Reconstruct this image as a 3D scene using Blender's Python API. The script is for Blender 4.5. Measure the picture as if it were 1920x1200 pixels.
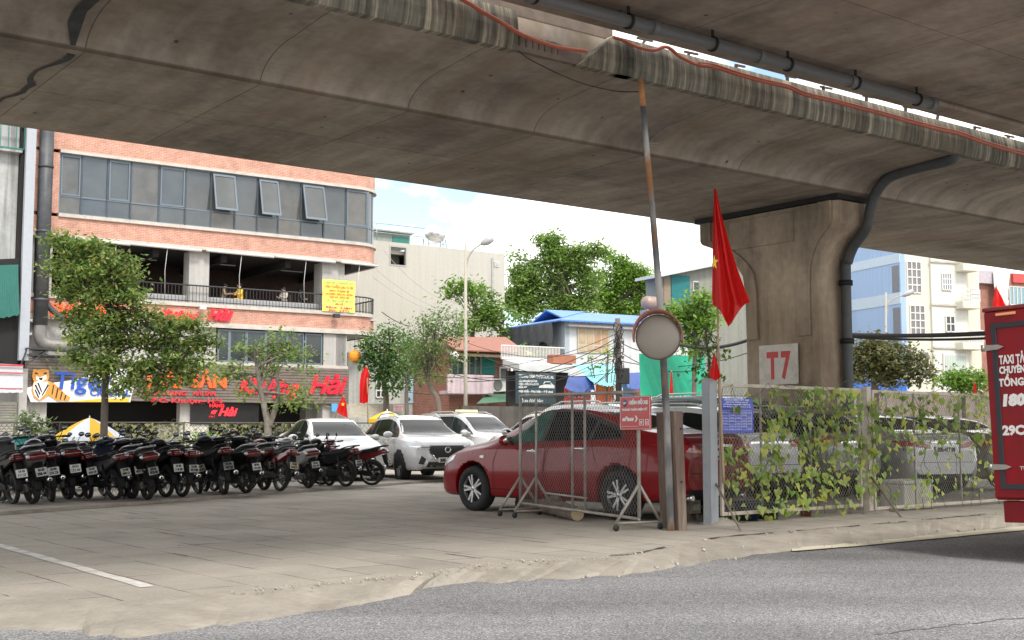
import bpy, bmesh, math, random
import numpy as np
from mathutils import Vector, Matrix, Euler
from mathutils.bvhtree import BVHTree
random.seed(7); rng = np.random.default_rng(7)
for o in list(bpy.data.objects): bpy.data.objects.remove(o)
SC = bpy.context.scene
COL = SC.collection
R = math.radians
# ------------------------------------------------------------------ camera
CAMH = 1.1; FPX = 2300.0; HZ = 812.0
PITCH = math.atan((HZ-600)/FPX)
cam = bpy.data.cameras.new('camera'); camo = bpy.data.objects.new('camera', cam); COL.objects.link(camo)
camo.location = (0, 0, CAMH); camo.rotation_euler = (math.pi/2+PITCH, 0, 0)
cam.sensor_width = 36; cam.lens = 36*FPX/1920; cam.clip_end = 3000; cam.clip_start = .05
SC.camera = camo
# ------------------------------------------------------------------ world: hazy bright sky with big white clouds and some blue
SUN_EL, SUN_AZ = 50, 152
w = bpy.data.worlds.new('World'); SC.world = w; w.use_nodes = True
nt = w.node_tree; nt.nodes.clear()
def nd(nt, t, **k):
    n = nt.nodes.new(t)
    for a, v in k.items(): setattr(n, a, v)
    return n
sky = nd(nt, 'ShaderNodeTexSky', sky_type='NISHITA', sun_disc=False)
sky.sun_elevation = R(SUN_EL); sky.sun_rotation = R(SUN_AZ); sky.air_density = 1.0; sky.dust_density = 0.6
bg1 = nd(nt, 'ShaderNodeBackground'); bg1.inputs['Strength'].default_value = .13
bg2 = nd(nt, 'ShaderNodeBackground'); bg2.inputs['Color'].default_value = (1, .99, .97, 1); bg2.inputs['Strength'].default_value = 1.05
tc = nd(nt, 'ShaderNodeTexCoord')
mp = nd(nt, 'ShaderNodeMapping'); mp.inputs['Scale'].default_value = (1, 1, 1.7); mp.inputs['Location'].default_value = (.35, .2, .1)
no = nd(nt, 'ShaderNodeTexNoise'); no.inputs['Scale'].default_value = 5.0; no.inputs['Detail'].default_value = 6; no.inputs['Roughness'].default_value = .55
cr = nd(nt, 'ShaderNodeValToRGB'); cr.color_ramp.elements[0].position = .37; cr.color_ramp.elements[1].position = .47
mx = nd(nt, 'ShaderNodeMixShader'); out = nd(nt, 'ShaderNodeOutputWorld')
L = nt.links
L.new(tc.outputs['Generated'], mp.inputs['Vector']); L.new(mp.outputs['Vector'], no.inputs['Vector'])
L.new(no.outputs['Fac'], cr.inputs['Fac']); L.new(cr.outputs['Color'], mx.inputs['Fac'])
L.new(sky.outputs['Color'], bg1.inputs['Color']); L.new(bg1.outputs[0], mx.inputs[1]); L.new(bg2.outputs[0], mx.inputs[2]); L.new(mx.outputs[0], out.inputs['Surface'])
# ------------------------------------------------------------------ sun (veiled by thin cloud)
sl = bpy.data.lights.new('sun', 'SUN'); sl.energy = 1.5; sl.angle = R(12); sl.color = (1, .95, .88)
so = bpy.data.objects.new('sun', sl); COL.objects.link(so)
sd = Vector((math.sin(R(SUN_AZ))*math.cos(R(SUN_EL)), math.cos(R(SUN_AZ))*math.cos(R(SUN_EL)), math.sin(R(SUN_EL))))
so.rotation_euler = sd.to_track_quat('Z', 'Y').to_euler(); so.location = (0, -20, 40)
SC.view_settings.view_transform = 'Standard'; SC.view_settings.look = 'None'; SC.view_settings.gamma = 1
SC.view_settings.exposure = 1.12
SC.render.engine = 'CYCLES'; SC.cycles.max_bounces = 8; SC.cycles.diffuse_bounces = 5; SC.cycles.transparent_max_bounces = 12
SC.cycles.use_denoising = True
# ------------------------------------------------------------------ pixel rays (photo pixels, 1920 x 1200) used to lay the place out
def ray(px, py):
    a = px-960; b = py-600
    return a, FPX*math.cos(PITCH)+b*math.sin(PITCH), FPX*math.sin(PITCH)-b*math.cos(PITCH)
def at(px, py, D):
    a, b, c = ray(px, py); t = D/b; return Vector((a*t, D, CAMH+c*t))
def atz(px, py, z=0.0):
    a, b, c = ray(px, py); t = (z-CAMH)/c; return Vector((a*t, b*t, z))
class Frame:
    """vertical plane through a point, turned th degrees from the picture plane; s runs along it, n goes into it"""
    def __init__(s, px, D, th, z=0.0, org=None):
        s.o = Vector((*at(px, 812, D).xy, z)) if org is None else Vector(org)
        s.th = R(th); s.u = Vector((math.cos(s.th), math.sin(s.th), 0)); s.n = Vector((-math.sin(s.th), math.cos(s.th), 0))
    def hit(s, px, py, n=0.0):
        a, b, c = ray(px, py); d = Vector((a, b, c)); o = Vector((0, 0, CAMH))
        t = ((s.o-o).dot(s.n)+n)/d.dot(s.n); p = o+d*t-s.o
        return p.dot(s.u), p.z
    def S(s, px, py=700, n=0.0): return s.hit(px, py, n)[0]
    def Z(s, px, py, n=0.0): return s.hit(px, py, n)[1]
    def P(s, a, n=0.0, z=0.0): return s.o+s.u*a+s.n*n+Vector((0, 0, z))
# ------------------------------------------------------------------ materials
MATS = {}
def bsdf_mat(name):
    m = bpy.data.materials.new(name); m.use_nodes = True
    return m, m.node_tree, m.node_tree.nodes['Principled BSDF']
def hexc(c):
    return tuple(c)+(1,) if len(c) == 3 else tuple(c)
def pm(name, col, rough=.6, metal=0., var=.12, scale=6., bump=0., spec=.5, coat=0., dirt=None, dirtscale=1.5, dirtamt=.5, streak=0., alpha=1., trans=0., emit=0., obj=True, stretch=(1, 1, 1), bscale=None):
    """principled material with uneven tone, optional dirt patches of a second colour and vertical streaks"""
    if name in MATS: return MATS[name]
    m, nt, b = bsdf_mat(name); N = lambda t, **k: nd(nt, t, **k); l = nt.links
    tc = N('ShaderNodeTexCoord'); mp = N('ShaderNodeMapping'); mp.inputs['Scale'].default_value = stretch
    l.new(tc.outputs['Object'], mp.inputs['Vector'])
    no = N('ShaderNodeTexNoise'); no.inputs['Scale'].default_value = scale; no.inputs['Detail'].default_value = 8; no.inputs['Roughness'].default_value = .65
    l.new(mp.outputs['Vector'], no.inputs['Vector'])
    r = N('ShaderNodeMapRange'); r.inputs['From Min'].default_value = .3; r.inputs['From Max'].default_value = .7
    r.inputs['To Min'].default_value = 1-var; r.inputs['To Max'].default_value = 1+var; l.new(no.outputs['Fac'], r.inputs['Value'])
    mu = N('ShaderNodeMix', data_type='RGBA', blend_type='MULTIPLY'); mu.inputs[0].default_value = 1
    mu.inputs[6].default_value = hexc(col); l.new(r.outputs[0], mu.inputs[7]); cur = mu.outputs[2]
    if dirt:
        n2 = N('ShaderNodeTexNoise'); n2.inputs['Scale'].default_value = dirtscale; n2.inputs['Detail'].default_value = 9; n2.inputs['Roughness'].default_value = .7
        l.new(mp.outputs['Vector'], n2.inputs['Vector'])
        rp = N('ShaderNodeValToRGB'); rp.color_ramp.elements[0].position = .47; rp.color_ramp.elements[1].position = .68
        rp.color_ramp.elements[1].color = (dirtamt,)*3+(1,); l.new(n2.outputs['Fac'], rp.inputs['Fac'])
        m2 = N('ShaderNodeMix', data_type='RGBA'); l.new(rp.outputs['Color'], m2.inputs[0]); l.new(cur, m2.inputs[6]); m2.inputs[7].default_value = hexc(dirt); cur = m2.outputs[2]
    if streak:
        mp3 = N('ShaderNodeMapping'); mp3.inputs['Scale'].default_value = (5, 5, .22); l.new(tc.outputs['Object'], mp3.inputs['Vector'])
        n3 = N('ShaderNodeTexNoise'); n3.inputs['Scale'].default_value = 1.0; n3.inputs['Detail'].default_value = 6; l.new(mp3.outputs['Vector'], n3.inputs['Vector'])
        r3 = N('ShaderNodeMapRange'); r3.inputs['From Min'].default_value = .42; r3.inputs['From Max'].default_value = .62; r3.inputs['To Min'].default_value = 1; r3.inputs['To Max'].default_value = 1-streak
        l.new(n3.outputs['Fac'], r3.inputs['Value'])
        m3 = N('ShaderNodeMix', data_type='RGBA', blend_type='MULTIPLY'); m3.inputs[0].default_value = 1; l.new(cur, m3.inputs[6]); l.new(r3.outputs[0], m3.inputs[7]); cur = m3.outputs[2]
    l.new(cur, b.inputs['Base Color'])
    r4 = N('ShaderNodeMapRange'); r4.inputs['To Min'].default_value = max(0, rough-.12); r4.inputs['To Max'].default_value = min(1, rough+.12); l.new(no.outputs['Fac'], r4.inputs['Value'])
    l.new(r4.outputs[0], b.inputs['Roughness'])
    b.inputs['Metallic'].default_value = metal; b.inputs['Specular IOR Level'].default_value = spec
    b.inputs['Coat Weight'].default_value = coat; b.inputs['Coat Roughness'].default_value = .04
    if trans: b.inputs['Transmission Weight'].default_value = trans
    if alpha < 1: b.inputs['Alpha'].default_value = alpha
    if emit: l.new(cur, b.inputs['Emission Color']); b.inputs['Emission Strength'].default_value = emit
    if bump:
        bn = N('ShaderNodeBump'); bn.inputs['Strength'].default_value = bump; bn.inputs['Distance'].default_value = .02
        if bscale:
            n5 = N('ShaderNodeTexNoise'); n5.inputs['Scale'].default_value = bscale; n5.inputs['Detail'].default_value = 5; l.new(mp.outputs['Vector'], n5.inputs['Vector']); l.new(n5.outputs['Fac'], bn.inputs['Height'])
        else: l.new(no.outputs['Fac'], bn.inputs['Height'])
        l.new(bn.outputs[0], b.inputs['Normal'])
    MATS[name] = m; return m
def leafm(name, cols, trans=.35, rough=.5, gain=1.6):
    """leaf material: every leaf its own tone; light passes partly through"""
    if name in MATS: return MATS[name]
    m, nt, b = bsdf_mat(name); l = nt.links
    g = nd(nt, 'ShaderNodeNewGeometry'); rp = nd(nt, 'ShaderNodeValToRGB'); e = rp.color_ramp.elements
    while len(e) < len(cols): e.new(.5)
    for i, c in enumerate(cols): e[i].position = i/(len(cols)-1); e[i].color = hexc([min(.5, k*gain) for k in c])
    l.new(g.outputs['Random Per Island'], rp.inputs['Fac']); b.inputs['Roughness'].default_value = rough
    tcl = nd(nt, 'ShaderNodeTexCoord'); nl = nd(nt, 'ShaderNodeTexNoise'); nl.inputs['Scale'].default_value = 1.1; nl.inputs['Detail'].default_value = 3; l.new(tcl.outputs['Object'], nl.inputs['Vector']); rl = nd(nt, 'ShaderNodeMapRange'); rl.inputs['From Min'].default_value = .35; rl.inputs['From Max'].default_value = .65; rl.inputs['To Min'].default_value = .62; rl.inputs['To Max'].default_value = 1.25; l.new(nl.outputs['Fac'], rl.inputs['Value'])
    ml = nd(nt, 'ShaderNodeMix', data_type='RGBA', blend_type='MULTIPLY'); ml.inputs[0].default_value = 1; l.new(rp.outputs['Color'], ml.inputs[6]); l.new(rl.outputs[0], ml.inputs[7]); l.new(ml.outputs[2], b.inputs['Base Color'])
    b.inputs['Specular IOR Level'].default_value = .35
    t = nd(nt, 'ShaderNodeBsdfTranslucent'); mix = nd(nt, 'ShaderNodeMixShader'); mix.inputs[0].default_value = trans
    hs = nd(nt, 'ShaderNodeHueSaturation'); hs.inputs['Value'].default_value = 1.5; hs.inputs['Saturation'].default_value = 1.1; l.new(ml.outputs[2], hs.inputs['Color']); l.new(hs.outputs[0], t.inputs['Color'])
    o = nt.nodes['Material Output']; l.new(b.outputs[0], mix.inputs[1]); l.new(t.outputs[0], mix.inputs[2]); l.new(mix.outputs[0], o.inputs['Surface'])
    MATS[name] = m; return m
def glassm(name, col=(.02, .025, .03), rough=.03, spec=.5, alpha=1.):
    return pm(name, col, rough=rough, var=.05, spec=spec, alpha=alpha, coat=.6)
# ------------------------------------------------------------------ mesh builder
class MB:
    def __init__(s): s.v = []; s.f = []; s.m = []; s.sm = []
    def add(s, vs, fs, m=0, smooth=False):
        b = len(s.v); s.v.extend([tuple(v) for v in vs])
        for f in fs: s.f.append([i+b for i in f]); s.m.append(m); s.sm.append(smooth)
        return s
    def box(s, x0, y0, z0, x1, y1, z1, m=0):
        x0, x1 = min(x0, x1), max(x0, x1); y0, y1 = min(y0, y1), max(y0, y1); z0, z1 = min(z0, z1), max(z0, z1)
        v = [(x0,y0,z0),(x1,y0,z0),(x1,y1,z0),(x0,y1,z0),(x0,y0,z1),(x1,y0,z1),(x1,y1,z1),(x0,y1,z1)]
        return s.add(v, [(0,3,2,1),(4,5,6,7),(0,1,5,4),(1,2,6,5),(2,3,7,6),(3,0,4,7)], m)
    def bbox(s, x0, y0, z0, x1, y1, z1, c=.01, m=0):
        """box with chamfered edges"""
        c = min(c, abs(x1-x0)/3, abs(y1-y0)/3, abs(z1-z0)/3)
        bm = bmesh.new(); bmesh.ops.create_cube(bm, size=1)
        bmesh.ops.scale(bm, vec=(abs(x1-x0), abs(y1-y0), abs(z1-z0)), verts=bm.verts); bmesh.ops.translate(bm, vec=((x0+x1)/2, (y0+y1)/2, (z0+z1)/2), verts=bm.verts)
        bmesh.ops.bevel(bm, geom=list(bm.edges), offset=c, segments=2, affect='EDGES', profile=.5)
        s.addbm(bm, m); bm.free(); return s
    def addbm(s, bm, m=0, smooth=False, M=None):
        bm.verts.index_update(); b = len(s.v)
        s.v.extend([tuple((M @ v.co) if M else v.co) for v in bm.verts])
        for f in bm.faces: s.f.append([v.index+b for v in f.verts]); s.m.append(m); s.sm.append(smooth)
        return s
    def obox(s, c, ax, ay, az, m=0):
        """box about centre c with half-axis vectors"""
        c, ax, ay, az = map(Vector, (c, ax, ay, az))
        v = [c+ax*i+ay*j+az*k for i, j, k in [(-1,-1,-1),(1,-1,-1),(1,1,-1),(-1,1,-1),(-1,-1,1),(1,-1,1),(1,1,1),(-1,1,1)]]
        return s.add(v, [(0,3,2,1),(4,5,6,7),(0,1,5,4),(1,2,6,5),(2,3,7,6),(3,0,4,7)], m)
    def bar(s, p, q, wx, wy=None, m=0, up=(0, 0, 1)):
        p, q = Vector(p), Vector(q); d = (q-p); L = d.length; d.normalize(); up = Vector(up)
        if abs(d.dot(up)) > .97: up = Vector((1, 0, 0))
        a = d.cross(up).normalized(); b = a.cross(d); wy = wx if wy is None else wy
        return s.obox((p+q)/2, d*L/2, a*wx/2, b*wy/2, m)
    def tube(s, pts, r, n=8, m=0, cap=True, smooth=True):
        pts = [Vector(p) for p in pts]; rr = r if isinstance(r, (list, tuple)) else [r]*len(pts)
        vs = []; fs = []; prev = None
        for i, p in enumerate(pts):
            d = (pts[min(i+1, len(pts)-1)]-pts[max(i-1, 0)]).normalized()
            if prev is None:
                u = Vector((0, 0, 1)) if abs(d.z) < .9 else Vector((1, 0, 0)); a = d.cross(u).normalized()
            else: a = (prev-d*prev.dot(d)).normalized()
            prev = a; b = d.cross(a)
            for k in range(n):
                t = 2*math.pi*k/n; vs.append(p+(a*math.cos(t)+b*math.sin(t))*rr[i])
        for i in range(len(pts)-1):
            for k in range(n): fs.append((i*n+k, i*n+(k+1) % n, (i+1)*n+(k+1) % n, (i+1)*n+k))
        s.add(vs, fs, m, smooth)
        if cap: s.add(vs[:n], [tuple(range(n-1, -1, -1))], m); s.add(vs[-n:], [tuple(range(n))], m)
        return s
    def cyl(s, p, q, r, r2=None, n=16, m=0): return s.tube([p, q], [r, r if r2 is None else r2], n, m)
    def ball(s, c, r, m=0, nu=14, nv=9, rot=None):
        rx, ry, rz = (r, r, r) if not isinstance(r, (tuple, list)) else r; vs = []; fs = []
        for j in range(nv+1):
            ph = math.pi*j/nv
            for i in range(nu):
                t = 2*math.pi*i/nu; p = Vector((rx*math.sin(ph)*math.cos(t), ry*math.sin(ph)*math.sin(t), rz*math.cos(ph)))
                if rot: p = rot @ p
                vs.append(Vector(c)+p)
        for j in range(nv):
            for i in range(nu): fs.append((j*nu+i, (j+1)*nu+i, (j+1)*nu+(i+1) % nu, j*nu+(i+1) % nu))
        return s.add(vs, fs, m, True)
    def lathe(s, prof, c, axis='z', n=24, m=0, smooth=True, M=None):
        """prof: list of (radius, along)"""
        vs = []; fs = []; k = len(prof); c = Vector(c)
        for i in range(n):
            t = 2*math.pi*i/n; co, si = math.cos(t), math.sin(t)
            for r, h in prof:
                p = Vector((r*co, r*si, h)) if axis == 'z' else Vector((r*co, h, r*si)) if axis == 'y' else Vector((h, r*co, r*si))
                if M: p = M @ p
                vs.append(c+p)
        for i in range(n):
            for j in range(k-1): fs.append((i*k+j, ((i+1) % n)*k+j, ((i+1) % n)*k+j+1, i*k+j+1))
        return s.add(vs, fs, m, smooth)
    def prism(s, poly, f, t, m=0, m2=None):
        """poly of 2D points; f(a,b,d) maps to 3D; thickness from d=0 to d=t"""
        n = len(poly); v = [f(a, b, 0) for a, b in poly]+[f(a, b, t) for a, b in poly]
        fs = [tuple(range(n)), tuple(range(2*n-1, n-1, -1))]+[(i, i+n, (i+1) % n+n, (i+1) % n) for i in range(n)]
        return s.add(v, fs, m)
    def pillow(s, poly, w, y0=0, k=.86, m=0, k2=.96):
        """rounded slab: outline in (x,z), half width w about y0"""
        cx = sum(p[0] for p in poly)/len(poly); cz = sum(p[1] for p in poly)/len(poly); n = len(poly); vs = []; fs = []
        lay = [(-w, k), (-w*.82, k2), (-w*.4, 1), (w*.4, 1), (w*.82, k2), (w, k)]
        for y, q in lay: vs += [(cx+(a-cx)*q, y0+y, cz+(b-cz)*q) for a, b in poly]
        for j in range(5):
            for i in range(n): fs.append((j*n+i, j*n+(i+1) % n, (j+1)*n+(i+1) % n, (j+1)*n+i))
        s.add(vs, fs, m, True); s.add(vs[:n], [tuple(range(n))], m); s.add(vs[-n:], [tuple(range(n-1, -1, -1))], m); return s
    def build(s, name, mats, parent=None, world=False, fixn=True, auto=None):
        me = bpy.data.meshes.new(name); vs = s.v
        if world and parent is not None:
            I = parent.matrix_basis.inverted(); vs = [tuple(I @ Vector(v)) for v in vs]
        me.from_pydata(vs, [], s.f); mats = mats if isinstance(mats, (list, tuple)) else [mats]
        for m in mats: me.materials.append(m)
        me.polygons.foreach_set('material_index', s.m); me.polygons.foreach_set('use_smooth', s.sm)
        if fixn:
            bm = bmesh.new(); bm.from_mesh(me); bmesh.ops.remove_doubles(bm, verts=bm.verts, dist=1e-5); bmesh.ops.recalc_face_normals(bm, faces=bm.faces); bm.to_mesh(me); bm.free()
        me.update(); o = bpy.data.objects.new(name, me); COL.objects.link(o)
        if parent is not None: o.parent = parent
        return o
def npmesh(name, V, F, mat, parent=None, world=True, smooth=False):
    """fast mesh from arrays; F is (n,3) or (n,4)"""
    me = bpy.data.meshes.new(name); V = np.asarray(V, float)
    if world and parent is not None:
        I = np.array(parent.matrix_basis.inverted()); V = V @ I[:3, :3].T+I[:3, 3]
    k = F.shape[1]; me.vertices.add(len(V)); me.vertices.foreach_set('co', V.ravel()); me.loops.add(F.size); me.loops.foreach_set('vertex_index', F.ravel().astype(np.int32))
    me.polygons.add(len(F)); me.polygons.foreach_set('loop_start', np.arange(0, F.size, k, dtype=np.int32))
    me.polygons.foreach_set('use_smooth', np.full(len(F), smooth)); me.update(); me.validate(); me.materials.append(mat)
    o = bpy.data.objects.new(name, me); COL.objects.link(o)
    if parent is not None: o.parent = parent
    return o
def tag(o, label, cat, group=None):
    o['label'] = label; o['category'] = cat
    if group: o['group'] = group
    return o
def thing(name, label, cat, loc=(0, 0, 0), rz=0., group=None):
    o = bpy.data.objects.new(name, None); COL.objects.link(o); o.empty_display_size = .2
    o.location = loc; o.rotation_euler = (0, 0, rz); o.matrix_basis = Matrix.Translation(Vector(loc)) @ Matrix.Rotation(rz, 4, 'Z')
    return tag(o, label, cat, group)
def struct(o): o['kind'] = 'structure'; return o
def fthing(name, label, cat, F, s=0., n=0., z=0., group=None): return thing(name, label, cat, F.P(s, n, z), F.th, group)
KIDS = {}
def copy_tree(o, parent=None):
    c = o.copy(); COL.objects.link(c)
    if parent is not None: c.parent = parent
    for k in [x for x in o.children]: copy_tree(k, c)
    return c
def text(body, size, mat, parent, loc, rot, name='lettering', ext=.004, bold=0., shear=0., align='LEFT', width=None, sp=1.0):
    """raised lettering made into a mesh part; width rescales the line to that length"""
    cu = bpy.data.curves.new(name, 'FONT'); cu.body = body; cu.size = size; cu.extrude = ext; cu.offset = bold; cu.shear = shear; cu.align_x = align; cu.space_character = sp; cu.resolution_u = 2
    t = bpy.data.objects.new(name, cu); COL.objects.link(t)
    dg = bpy.context.evaluated_depsgraph_get(); me = bpy.data.meshes.new_from_object(t.evaluated_get(dg)); bpy.data.objects.remove(t)
    me.name = name
    if width and len(me.vertices):
        xs = [v.co.x for v in me.vertices]; k = width/max(1e-6, max(xs)-min(xs))
        x0 = min(xs) if align == 'LEFT' else (min(xs)+max(xs))/2
        for v in me.vertices: v.co.x = (v.co.x-x0)*k
    me.materials.clear(); me.materials.append(mat)
    o = bpy.data.objects.new(name, me); COL.objects.link(o)
    if parent is not None: o.parent = parent
    o.location = loc; o.rotation_euler = rot
    return o
FACE = (math.pi/2, 0, 0)          # lettering standing upright on a face looking towards -n
def join_into(o, others):
    """merge meshes (same parent) into one part"""
    bm = bmesh.new(); mats = []
    for q in [o]+others:
        m = q.data.copy(); m.transform(q.matrix_basis); base = len(mats); mats += list(m.materials)
        for p in m.polygons: p.material_index += base
        bm.from_mesh(m); bpy.data.meshes.remove(m)
    me = bpy.data.meshes.new(o.name); bm.to_mesh(me); bm.free()
    for m in mats: me.materials.append(m)
    o.data = me; o.matrix_basis = Matrix.Identity(4)
    for q in others: bpy.data.objects.remove(q)
    return o
# ================================================================== THE GROUND
def ground_mat():
    m, nt, b = bsdf_mat('concrete paving'); l = nt.links; N = lambda t, **k: nd(nt, t, **k)
    tc = N('ShaderNodeTexCoord'); mp = N('ShaderNodeMapping'); mp.inputs['Rotation'].default_value = (0, 0, R(-38.4+90)); l.new(tc.outputs['Object'], mp.inputs['Vector'])
    wz = N('ShaderNodeTexNoise'); wz.inputs['Scale'].default_value = 2.2; wz.inputs['Detail'].default_value = 4; l.new(tc.outputs['Object'], wz.inputs['Vector'])
    wm = N('ShaderNodeMix', data_type='VECTOR'); wm.inputs[0].default_value = .035; l.new(mp.outputs['Vector'], wm.inputs[4]); l.new(wz.outputs['Color'], wm.inputs[5])
    br = N('ShaderNodeTexBrick'); br.inputs['Scale'].default_value = 1; br.inputs['Brick Width'].default_value = 1.0; br.inputs['Row Height'].default_value = .5; br.inputs['Mortar Size'].default_value = .012
    br.inputs['Mortar Smooth'].default_value = .6; br.inputs['Color1'].default_value = (.425, .39, .335, 1); br.inputs['Color2'].default_value = (.36, .332, .287, 1); br.inputs['Mortar'].default_value = (.13, .11, .09, 1)
    l.new(wm.outputs[1], br.inputs['Vector'])
    n1 = N('ShaderNodeTexNoise'); n1.inputs['Scale'].default_value = .55; n1.inputs['Detail'].default_value = 10; n1.inputs['Roughness'].default_value = .7; l.new(tc.outputs['Object'], n1.inputs['Vector'])
    n2 = N('ShaderNodeTexNoise'); n2.inputs['Scale'].default_value = 38; n2.inputs['Detail'].default_value = 6; l.new(tc.outputs['Object'], n2.inputs['Vector'])
    n3 = N('ShaderNodeTexNoise'); n3.inputs['Scale'].default_value = 1.3; n3.inputs['Detail'].default_value = 8; l.new(mp.outputs['Vector'], n3.inputs['Vector'])
    # joints show only here and there under the dust
    rj = N('ShaderNodeMapRange'); rj.inputs['From Min'].default_value = .36; rj.inputs['From Max'].default_value = .56; l.new(n3.outputs['Fac'], rj.inputs['Value'])
    plain = N('ShaderNodeMix', data_type='RGBA'); plain.inputs[6].default_value = (.415, .38, .325, 1); l.new(rj.outputs[0], plain.inputs[0]); l.new(br.outputs['Color'], plain.inputs[7])
    r1 = N('ShaderNodeMapRange'); r1.inputs['From Min'].default_value = .3; r1.inputs['From Max'].default_value = .7; r1.inputs['To Min'].default_value = .74; r1.inputs['To Max'].default_value = 1.16; l.new(n1.outputs['Fac'], r1.inputs['Value'])
    r2 = N('ShaderNodeMapRange'); r2.inputs['From Min'].default_value = .25; r2.inputs['From Max'].default_value = .75; r2.inputs['To Min'].default_value = .86; r2.inputs['To Max'].default_value = 1.12; l.new(n2.outputs['Fac'], r2.inputs['Value'])
    a = N('ShaderNodeMath', operation='MULTIPLY'); l.new(r1.outputs[0], a.inputs[0]); l.new(r2.outputs[0], a.inputs[1])
    mu = N('ShaderNodeMix', data_type='RGBA', blend_type='MULTIPLY'); mu.inputs[0].default_value = 1; l.new(plain.outputs[2], mu.inputs[6]); l.new(a.outputs[0], mu.inputs[7])
    l.new(mu.outputs[2], b.inputs['Base Color']); b.inputs['Roughness'].default_value = .88; b.inputs['Specular IOR Level'].default_value = .25
    bn = N('ShaderNodeBump'); bn.inputs['Strength'].default_value = .5; bn.inputs['Distance'].default_value = .01; ad = N('ShaderNodeMath', operation='ADD'); l.new(n2.outputs['Fac'], ad.inputs[0]); l.new(n3.outputs['Fac'], ad.inputs[1]); l.new(ad.outputs[0], bn.inputs['Height']); l.new(bn.outputs[0], b.inputs['Normal'])
    return m
def asphalt_mat():
    m, nt, b = bsdf_mat('asphalt'); l = nt.links; N = lambda t, **k: nd(nt, t, **k)
    tc = N('ShaderNodeTexCoord')
    v = N('ShaderNodeTexVoronoi'); v.inputs['Scale'].default_value = 120; l.new(tc.outputs['Object'], v.inputs['Vector'])
    n = N('ShaderNodeTexNoise'); n.inputs['Scale'].default_value = 85; n.inputs['Detail'].default_value = 4; l.new(tc.outputs['Object'], n.inputs['Vector'])
    big = N('ShaderNodeTexNoise'); big.inputs['Scale'].default_value = .5; big.inputs['Detail'].default_value = 8; l.new(tc.outputs['Object'], big.inputs['Vector'])
    rp = N('ShaderNodeValToRGB'); e = rp.color_ramp.elements; e[0].position = .38; e[0].color = (.09, .09, .094, 1); e[1].position = .62; e[1].color = (.31, .31, .318, 1); l.new(n.outputs['Fac'], rp.inputs['Fac'])
    sp = N('ShaderNodeValToRGB'); sp.color_ramp.elements[0].position = .9; sp.color_ramp.elements[1].position = .97; sx = N('ShaderNodeSeparateColor'); l.new(v.outputs['Color'], sx.inputs[0]); l.new(sx.outputs[0], sp.inputs['Fac'])
    m1 = N('ShaderNodeMix', data_type='RGBA'); l.new(sp.outputs['Color'], m1.inputs[0]); l.new(rp.outputs['Color'], m1.inputs[6]); m1.inputs[7].default_value = (.5, .49, .48, 1)
    r = N('ShaderNodeMapRange'); r.inputs['From Min'].default_value = .3; r.inputs['From Max'].default_value = .7; r.inputs['To Min'].default_value = .8; r.inputs['To Max'].default_value = 1.2; l.new(big.outputs['Fac'], r.inputs['Value'])
    mu = N('ShaderNodeMix', data_type='RGBA', blend_type='MULTIPLY'); mu.inputs[0].default_value = 1; l.new(m1.outputs[2], mu.inputs[6]); l.new(r.outputs[0], mu.inputs[7]); l.new(mu.outputs[2], b.inputs['Base Color'])
    tr = N('ShaderNodeMapping'); tr.inputs['Rotation'].default_value = (0, 0, R(-38.4)); tr.inputs['Scale'].default_value = (.06, .9, 1); l.new(tc.outputs['Object'], tr.inputs['Vector']); tn = N('ShaderNodeTexNoise'); tn.inputs['Scale'].default_value = 1; tn.inputs['Detail'].default_value = 5; l.new(tr.outputs['Vector'], tn.inputs['Vector']); r2 = N('ShaderNodeMapRange'); r2.inputs['From Min'].default_value = .35; r2.inputs['From Max'].default_value = .65; r2.inputs['To Min'].default_value = .78; r2.inputs['To Max'].default_value = 1.15; l.new(tn.outputs['Fac'], r2.inputs['Value'])
    mw = N('ShaderNodeMix', data_type='RGBA', blend_type='MULTIPLY'); mw.inputs[0].default_value = 1; l.new(mu.outputs[2], mw.inputs[6]); l.new(r2.outputs[0], mw.inputs[7]); l.new(mw.outputs[2], b.inputs['Base Color'])
    b.inputs['Roughness'].default_value = .82; bn = N('ShaderNodeBump'); bn.inputs['Strength'].default_value = .7; bn.inputs['Distance'].default_value = .012; l.new(n.outputs['Fac'], bn.inputs['Height']); l.new(bn.outputs[0], b.inputs['Normal'])
    return m
GM = ground_mat(); AM = asphalt_mat()
RZ = -.1
b = MB(); b.add([(-1500, -300, RZ), (1500, -300, RZ), (1500, 2500, RZ), (-1500, 2500, RZ)], [(0, 1, 2, 3)]); struct(b.build('road', AM))
def resample(pts, step):
    out = []
    for a, c in zip(pts[:-1], pts[1:]):
        n = max(1, int((c-a).length/step)); out += [a+(c-a)*(i/n) for i in range(n)]
    return out+[pts[-1]]
top = [atz(x, y, 0) for x, y in [(-700, 1180), (-300, 1140), (0, 1118), (230, 1128), (480, 1105), (770, 1078), (900, 1058), (1180, 1040), (1340, 1008), (1640, 983), (1920, 958), (2400, 925), (3000, 890)]]
bot = [atz(x, y, RZ) for x, y in [(-700, 1290), (-300, 1230), (0, 1180), (250, 1192), (480, 1163), (640, 1142), (800, 1112), (960, 1092), (1180, 1076), (1490, 1034), (1920, 986), (2400, 948), (3000, 905)]]
N_E = 340
def along(pts, n):
    d = [0]
    for a, c in zip(pts[:-1], pts[1:]): d.append(d[-1]+(c-a).length)
    r = []
    for i in range(n):
        t = d[-1]*i/(n-1); k = max(j for j in range(len(d)) if d[j] <= t+1e-9); k = min(k, len(pts)-2); r.append(pts[k]+(pts[k+1]-pts[k])*((t-d[k])/(d[k+1]-d[k])))
    return r
T0, B0 = along(top, N_E), along(bot, N_E)
def wob(i, k): return .5*math.sin(i*.9+k)+.3*math.sin(i*2.3+k*2)+.5*(random.random()-.5)
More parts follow.
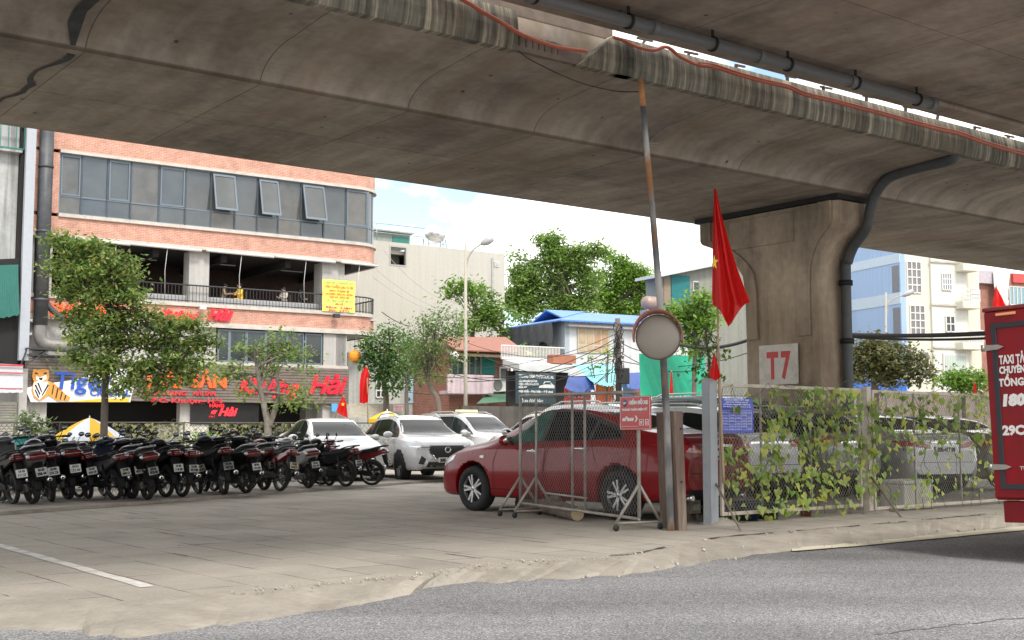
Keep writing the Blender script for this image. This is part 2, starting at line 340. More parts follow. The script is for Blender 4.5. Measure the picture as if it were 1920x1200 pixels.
for i in range(N_E):
    B0[i] = B0[i]+Vector((0, 1, 0))*(.09*wob(i, 1)+.12*(random.random()-.5)+.1*math.sin(i*.17)+(.25 if 775 < B0[i].x/B0[i].y*FPX+960 < 905 else 0)-(.0 if 640 < B0[i].x/B0[i].y*FPX+960 < 760 else 0)); T0[i] = T0[i]+Vector((0, 1, 0))*.05*wob(i, 4)
# lot: paved yard, one sheet with a worn front edge
b = MB(); far = [Vector((400, 160, 0)), Vector((400, 600, 0)), Vector((-400, 600, 0)), Vector((-200, 40, 0))]
b.add([tuple(p) for p in T0]+[tuple(p) for p in far], [tuple(range(N_E+4))]); lot = struct(b.build('parking_lot', GM))
# dropped kerb: broken concrete ramp from the yard down to the road
b = MB(); M_ = 7; vs = []
for i in range(N_E):
    for j in range(M_):
        t = j/(M_-1); p = T0[i].lerp(B0[i], t); edge = t**1.6 if 90 < i < 200 else t
        z = 0-abs(RZ)*edge+.004+(.005*(random.random()-.5) if 0 < j < M_-1 else 0)+(.02*math.sin(i*.31)*t*(1-t)*2)
        if j == 0: z = 0.0
        if j == M_-1: z = RZ-.01
        vs.append((p.x, p.y, z))
b.add(vs, [(i*M_+j, i*M_+j+1, (i+1)*M_+j+1, (i+1)*M_+j) for i in range(N_E-1) for j in range(M_-1)])
KM = pm('worn kerb concrete', (.335, .305, .258), rough=.9, var=.16, scale=3.2, bump=.7, dirt=(.235, .21, .175), dirtscale=1.2, dirtamt=.9, bscale=22)
struct(b.build('kerb', KM))
# cracks: dark seam painted as step shade between ramp and yard, cracks across ramp
b = MB(); CRK = pm('crack dirt and edge shade', (.11, .095, .08), rough=1, var=.3)
def crack(P, w0, z=.0035):
    n_ = len(P); v = []
    for i, p in enumerate(P): d = (P[min(i+1, n_-1)]-P[max(i-1, 0)]).normalized(); q = Vector((-d.y, d.x, 0))*w0*random.uniform(.2, 1); v += [(p.x+q.x, p.y+q.y, p.z+z), (p.x-q.x, p.y-q.y, p.z+z)]
    b.add(v, [(2*i, 2*i+1, 2*i+3, 2*i+2) for i in range(n_-1)])
k = 60
while k < 230:
    m_ = random.randint(4, 14); crack([T0[i]+Vector((0, -.02+.015*random.random(), .004)) for i in range(k, min(k+m_, N_E-1))], .032); k += m_+random.randint(1, 8)
for k in (88, 104, 121, 133, 150, 171, 190, 207):
    crack([T0[k].lerp(B0[k], t/8)+Vector((.05*wob(t, k), .0, .012-.1*(t/8)*(1 if t < 8 else 1))) for t in range(9)], .012, .004)
for _ in range(16):
    p = atz(random.uniform(100, 1150), random.uniform(930, 1060), 0); a = R(128.4 if random.random() < .7 else 38.4); d = Vector((math.cos(a), math.sin(a), 0)); m_ = random.randint(4, 10); crack([p+d*.11*i+Vector((0, .012*wob(i, _), 0)) for i in range(m_)], .02)
for a, c in [((1640, 1190), (1990, 1150))]:
    p, q = atz(*a, RZ), atz(*c, RZ); crack([p.lerp(q, i/30)+Vector((0, .035*wob(i, 3), 0)) for i in range(31)], .012, .003)
o = b.build('crack', CRK); o['kind'] = 'stuff'; o['label'] = 'dark dirt filled cracks and painted edge shade in the yard paving'
# raised strip the motorbikes stand on
BZ = .05
e1 = [atz(x, y, 0) for x, y in [(-500, 1005), (-200, 982), (0, 966), (220, 950), (460, 931), (700, 913), (860, 900), (1010, 889)]]
b = MB(); E1 = resample(e1, .35); n = len(E1)
E1 = [p+Vector((0, 1, 0))*.04*wob(i, 2) for i, p in enumerate(E1)]
bk = [E1[-1]+Vector((-3, 9, 0)), Vector((-30, 40, 0)), E1[0]+Vector((-20, 10, 0))]
b.add([(p.x, p.y, BZ) for p in E1+bk], [tuple(range(n+3))]); b.add([(p.x, p.y, BZ) for p in E1]+[(p.x, p.y-.06, 0.004) for p in E1], [(i, i+1, n+i+1, n+i) for i in range(n-1)])
struct(b.build('raised_pavement', pm('old paving', (.30, .268, .228), rough=.9, var=.22, scale=3, bump=.4, dirt=(.16, .14, .115), dirtscale=2, dirtamt=.7)))
# rubble and broken bits along the worn edge
WP = pm('worn white paint', (.66, .64, .6), rough=.8, var=.15, scale=14, dirt=(.36, .32, .28), dirtscale=5, dirtamt=.8)
b = MB(); p0, p1 = atz(-140, 984, 0), atz(278, 1101, 0); d = (p1-p0).normalized(); q = Vector((-d.y, d.x, 0))
nn = 46
l1 = [p0+(p1-p0)*(i/(nn-1))+q*(.055+.012*wob(i, 1)) for i in range(nn)]; l2 = [p0+(p1-p0)*(i/(nn-1))-q*(.055+.012*wob(i, 5)) for i in range(nn)]
b.add([(p.x, p.y, .004) for p in l1+l2], [(i, i+1, nn+i+1, nn+i) for i in range(nn-1)]); struct(b.build('bay_line', WP))
b = MB(); a = [atz(x, y, RZ) for x, y in [(1484, 1029), (1640, 1015), (1920, 988), (2500, 938)]]; c = [atz(x, y, RZ) for x, y in [(1486, 1036), (1640, 1023), (1920, 996), (2500, 943)]]
a, c = along(a, 60), along(c, 60); b.add([(p.x, p.y+.02*wob(i, 3), RZ+.014) for i, p in enumerate(a)]+[(p.x, p.y+.02*wob(i, 7), RZ+.014) for i, p in enumerate(c)], [(i, i+1, 61+i, 60+i) for i in range(59)])
struct(b.build('edge_line', pm('cream line paint', (.62, .57, .44), rough=.8, var=.15, scale=9, dirt=(.35, .31, .26), dirtscale=3, dirtamt=.6)))
b = MB()
for i in range(150):
    t = random.random(); k = int(60+t*150); p = T0[k].lerp(B0[k], random.choice([random.random(), random.gauss(.05, .08), random.gauss(1.0, .1)])); s = random.uniform(.006, .028)
    b.ball((p.x, p.y, -.1*max(0, min(1, (p-T0[k]).length/max(.01, (B0[k]-T0[k]).length)))+.008), (s, s*.8, s*.6), nu=6, nv=4, rot=Euler((random.random()*3,)*3).to_matrix())
RUBK = [i for i in range(N_E) if 430 < T0[i].x/T0[i].y*FPX+960 < 1190]
for _ in range(210):
    k = random.choice(RUBK); p = T0[k].lerp(T0[min(k+1, N_E-1)], random.random())+Vector((random.gauss(0, .04), random.gauss(-.05, .12), 0)); s = random.uniform(.004, .013)*(1 if random.random() < .85 else 1.6)
    b.ball((p.x, p.y, s*.2), (s, s*.8, s*.55), nu=6, nv=4, rot=Euler((random.random()*3,)*3).to_matrix())
o = b.build('rubble', pm('pale broken mortar', (.37, .34, .3), rough=.95, var=.3, scale=20)); o['kind'] = 'stuff'; o['label'] = 'small broken concrete crumbs along the worn yard edge'
# concrete mound round the fence foot
# ================================================================== VIADUCTS
TH = 37.0
def conc(name, base, lines=None, streak=False, pits=True, vs=0):
    m, nt, b = bsdf_mat(name); l = nt.links; N = lambda t, **k: nd(nt, t, **k)
    tc = N('ShaderNodeTexCoord'); n1 = N('ShaderNodeTexNoise'); n1.inputs['Scale'].default_value = .42; n1.inputs['Detail'].default_value = 11; n1.inputs['Roughness'].default_value = .68; l.new(tc.outputs['Object'], n1.inputs['Vector'])
    rp = N('ShaderNodeValToRGB'); e = rp.color_ramp.elements; e[0].position = .3; e[0].color = hexc([c*.5 for c in base]); e[1].position = .72; e[1].color = hexc([c*1.28 for c in base]); e2 = e.new(.5); e2.color = hexc(base)
    l.new(n1.outputs['Fac'], rp.inputs['Fac']); cur = rp.outputs['Color']
    def mul(cur, fac):
        x = N('ShaderNodeMix', data_type='RGBA', blend_type='MULTIPLY'); x.inputs[0].default_value = 1; l.new(cur, x.inputs[6]); l.new(fac, x.inputs[7]); return x.outputs[2]
    def rng_(src, a, c, lo, hi):
        x = N('ShaderNodeMapRange'); x.inputs['From Min'].default_value = a; x.inputs['From Max'].default_value = c; x.inputs['To Min'].default_value = lo; x.inputs['To Max'].default_value = hi; l.new(src, x.inputs['Value']); return x.outputs[0]
    n2 = N('ShaderNodeTexNoise'); n2.inputs['Scale'].default_value = 7; n2.inputs['Detail'].default_value = 8; l.new(tc.outputs['Object'], n2.inputs['Vector']); cur = mul(cur, rng_(n2.outputs['Fac'], .3, .7, .9, 1.1))
    # drag marks across the deck
    mp = N('ShaderNodeMapping'); mp.inputs['Scale'].default_value = (1.7, .35, .35); l.new(tc.outputs['Object'], mp.inputs['Vector']); n3 = N('ShaderNodeTexNoise'); n3.inputs['Scale'].default_value = 1.6; n3.inputs['Detail'].default_value = 7; l.new(mp.outputs['Vector'], n3.inputs['Vector'])
    cur = mul(cur, rng_(n3.outputs['Fac'], .35, .7, 1.14, .76))
    # rusty stains
    n4 = N('ShaderNodeTexNoise'); n4.inputs['Scale'].default_value = .6; n4.inputs['Detail'].default_value = 9; n4.noise_dimensions = '4D'; n4.inputs['W'].default_value = 2; l.new(mp.outputs['Vector'], n4.inputs['Vector'])
    st = N('ShaderNodeMix', data_type='RGBA'); l.new(rng_(n4.outputs['Fac'], .5, .75, 0, .55), st.inputs[0]); l.new(cur, st.inputs[6]); st.inputs[7].default_value = hexc((base[0]*.85, base[1]*.66, base[2]*.5)); cur = st.outputs[2]
    if vs:
        mq = N('ShaderNodeMapping'); mq.inputs['Scale'].default_value = (2.0, 2.0, .22); l.new(tc.outputs['Object'], mq.inputs['Vector']); nq = N('ShaderNodeTexNoise'); nq.inputs['Scale'].default_value = 1.3; nq.inputs['Detail'].default_value = 8; nq.inputs['Roughness'].default_value = .65; l.new(mq.outputs['Vector'], nq.inputs['Vector']); cur = mul(cur, rng_(nq.outputs['Fac'], .36, .66, 1.25, 1-vs))
    if lines:
        br = N('ShaderNodeTexBrick'); br.inputs['Scale'].default_value = 1; br.inputs['Brick Width'].default_value = lines[0]; br.inputs['Row Height'].default_value = lines[1]; br.inputs['Mortar Size'].default_value = .012; br.inputs['Mortar Smooth'].default_value = .7; br.offset = 0
        br.inputs['Color1'].default_value = (1, 1, 1, 1); br.inputs['Color2'].default_value = (.86, .87, .88, 1); br.inputs['Mortar'].default_value = (.42, .4, .37, 1); mp2 = N('ShaderNodeMapping'); mp2.inputs['Location'].default_value = lines[2] if len(lines) > 2 else (0, 0, 0); l.new(tc.outputs['Object'], mp2.inputs['Vector']); l.new(mp2.outputs['Vector'], br.inputs['Vector']); cur = mul(cur, br.outputs['Color'])
    if pits:
        v = N('ShaderNodeTexVoronoi'); v.inputs['Scale'].default_value = 1.9; v.inputs['Randomness'].default_value = 1; l.new(tc.outputs['Object'], v.inputs['Vector']); cur = mul(cur, rng_(v.outputs['Distance'], .04, .075, .3, 1))
    if streak:
        mp3 = N('ShaderNodeMapping'); mp3.inputs['Scale'].default_value = (7.5, .15, .35); l.new(tc.outputs['Object'], mp3.inputs['Vector']); n5 = N('ShaderNodeTexNoise'); n5.inputs['Scale'].default_value = 1.5; n5.inputs['Detail'].default_value = 9; n5.inputs['Roughness'].default_value = .72; l.new(mp3.outputs['Vector'], n5.inputs['Vector'])
        r5 = N('ShaderNodeValToRGB'); e = r5.color_ramp.elements; e[0].position = .34; e[0].color = (.2, .205, .2, 1); e[1].position = .7; e[1].color = (1.35, 1.25, 1.08, 1); x = e.new(.53); x.color = (.52, .52, .48, 1); l.new(n5.outputs['Fac'], r5.inputs['Fac']); cur = mul(cur, r5.outputs['Color'])
    l.new(cur, b.inputs['Base Color']); b.inputs['Roughness'].default_value = .9; b.inputs['Specular IOR Level'].default_value = .2
    bn = N('ShaderNodeBump'); bn.inputs['Strength'].default_value = .35; bn.inputs['Distance'].default_value = .02; l.new(n2.outputs['Fac'], bn.inputs['Height']); l.new(bn.outputs[0], b.inputs['Normal'])
    return m
CM = conc('viaduct concrete', (.365, .32, .268), lines=(2.3, 2.1, (0, 0, 0)))
CM2 = conc('viaduct concrete smooth', (.365, .31, .258), lines=(3.1, 2.0, (.6, .4, 0)))
CF = conc('stained fascia concrete', (.43, .415, .37), streak=True, pits=False)
CP = conc('pier concrete', (.33, .27, .205), pits=False, vs=.22)
CB = pm('bare brown concrete', (.17, .135, .11), rough=.95, var=.25, scale=4, bump=.5)
BLK = pm('black rubber', (.012, .012, .012), rough=.7, var=.2)
def sweep(prof, u0, u1, nu, m, parent, name):
    b = MB(); k = len(prof); us = [u0+(u1-u0)*i/nu for i in range(nu+1)]
    for u in us: b.v += [(u, n, z) for n, z in prof]
    for i in range(nu):
        for j in range(k): b.f.append([i*k+j, i*k+(j+1) % k, (i+1)*k+(j+1) % k, (i+1)*k+j]); b.m.append(0); b.sm.append(False)
    b.f.append(list(range(k))); b.f.append([nu*k+j for j in range(k)][::-1]); b.m += [0, 0]; b.sm += [False, False]
    return b.build(name, m, parent)
cove = []
for i in range(13):
    t = math.pi/2*i/12; cove.append((14.7-.95*(1-math.cos(t)), 5.7+.4*math.sin(t)))
cove2 = [(33.6-n, z) for n, z in cove][::-1]
dk = thing('viaduct_deck', 'long curved edge concrete viaduct deck carried by the pier painted with a red number', 'viaduct', (0, 0, 0), R(TH))
prof = [(12.74, 6.66), (12.74, 6.16)]+[(13.0, 6.155)]+cove[::-1]+cove2[::-1]+[(20.6, 6.155), (20.86, 6.16), (20.86, 6.66)]
o = sweep(prof, -22, 75, 24, CM, dk, 'deck_slab')
def u_at(px, py, n):
    a, bb, c = ray(px, py); th = R(TH); nn = Vector((-math.sin(th), math.cos(th), 0)); d = Vector((a, bb, c)); t = n/d.dot(nn); p = d*t
    return p.x*math.cos(th)+p.y*math.sin(th), CAMH+p.z
uL = u_at(968, 95, 12.6)[0]; uR0, _ = u_at(1085, 128, 12.6); uR1, zR1 = u_at(1150, 76, 12.6)
# fascia: slightly dished, stained panels along the deck edge; the gap between them is a broken expansion joint
fz = [(12.6, 6.14), (12.565, 6.25), (12.55, 6.4), (12.565, 6.55), (12.6, 6.68), (12.74, 6.69), (12.738, 6.14)]
sweep(fz, -22, uL, 20, CF, dk, 'fascia')
b = MB(); us = [uR0+(75-uR0)*(i/40)**1.5 for i in range(41)]; k = len(fz)
for i, u in enumerate(us):
    for n_, z_ in fz: b.v.append((u+((uR1-uR0)*(z_-6.14)/.54 if i == 0 else (0 if u > uR1+.3 else (uR1+.3-u)*0)), n_, z_))
for i in range(40):
    for j in range(k): b.f.append([i*k+j, i*k+(j+1) % k, (i+1)*k+(j+1) % k, (i+1)*k+j]); b.m.append(0); b.sm.append(False)
b.f += [list(range(k)), [40*k+j for j in range(k)][::-1]]; b.m += [0, 0]; b.sm += [False]*2
# first ring leans: make the second ring clear it
for j in range(k): b.v[k+j] = (uR1+.35, b.v[k+j][1], b.v[k+j][2])
b.build('fascia', CF, dk)
b = MB(); b.box(uL+.02, 12.68, 6.17, uR0+.12, 12.745, 6.33); b.box(uL+.02, 12.62, 6.15, uR0-.05, 12.7, 6.22)
for i in range(7): b.bbox(uL+.1+i*.11, 12.66-.02*random.random(), 6.2, uL+.2+i*.11, 12.735, 6.36+.05*random.random(), .02)
b.build('broken_joint', CB, dk)
# expansion joint across the soffit at the left
b = MB(); pts = []
for i in range(27):
    t = i/26; n_ = 19.0-5.9*t; pts.append((4.42+.07*math.sin(i*.8)*(1 if n_ > 14.6 else .3)+.05*(random.random()-.5), n_))
def zs(n): return 5.7 if 14.7 <= n <= 18.9 else (6.155 if n < 13.75 else 5.7+.4*math.sin(math.acos(max(-1, min(1, 1-(14.7-n)/.95)))))
vv = []
for u, n_ in pts:
    wd = .02+.035*random.random()+(.04 if n_ < 14.6 else 0); vv += [(u-wd, n_, zs(n_)-.012), (u+wd, n_, zs(n_)-.012)]
b.add(vv, [(2*i, 2*i+1, 2*i+3, 2*i+2) for i in range(26)]); b.build('expansion_joint', pm('joint sealant', (.05, .052, .05), rough=.9, var=.4, scale=5), dk)
# steel stubs of the old railing in the gap between the two decks
for i in range(24):
    u = uR1+.4+i*1.05+.3*random.random(); b = MB(); h = random.uniform(.05, .13); b.bar((u, 12.66, 6.68), (u+random.uniform(-.08, .08), 12.64, 6.7+h), .05, .03); b.bar((u-.12*random.random(), 12.66, 6.7+h*.8), (u+.2, 12.65, 6.7+h*.9), .03)
    b.build('rail_stub', pm('rusty stub', (.09, .07, .06), rough=.9), dk)
b = MB(); b.bbox(-22, 12.76, 6.66, uR1+.15, 12.95, 7.35, .03); b.build('upstand', CB, dk)
# second deck
d2 = thing('viaduct_deck', 'wide flat concrete viaduct deck overhead with a grey drain pipe under its edge', 'viaduct', (0, 0, 0), R(TH))
prof2 = [(12.02, 6.5), (11.62, 6.5), (11.6, 6.6), (5.2, 6.6), (4.6, 6.75), (4.2, 7.1), (4.2, 7.3), (12.02, 7.3)]
sweep(prof2, -22, 75, 4, CM2, d2, 'deck_slab')
b = MB(); b.bbox(20.2, 5.0, 6.2, 21.9, 11.0, 6.597, .05); b.build('cross_beam', CM2, d2)
GP = pm('grey plastic pipe', (.16, .165, .17), rough=.45, var=.12, scale=3, dirt=(.1, .09, .08), dirtscale=3, dirtamt=.4)
b = MB(); uE = u_at(1748, 208, 11.45)[0]
b.tube([(-10, 11.42, 6.4), (uE, 11.42, 6.4)], .085, 14)
for i in range(12):
    u = uE-.05-i*2.05; b.tube([(u-.06, 11.42, 6.4), (u+.06, 11.42, 6.4)], .098, 14)
b.build('drain_pipe', GP, d2)
for i in range(14):
    u = uE-.45-i*1.55; b = MB(); b.lathe([(.09, -.02), (.105, -.02), (.105, .02), (.09, .02), (.09, -.02)], (u, 11.42, 6.4), 'x', 16); b.box(u-.02, 11.41, 6.49, u+.02, 11.43, 6.6)
    b.build('pipe_clamp', BLK, d2)
# orange cable draped along the fascia
OC = pm('orange conduit', (.5, .13, .075), rough=.5, var=.15)
def dk_pt(px, py, n):
    u, z = u_at(px, py, n); th = R(TH); return Vector((u*math.cos(th)-n*math.sin(th), u*math.sin(th)+n*math.cos(th), z))
cab = [(790, -40), (872, 2), (905, 22), (940, 42), (975, 63), (1010, 77), (1050, 89), (1100, 96)]
def smooth_path(P, k=6):
    out = []; n = len(P)
    for i in range(n-1):
        p0, p1, p2, p3 = P[max(i-1, 0)], P[i], P[i+1], P[min(i+2, n-1)]
        for j in range(k):
            t = j/k; out.append(.5*((2*p1)+(p2-p0)*t+(2*p0-5*p1+4*p2-p3)*t*t+(3*p1-p0-3*p2+p3)*t**3))
    return out+[P[-1]]
b = MB(); b.tube(smooth_path([dk_pt(x, y, 12.49) for x, y in cab]), .028, 8)
tag(b.build('conduit_cable', OC), 'orange conduit sagging across the broken gap in the viaduct edge', 'cable')
cab = [(1150, 70), (1170, 76), (1195, 88), (1225, 94), (1245, 88), (1258, 92), (1275, 106), (1310, 122), (1340, 126), (1380, 139), (1430, 153), (1480, 165), (1510, 178), (1560, 190), (1610, 203), (1660, 216), (1710, 230), (1760, 243), (1800, 252), (1850, 270), (1909, 287), (2050, 322)]
b = MB(); b.tube(smooth_path([dk_pt(x, y, 12.49) for x, y in cab]), .026, 8)
b.tube(smooth_path([dk_pt(x, y-5, 12.47) for x, y in cab[7:]]), .012, 6)
tag(b.build('conduit_cable', OC), 'orange conduit running along the top of the streaked viaduct edge', 'cable')
# thin black wire hanging from the fascia to the rusty pole
b = MB(); pp = [dk_pt(972, 95, 12.5), dk_pt(1000, 115, 12.45), at(1080, 152, 15.5), at(1150, 170, 14.6), at(1198, 172, 14.45)]
b.tube(smooth_path(pp), .007, 5); tag(b.build('hanging_wire', BLK), 'thin black wire drooping from viaduct edge to the tip of the rusty pole', 'wire')
# ---- pier
pr = thing('bridge_pier', 'flared brown concrete pier with white painted square and red number', 'pier', (0, 0, 0), R(TH))
lay = [(0, 15.4, 17.28), (3.0, 15.4, 17.28), (4.0, 15.4, 17.3), (4.35, 15.38, 17.36), (4.55, 15.32, 17.5), (4.75, 15.22, 17.72), (4.92, 15.08, 17.98), (5.05, 14.94, 18.25), (5.14, 14.86, 18.5), (5.2, 14.84, 18.56), (5.58, 14.84, 18.56)]
b = MB(); U0, U1 = 19.0, 19.95; ch = .1; ring = lambda z, a, c: [(U0+ch, a, z), (U0, a+ch, z), (U0, c-ch, z), (U0+ch, c, z), (U1-ch, c, z), (U1, c-ch, z), (U1, a+ch, z), (U1-ch, a, z)]
for z, a, c in lay: b.v += ring(z, a, c)
for i in range(len(lay)-1):
    for j in range(8): b.f.append([i*8+j, i*8+(j+1) % 8, (i+1)*8+(j+1) % 8, (i+1)*8+j]); b.m.append(0); b.sm.append(False)
b.f += [list(range(8)), [(len(lay)-1)*8+j for j in range(8)]]; b.m += [0]*2; b.sm += [False]*2
b.build('column', CP, pr)
# raised borders that follow the flare
for side in (0, 1):
    b = MB(); vs = []
    for z, a, c in lay[1:]:
        e = a+.13 if side == 0 else c-.13; i_ = a+.42 if side == 0 else c-.42
        vs += [(U0-.045, e, z), (U0-.045, i_, z), (U0+.01, i_, z), (U0+.01, e, z)]
    k = len(lay)-1
    b.add(vs, [(4*i+j, 4*i+(j+1) % 4, 4*i+4+(j+1) % 4, 4*i+4+j) for i in range(k-1) for j in range(4)]+[(0, 1, 2, 3), (4*k-4, 4*k-3, 4*k-2, 4*k-1)]); b.build('border_rib', CP, pr)
b = MB(); b.bbox(U0-.03, 15.9, 4.9, U0+.02, 17.6, 5.5, .02); b.build('cap_panel', CP, pr)
b = MB(); b.box(U0-.03, 14.8, 5.6, U1, 18.6, 5.698); b.build('bearing_strip', BLK, pr)
sq = MB(); sq.box(U0-.052, 15.83, 2.06, U0-.03, 16.82, 2.86); o = sq.build('painted_square', pm('white wash', (.62, .58, .53), rough=.85, var=.08, scale=9, dirt=(.42, .36, .29), dirtscale=4, dirtamt=.7), pr)
RED = pm('red paint', (.5, .045, .035), rough=.6, var=.12)
sq2 = text('T7', .72, RED, o, (U0-.054, 16.62, 2.2), (math.pi/2, 0, -math.pi/2), 'number', ext=.002, bold=.03, sp=1.35, width=.62)
b = MB(); P = []
for z, n_ in [(0, 15.25), (4.1, 15.25), (4.45, 15.2), (4.75, 15.05), (4.95, 14.85), (5.1, 14.72), (5.45, 14.62), (5.72, 14.5), (5.95, 14.25), (6.03, 13.95), (6.07, 13.4), (6.08, 12.95), (6.13, 12.78), (6.22, 12.74)]: P.append(Vector((19.75, n_, z)))
b.tube(smooth_path(P), .104, 14); o = b.build('drain_pipe', pm('dark drain pipe', (.07, .078, .085), rough=.55, var=.2, scale=2.5, dirt=(.14, .12, .1), dirtscale=3, dirtamt=.5), pr)
for z in (1.2, 2.9, 4.05):
    c = MB(); c.lathe([(.118, -.05), (.135, -.05), (.135, .05), (.118, .05)], (19.75, 15.25, z), 'z', 16); c.build('collar', BLK, o)
# ================================================================== BUILDINGS
def brick_mat(name, c1, c2, mort, w=.22, h=.07, rot=(math.pi/2, 0, 0), var=.2):
    m, nt, b = bsdf_mat(name); l = nt.links; N = lambda t, **k: nd(nt, t, **k)
    tc = N('ShaderNodeTexCoord'); sp = N('ShaderNodeSeparateXYZ'); l.new(tc.outputs['Object'], sp.inputs[0])
    ad = N('ShaderNodeMath', operation='ADD'); l.new(sp.outputs[0], ad.inputs[0]); l.new(sp.outputs[1], ad.inputs[1]); cx = N('ShaderNodeCombineXYZ'); l.new(ad.outputs[0], cx.inputs[0]); l.new(sp.outputs[2], cx.inputs[1])
    br = N('ShaderNodeTexBrick'); br.inputs['Scale'].default_value = 1; br.inputs['Brick Width'].default_value = w; br.inputs['Row Height'].default_value = h; br.inputs['Mortar Size'].default_value = .008; br.inputs['Bias'].default_value = -.1
    br.inputs['Color1'].default_value = hexc(c1); br.inputs['Color2'].default_value = hexc(c2); br.inputs['Mortar'].default_value = hexc(mort); l.new(cx.outputs[0], br.inputs['Vector'])
    n = N('ShaderNodeTexNoise'); n.inputs['Scale'].default_value = 2.2; n.inputs['Detail'].default_value = 9; n.inputs['Roughness'].default_value = .75; l.new(tc.outputs['Object'], n.inputs['Vector'])
    r = N('ShaderNodeMapRange'); r.inputs['From Min'].default_value = .3; r.inputs['From Max'].default_value = .7; r.inputs['To Min'].default_value = 1-var; r.inputs['To Max'].default_value = 1+var; l.new(n.outputs['Fac'], r.inputs['Value'])
    # whitish efflorescence, brick by brick
    n2 = N('ShaderNodeTexNoise'); n2.inputs['Scale'].default_value = 9; n2.inputs['Detail'].default_value = 4; mp = N('ShaderNodeMapping'); mp.inputs['Scale'].default_value = (1, 3.2, 1); l.new(cx.outputs[0], mp.inputs['Vector']); l.new(mp.outputs[0], n2.inputs['Vector'])
    r2 = N('ShaderNodeMapRange'); r2.inputs['From Min'].default_value = .56; r2.inputs['From Max'].default_value = .72; r2.inputs['To Max'].default_value = .5; l.new(n2.outputs['Fac'], r2.inputs['Value'])
    mx = N('ShaderNodeMix', data_type='RGBA'); l.new(r2.outputs[0], mx.inputs[0]); l.new(br.outputs['Color'], mx.inputs[6]); mx.inputs[7].default_value = (.55, .42, .36, 1)
    mu = N('ShaderNodeMix', data_type='RGBA', blend_type='MULTIPLY'); mu.inputs[0].default_value = 1; l.new(mx.outputs[2], mu.inputs[6]); l.new(r.outputs[0], mu.inputs[7]); l.new(mu.outputs[2], b.inputs['Base Color'])
    b.inputs['Roughness'].default_value = .9; b.inputs['Specular IOR Level'].default_value = .2
    return m
def corr_mat(name, col, period=.08, axis=0, rough=.55, var=.12):
    """corrugated sheet: ribs as bump along one axis"""
    m = pm(name, col, rough=rough, var=var, scale=2, dirt=[c*.55 for c in col], dirtscale=2, dirtamt=.5); nt = m.node_tree; b = nt.nodes['Principled BSDF']
    tc = nd(nt, 'ShaderNodeTexCoord'); wv = nd(nt, 'ShaderNodeTexWave'); wv.bands_direction = 'XYZ'[axis]; wv.inputs['Scale'].default_value = 1/period/6.283*3.14; nt.links.new(tc.outputs['Object'], wv.inputs['Vector'])
    bn = nd(nt, 'ShaderNodeBump'); bn.inputs['Strength'].default_value = .9; bn.inputs['Distance'].default_value = .03; nt.links.new(wv.outputs['Fac'], bn.inputs['Height']); nt.links.new(bn.outputs[0], b.inputs['Normal'])
    return m
BRK = brick_mat('facade brick', (.50, .235, .165), (.43, .19, .13), (.5, .4, .34), var=.3)
BRK2 = brick_mat('old brick', (.34, .13, .09), (.26, .1, .07), (.3, .25, .21), .22, .075)
LEDGE = pm('ledge concrete', (.5, .46, .41), rough=.85, var=.1, dirt=(.3, .27, .24), dirtscale=2, dirtamt=.6)
COLM = pm('grey render', (.42, .405, .385), rough=.85, var=.07, streak=.12)
WFR = pm('grey window frame', (.13, .165, .2), rough=.45, var=.06)
WGL = pm('grey tinted glass', (.065, .072, .072), rough=.06, var=.35, scale=.5, spec=.7, coat=.3)
WGL2 = pm('warm tinted glass', (.10, .096, .085), rough=.07, var=.45, scale=.7, spec=.6, coat=.2)
WGD = pm('dark window glass', (.03, .036, .04), rough=.06, var=.3, scale=.6, spec=.6)
DARK = pm('dark interior', (.018, .016, .015), rough=.9, var=.3)  # near-black colour stands in for shade in rooms and gaps
DBRK = pm('dim interior wall', (.05, .03, .022), rough=.9, var=.3)  # wall colour darkened to hold the indoor shade
DSTEEL = pm('dark steel', (.03, .032, .035), rough=.5, var=.1)
WHT = pm('white paint', (.6, .59, .57), rough=.6, var=.05, dirt=(.5, .48, .44), dirtscale=3, dirtamt=.4)
STEEL = pm('galvanised steel', (.36, .36, .36), rough=.45, metal=.7, var=.2, scale=8)
FR = Frame(45, 48, 34.3)
rs = fthing('restaurant_building', 'three storey restaurant with red brick bands, ribbon windows and rounded right corner', 'building', FR)
SR = 15.85; RAD = 1.5
def plan(off, s0=0.0, depth=7.0):
    """outline of the front: straight, round the corner, back along the right side"""
    p = [(s0, -off), (SR-RAD, -off)]
    for i in range(1, 13):
        t = math.pi/2*i/12; p.append((SR-RAD+(RAD+off)*math.sin(t), RAD-(RAD+off)*math.cos(t)))
    return p+[(SR+off, depth)]
def band(b, z0, z1, off, th, s0=0.0, depth=7.0, m=0):
    A = plan(off, s0, depth); C = plan(off-th, s0, depth); n = len(A); v = [(x, y, z) for z in (z0, z1) for x, y in A]+[(x, y, z) for z in (z0, z1) for x, y in C]
    f = []
    for i in range(n-1):
        f += [(i, i+1, n+i+1, n+i), (2*n+i, 3*n+i, 3*n+i+1, 2*n+i+1), (i, 2*n+i, 2*n+i+1, i+1), (n+i, n+i+1, 3*n+i+1, 3*n+i)]
    f += [(0, n, 3*n, 2*n), (n-1, 3*n-1, 4*n-1, 2*n-1)]
    return b.add(v, f, m)
def brk(z0, z1, off=.0):
    b = MB(); band(b, z0, z1, off, .25); b.build('brick_band', BRK, rs)
brk(12.48, 14.3); brk(9.03, 9.74); brk(5.8, 6.44)
b = MB(); b.box(0, .002, 9.88, 1.0, .3, 12.34); b.build('brick_band', BRK, rs)
for z0, z1, o_ in [(12.35, 12.48, .09), (9.74, 9.88, .09), (8.9, 9.03, .05), (6.44, 6.6, .1), (5.6, 5.8, .05)]:
    b = MB(); band(b, z0, z1, o_, .35, 1.0 if z0 > 9.5 else 0.0); b.build('ledge', LEDGE, rs)
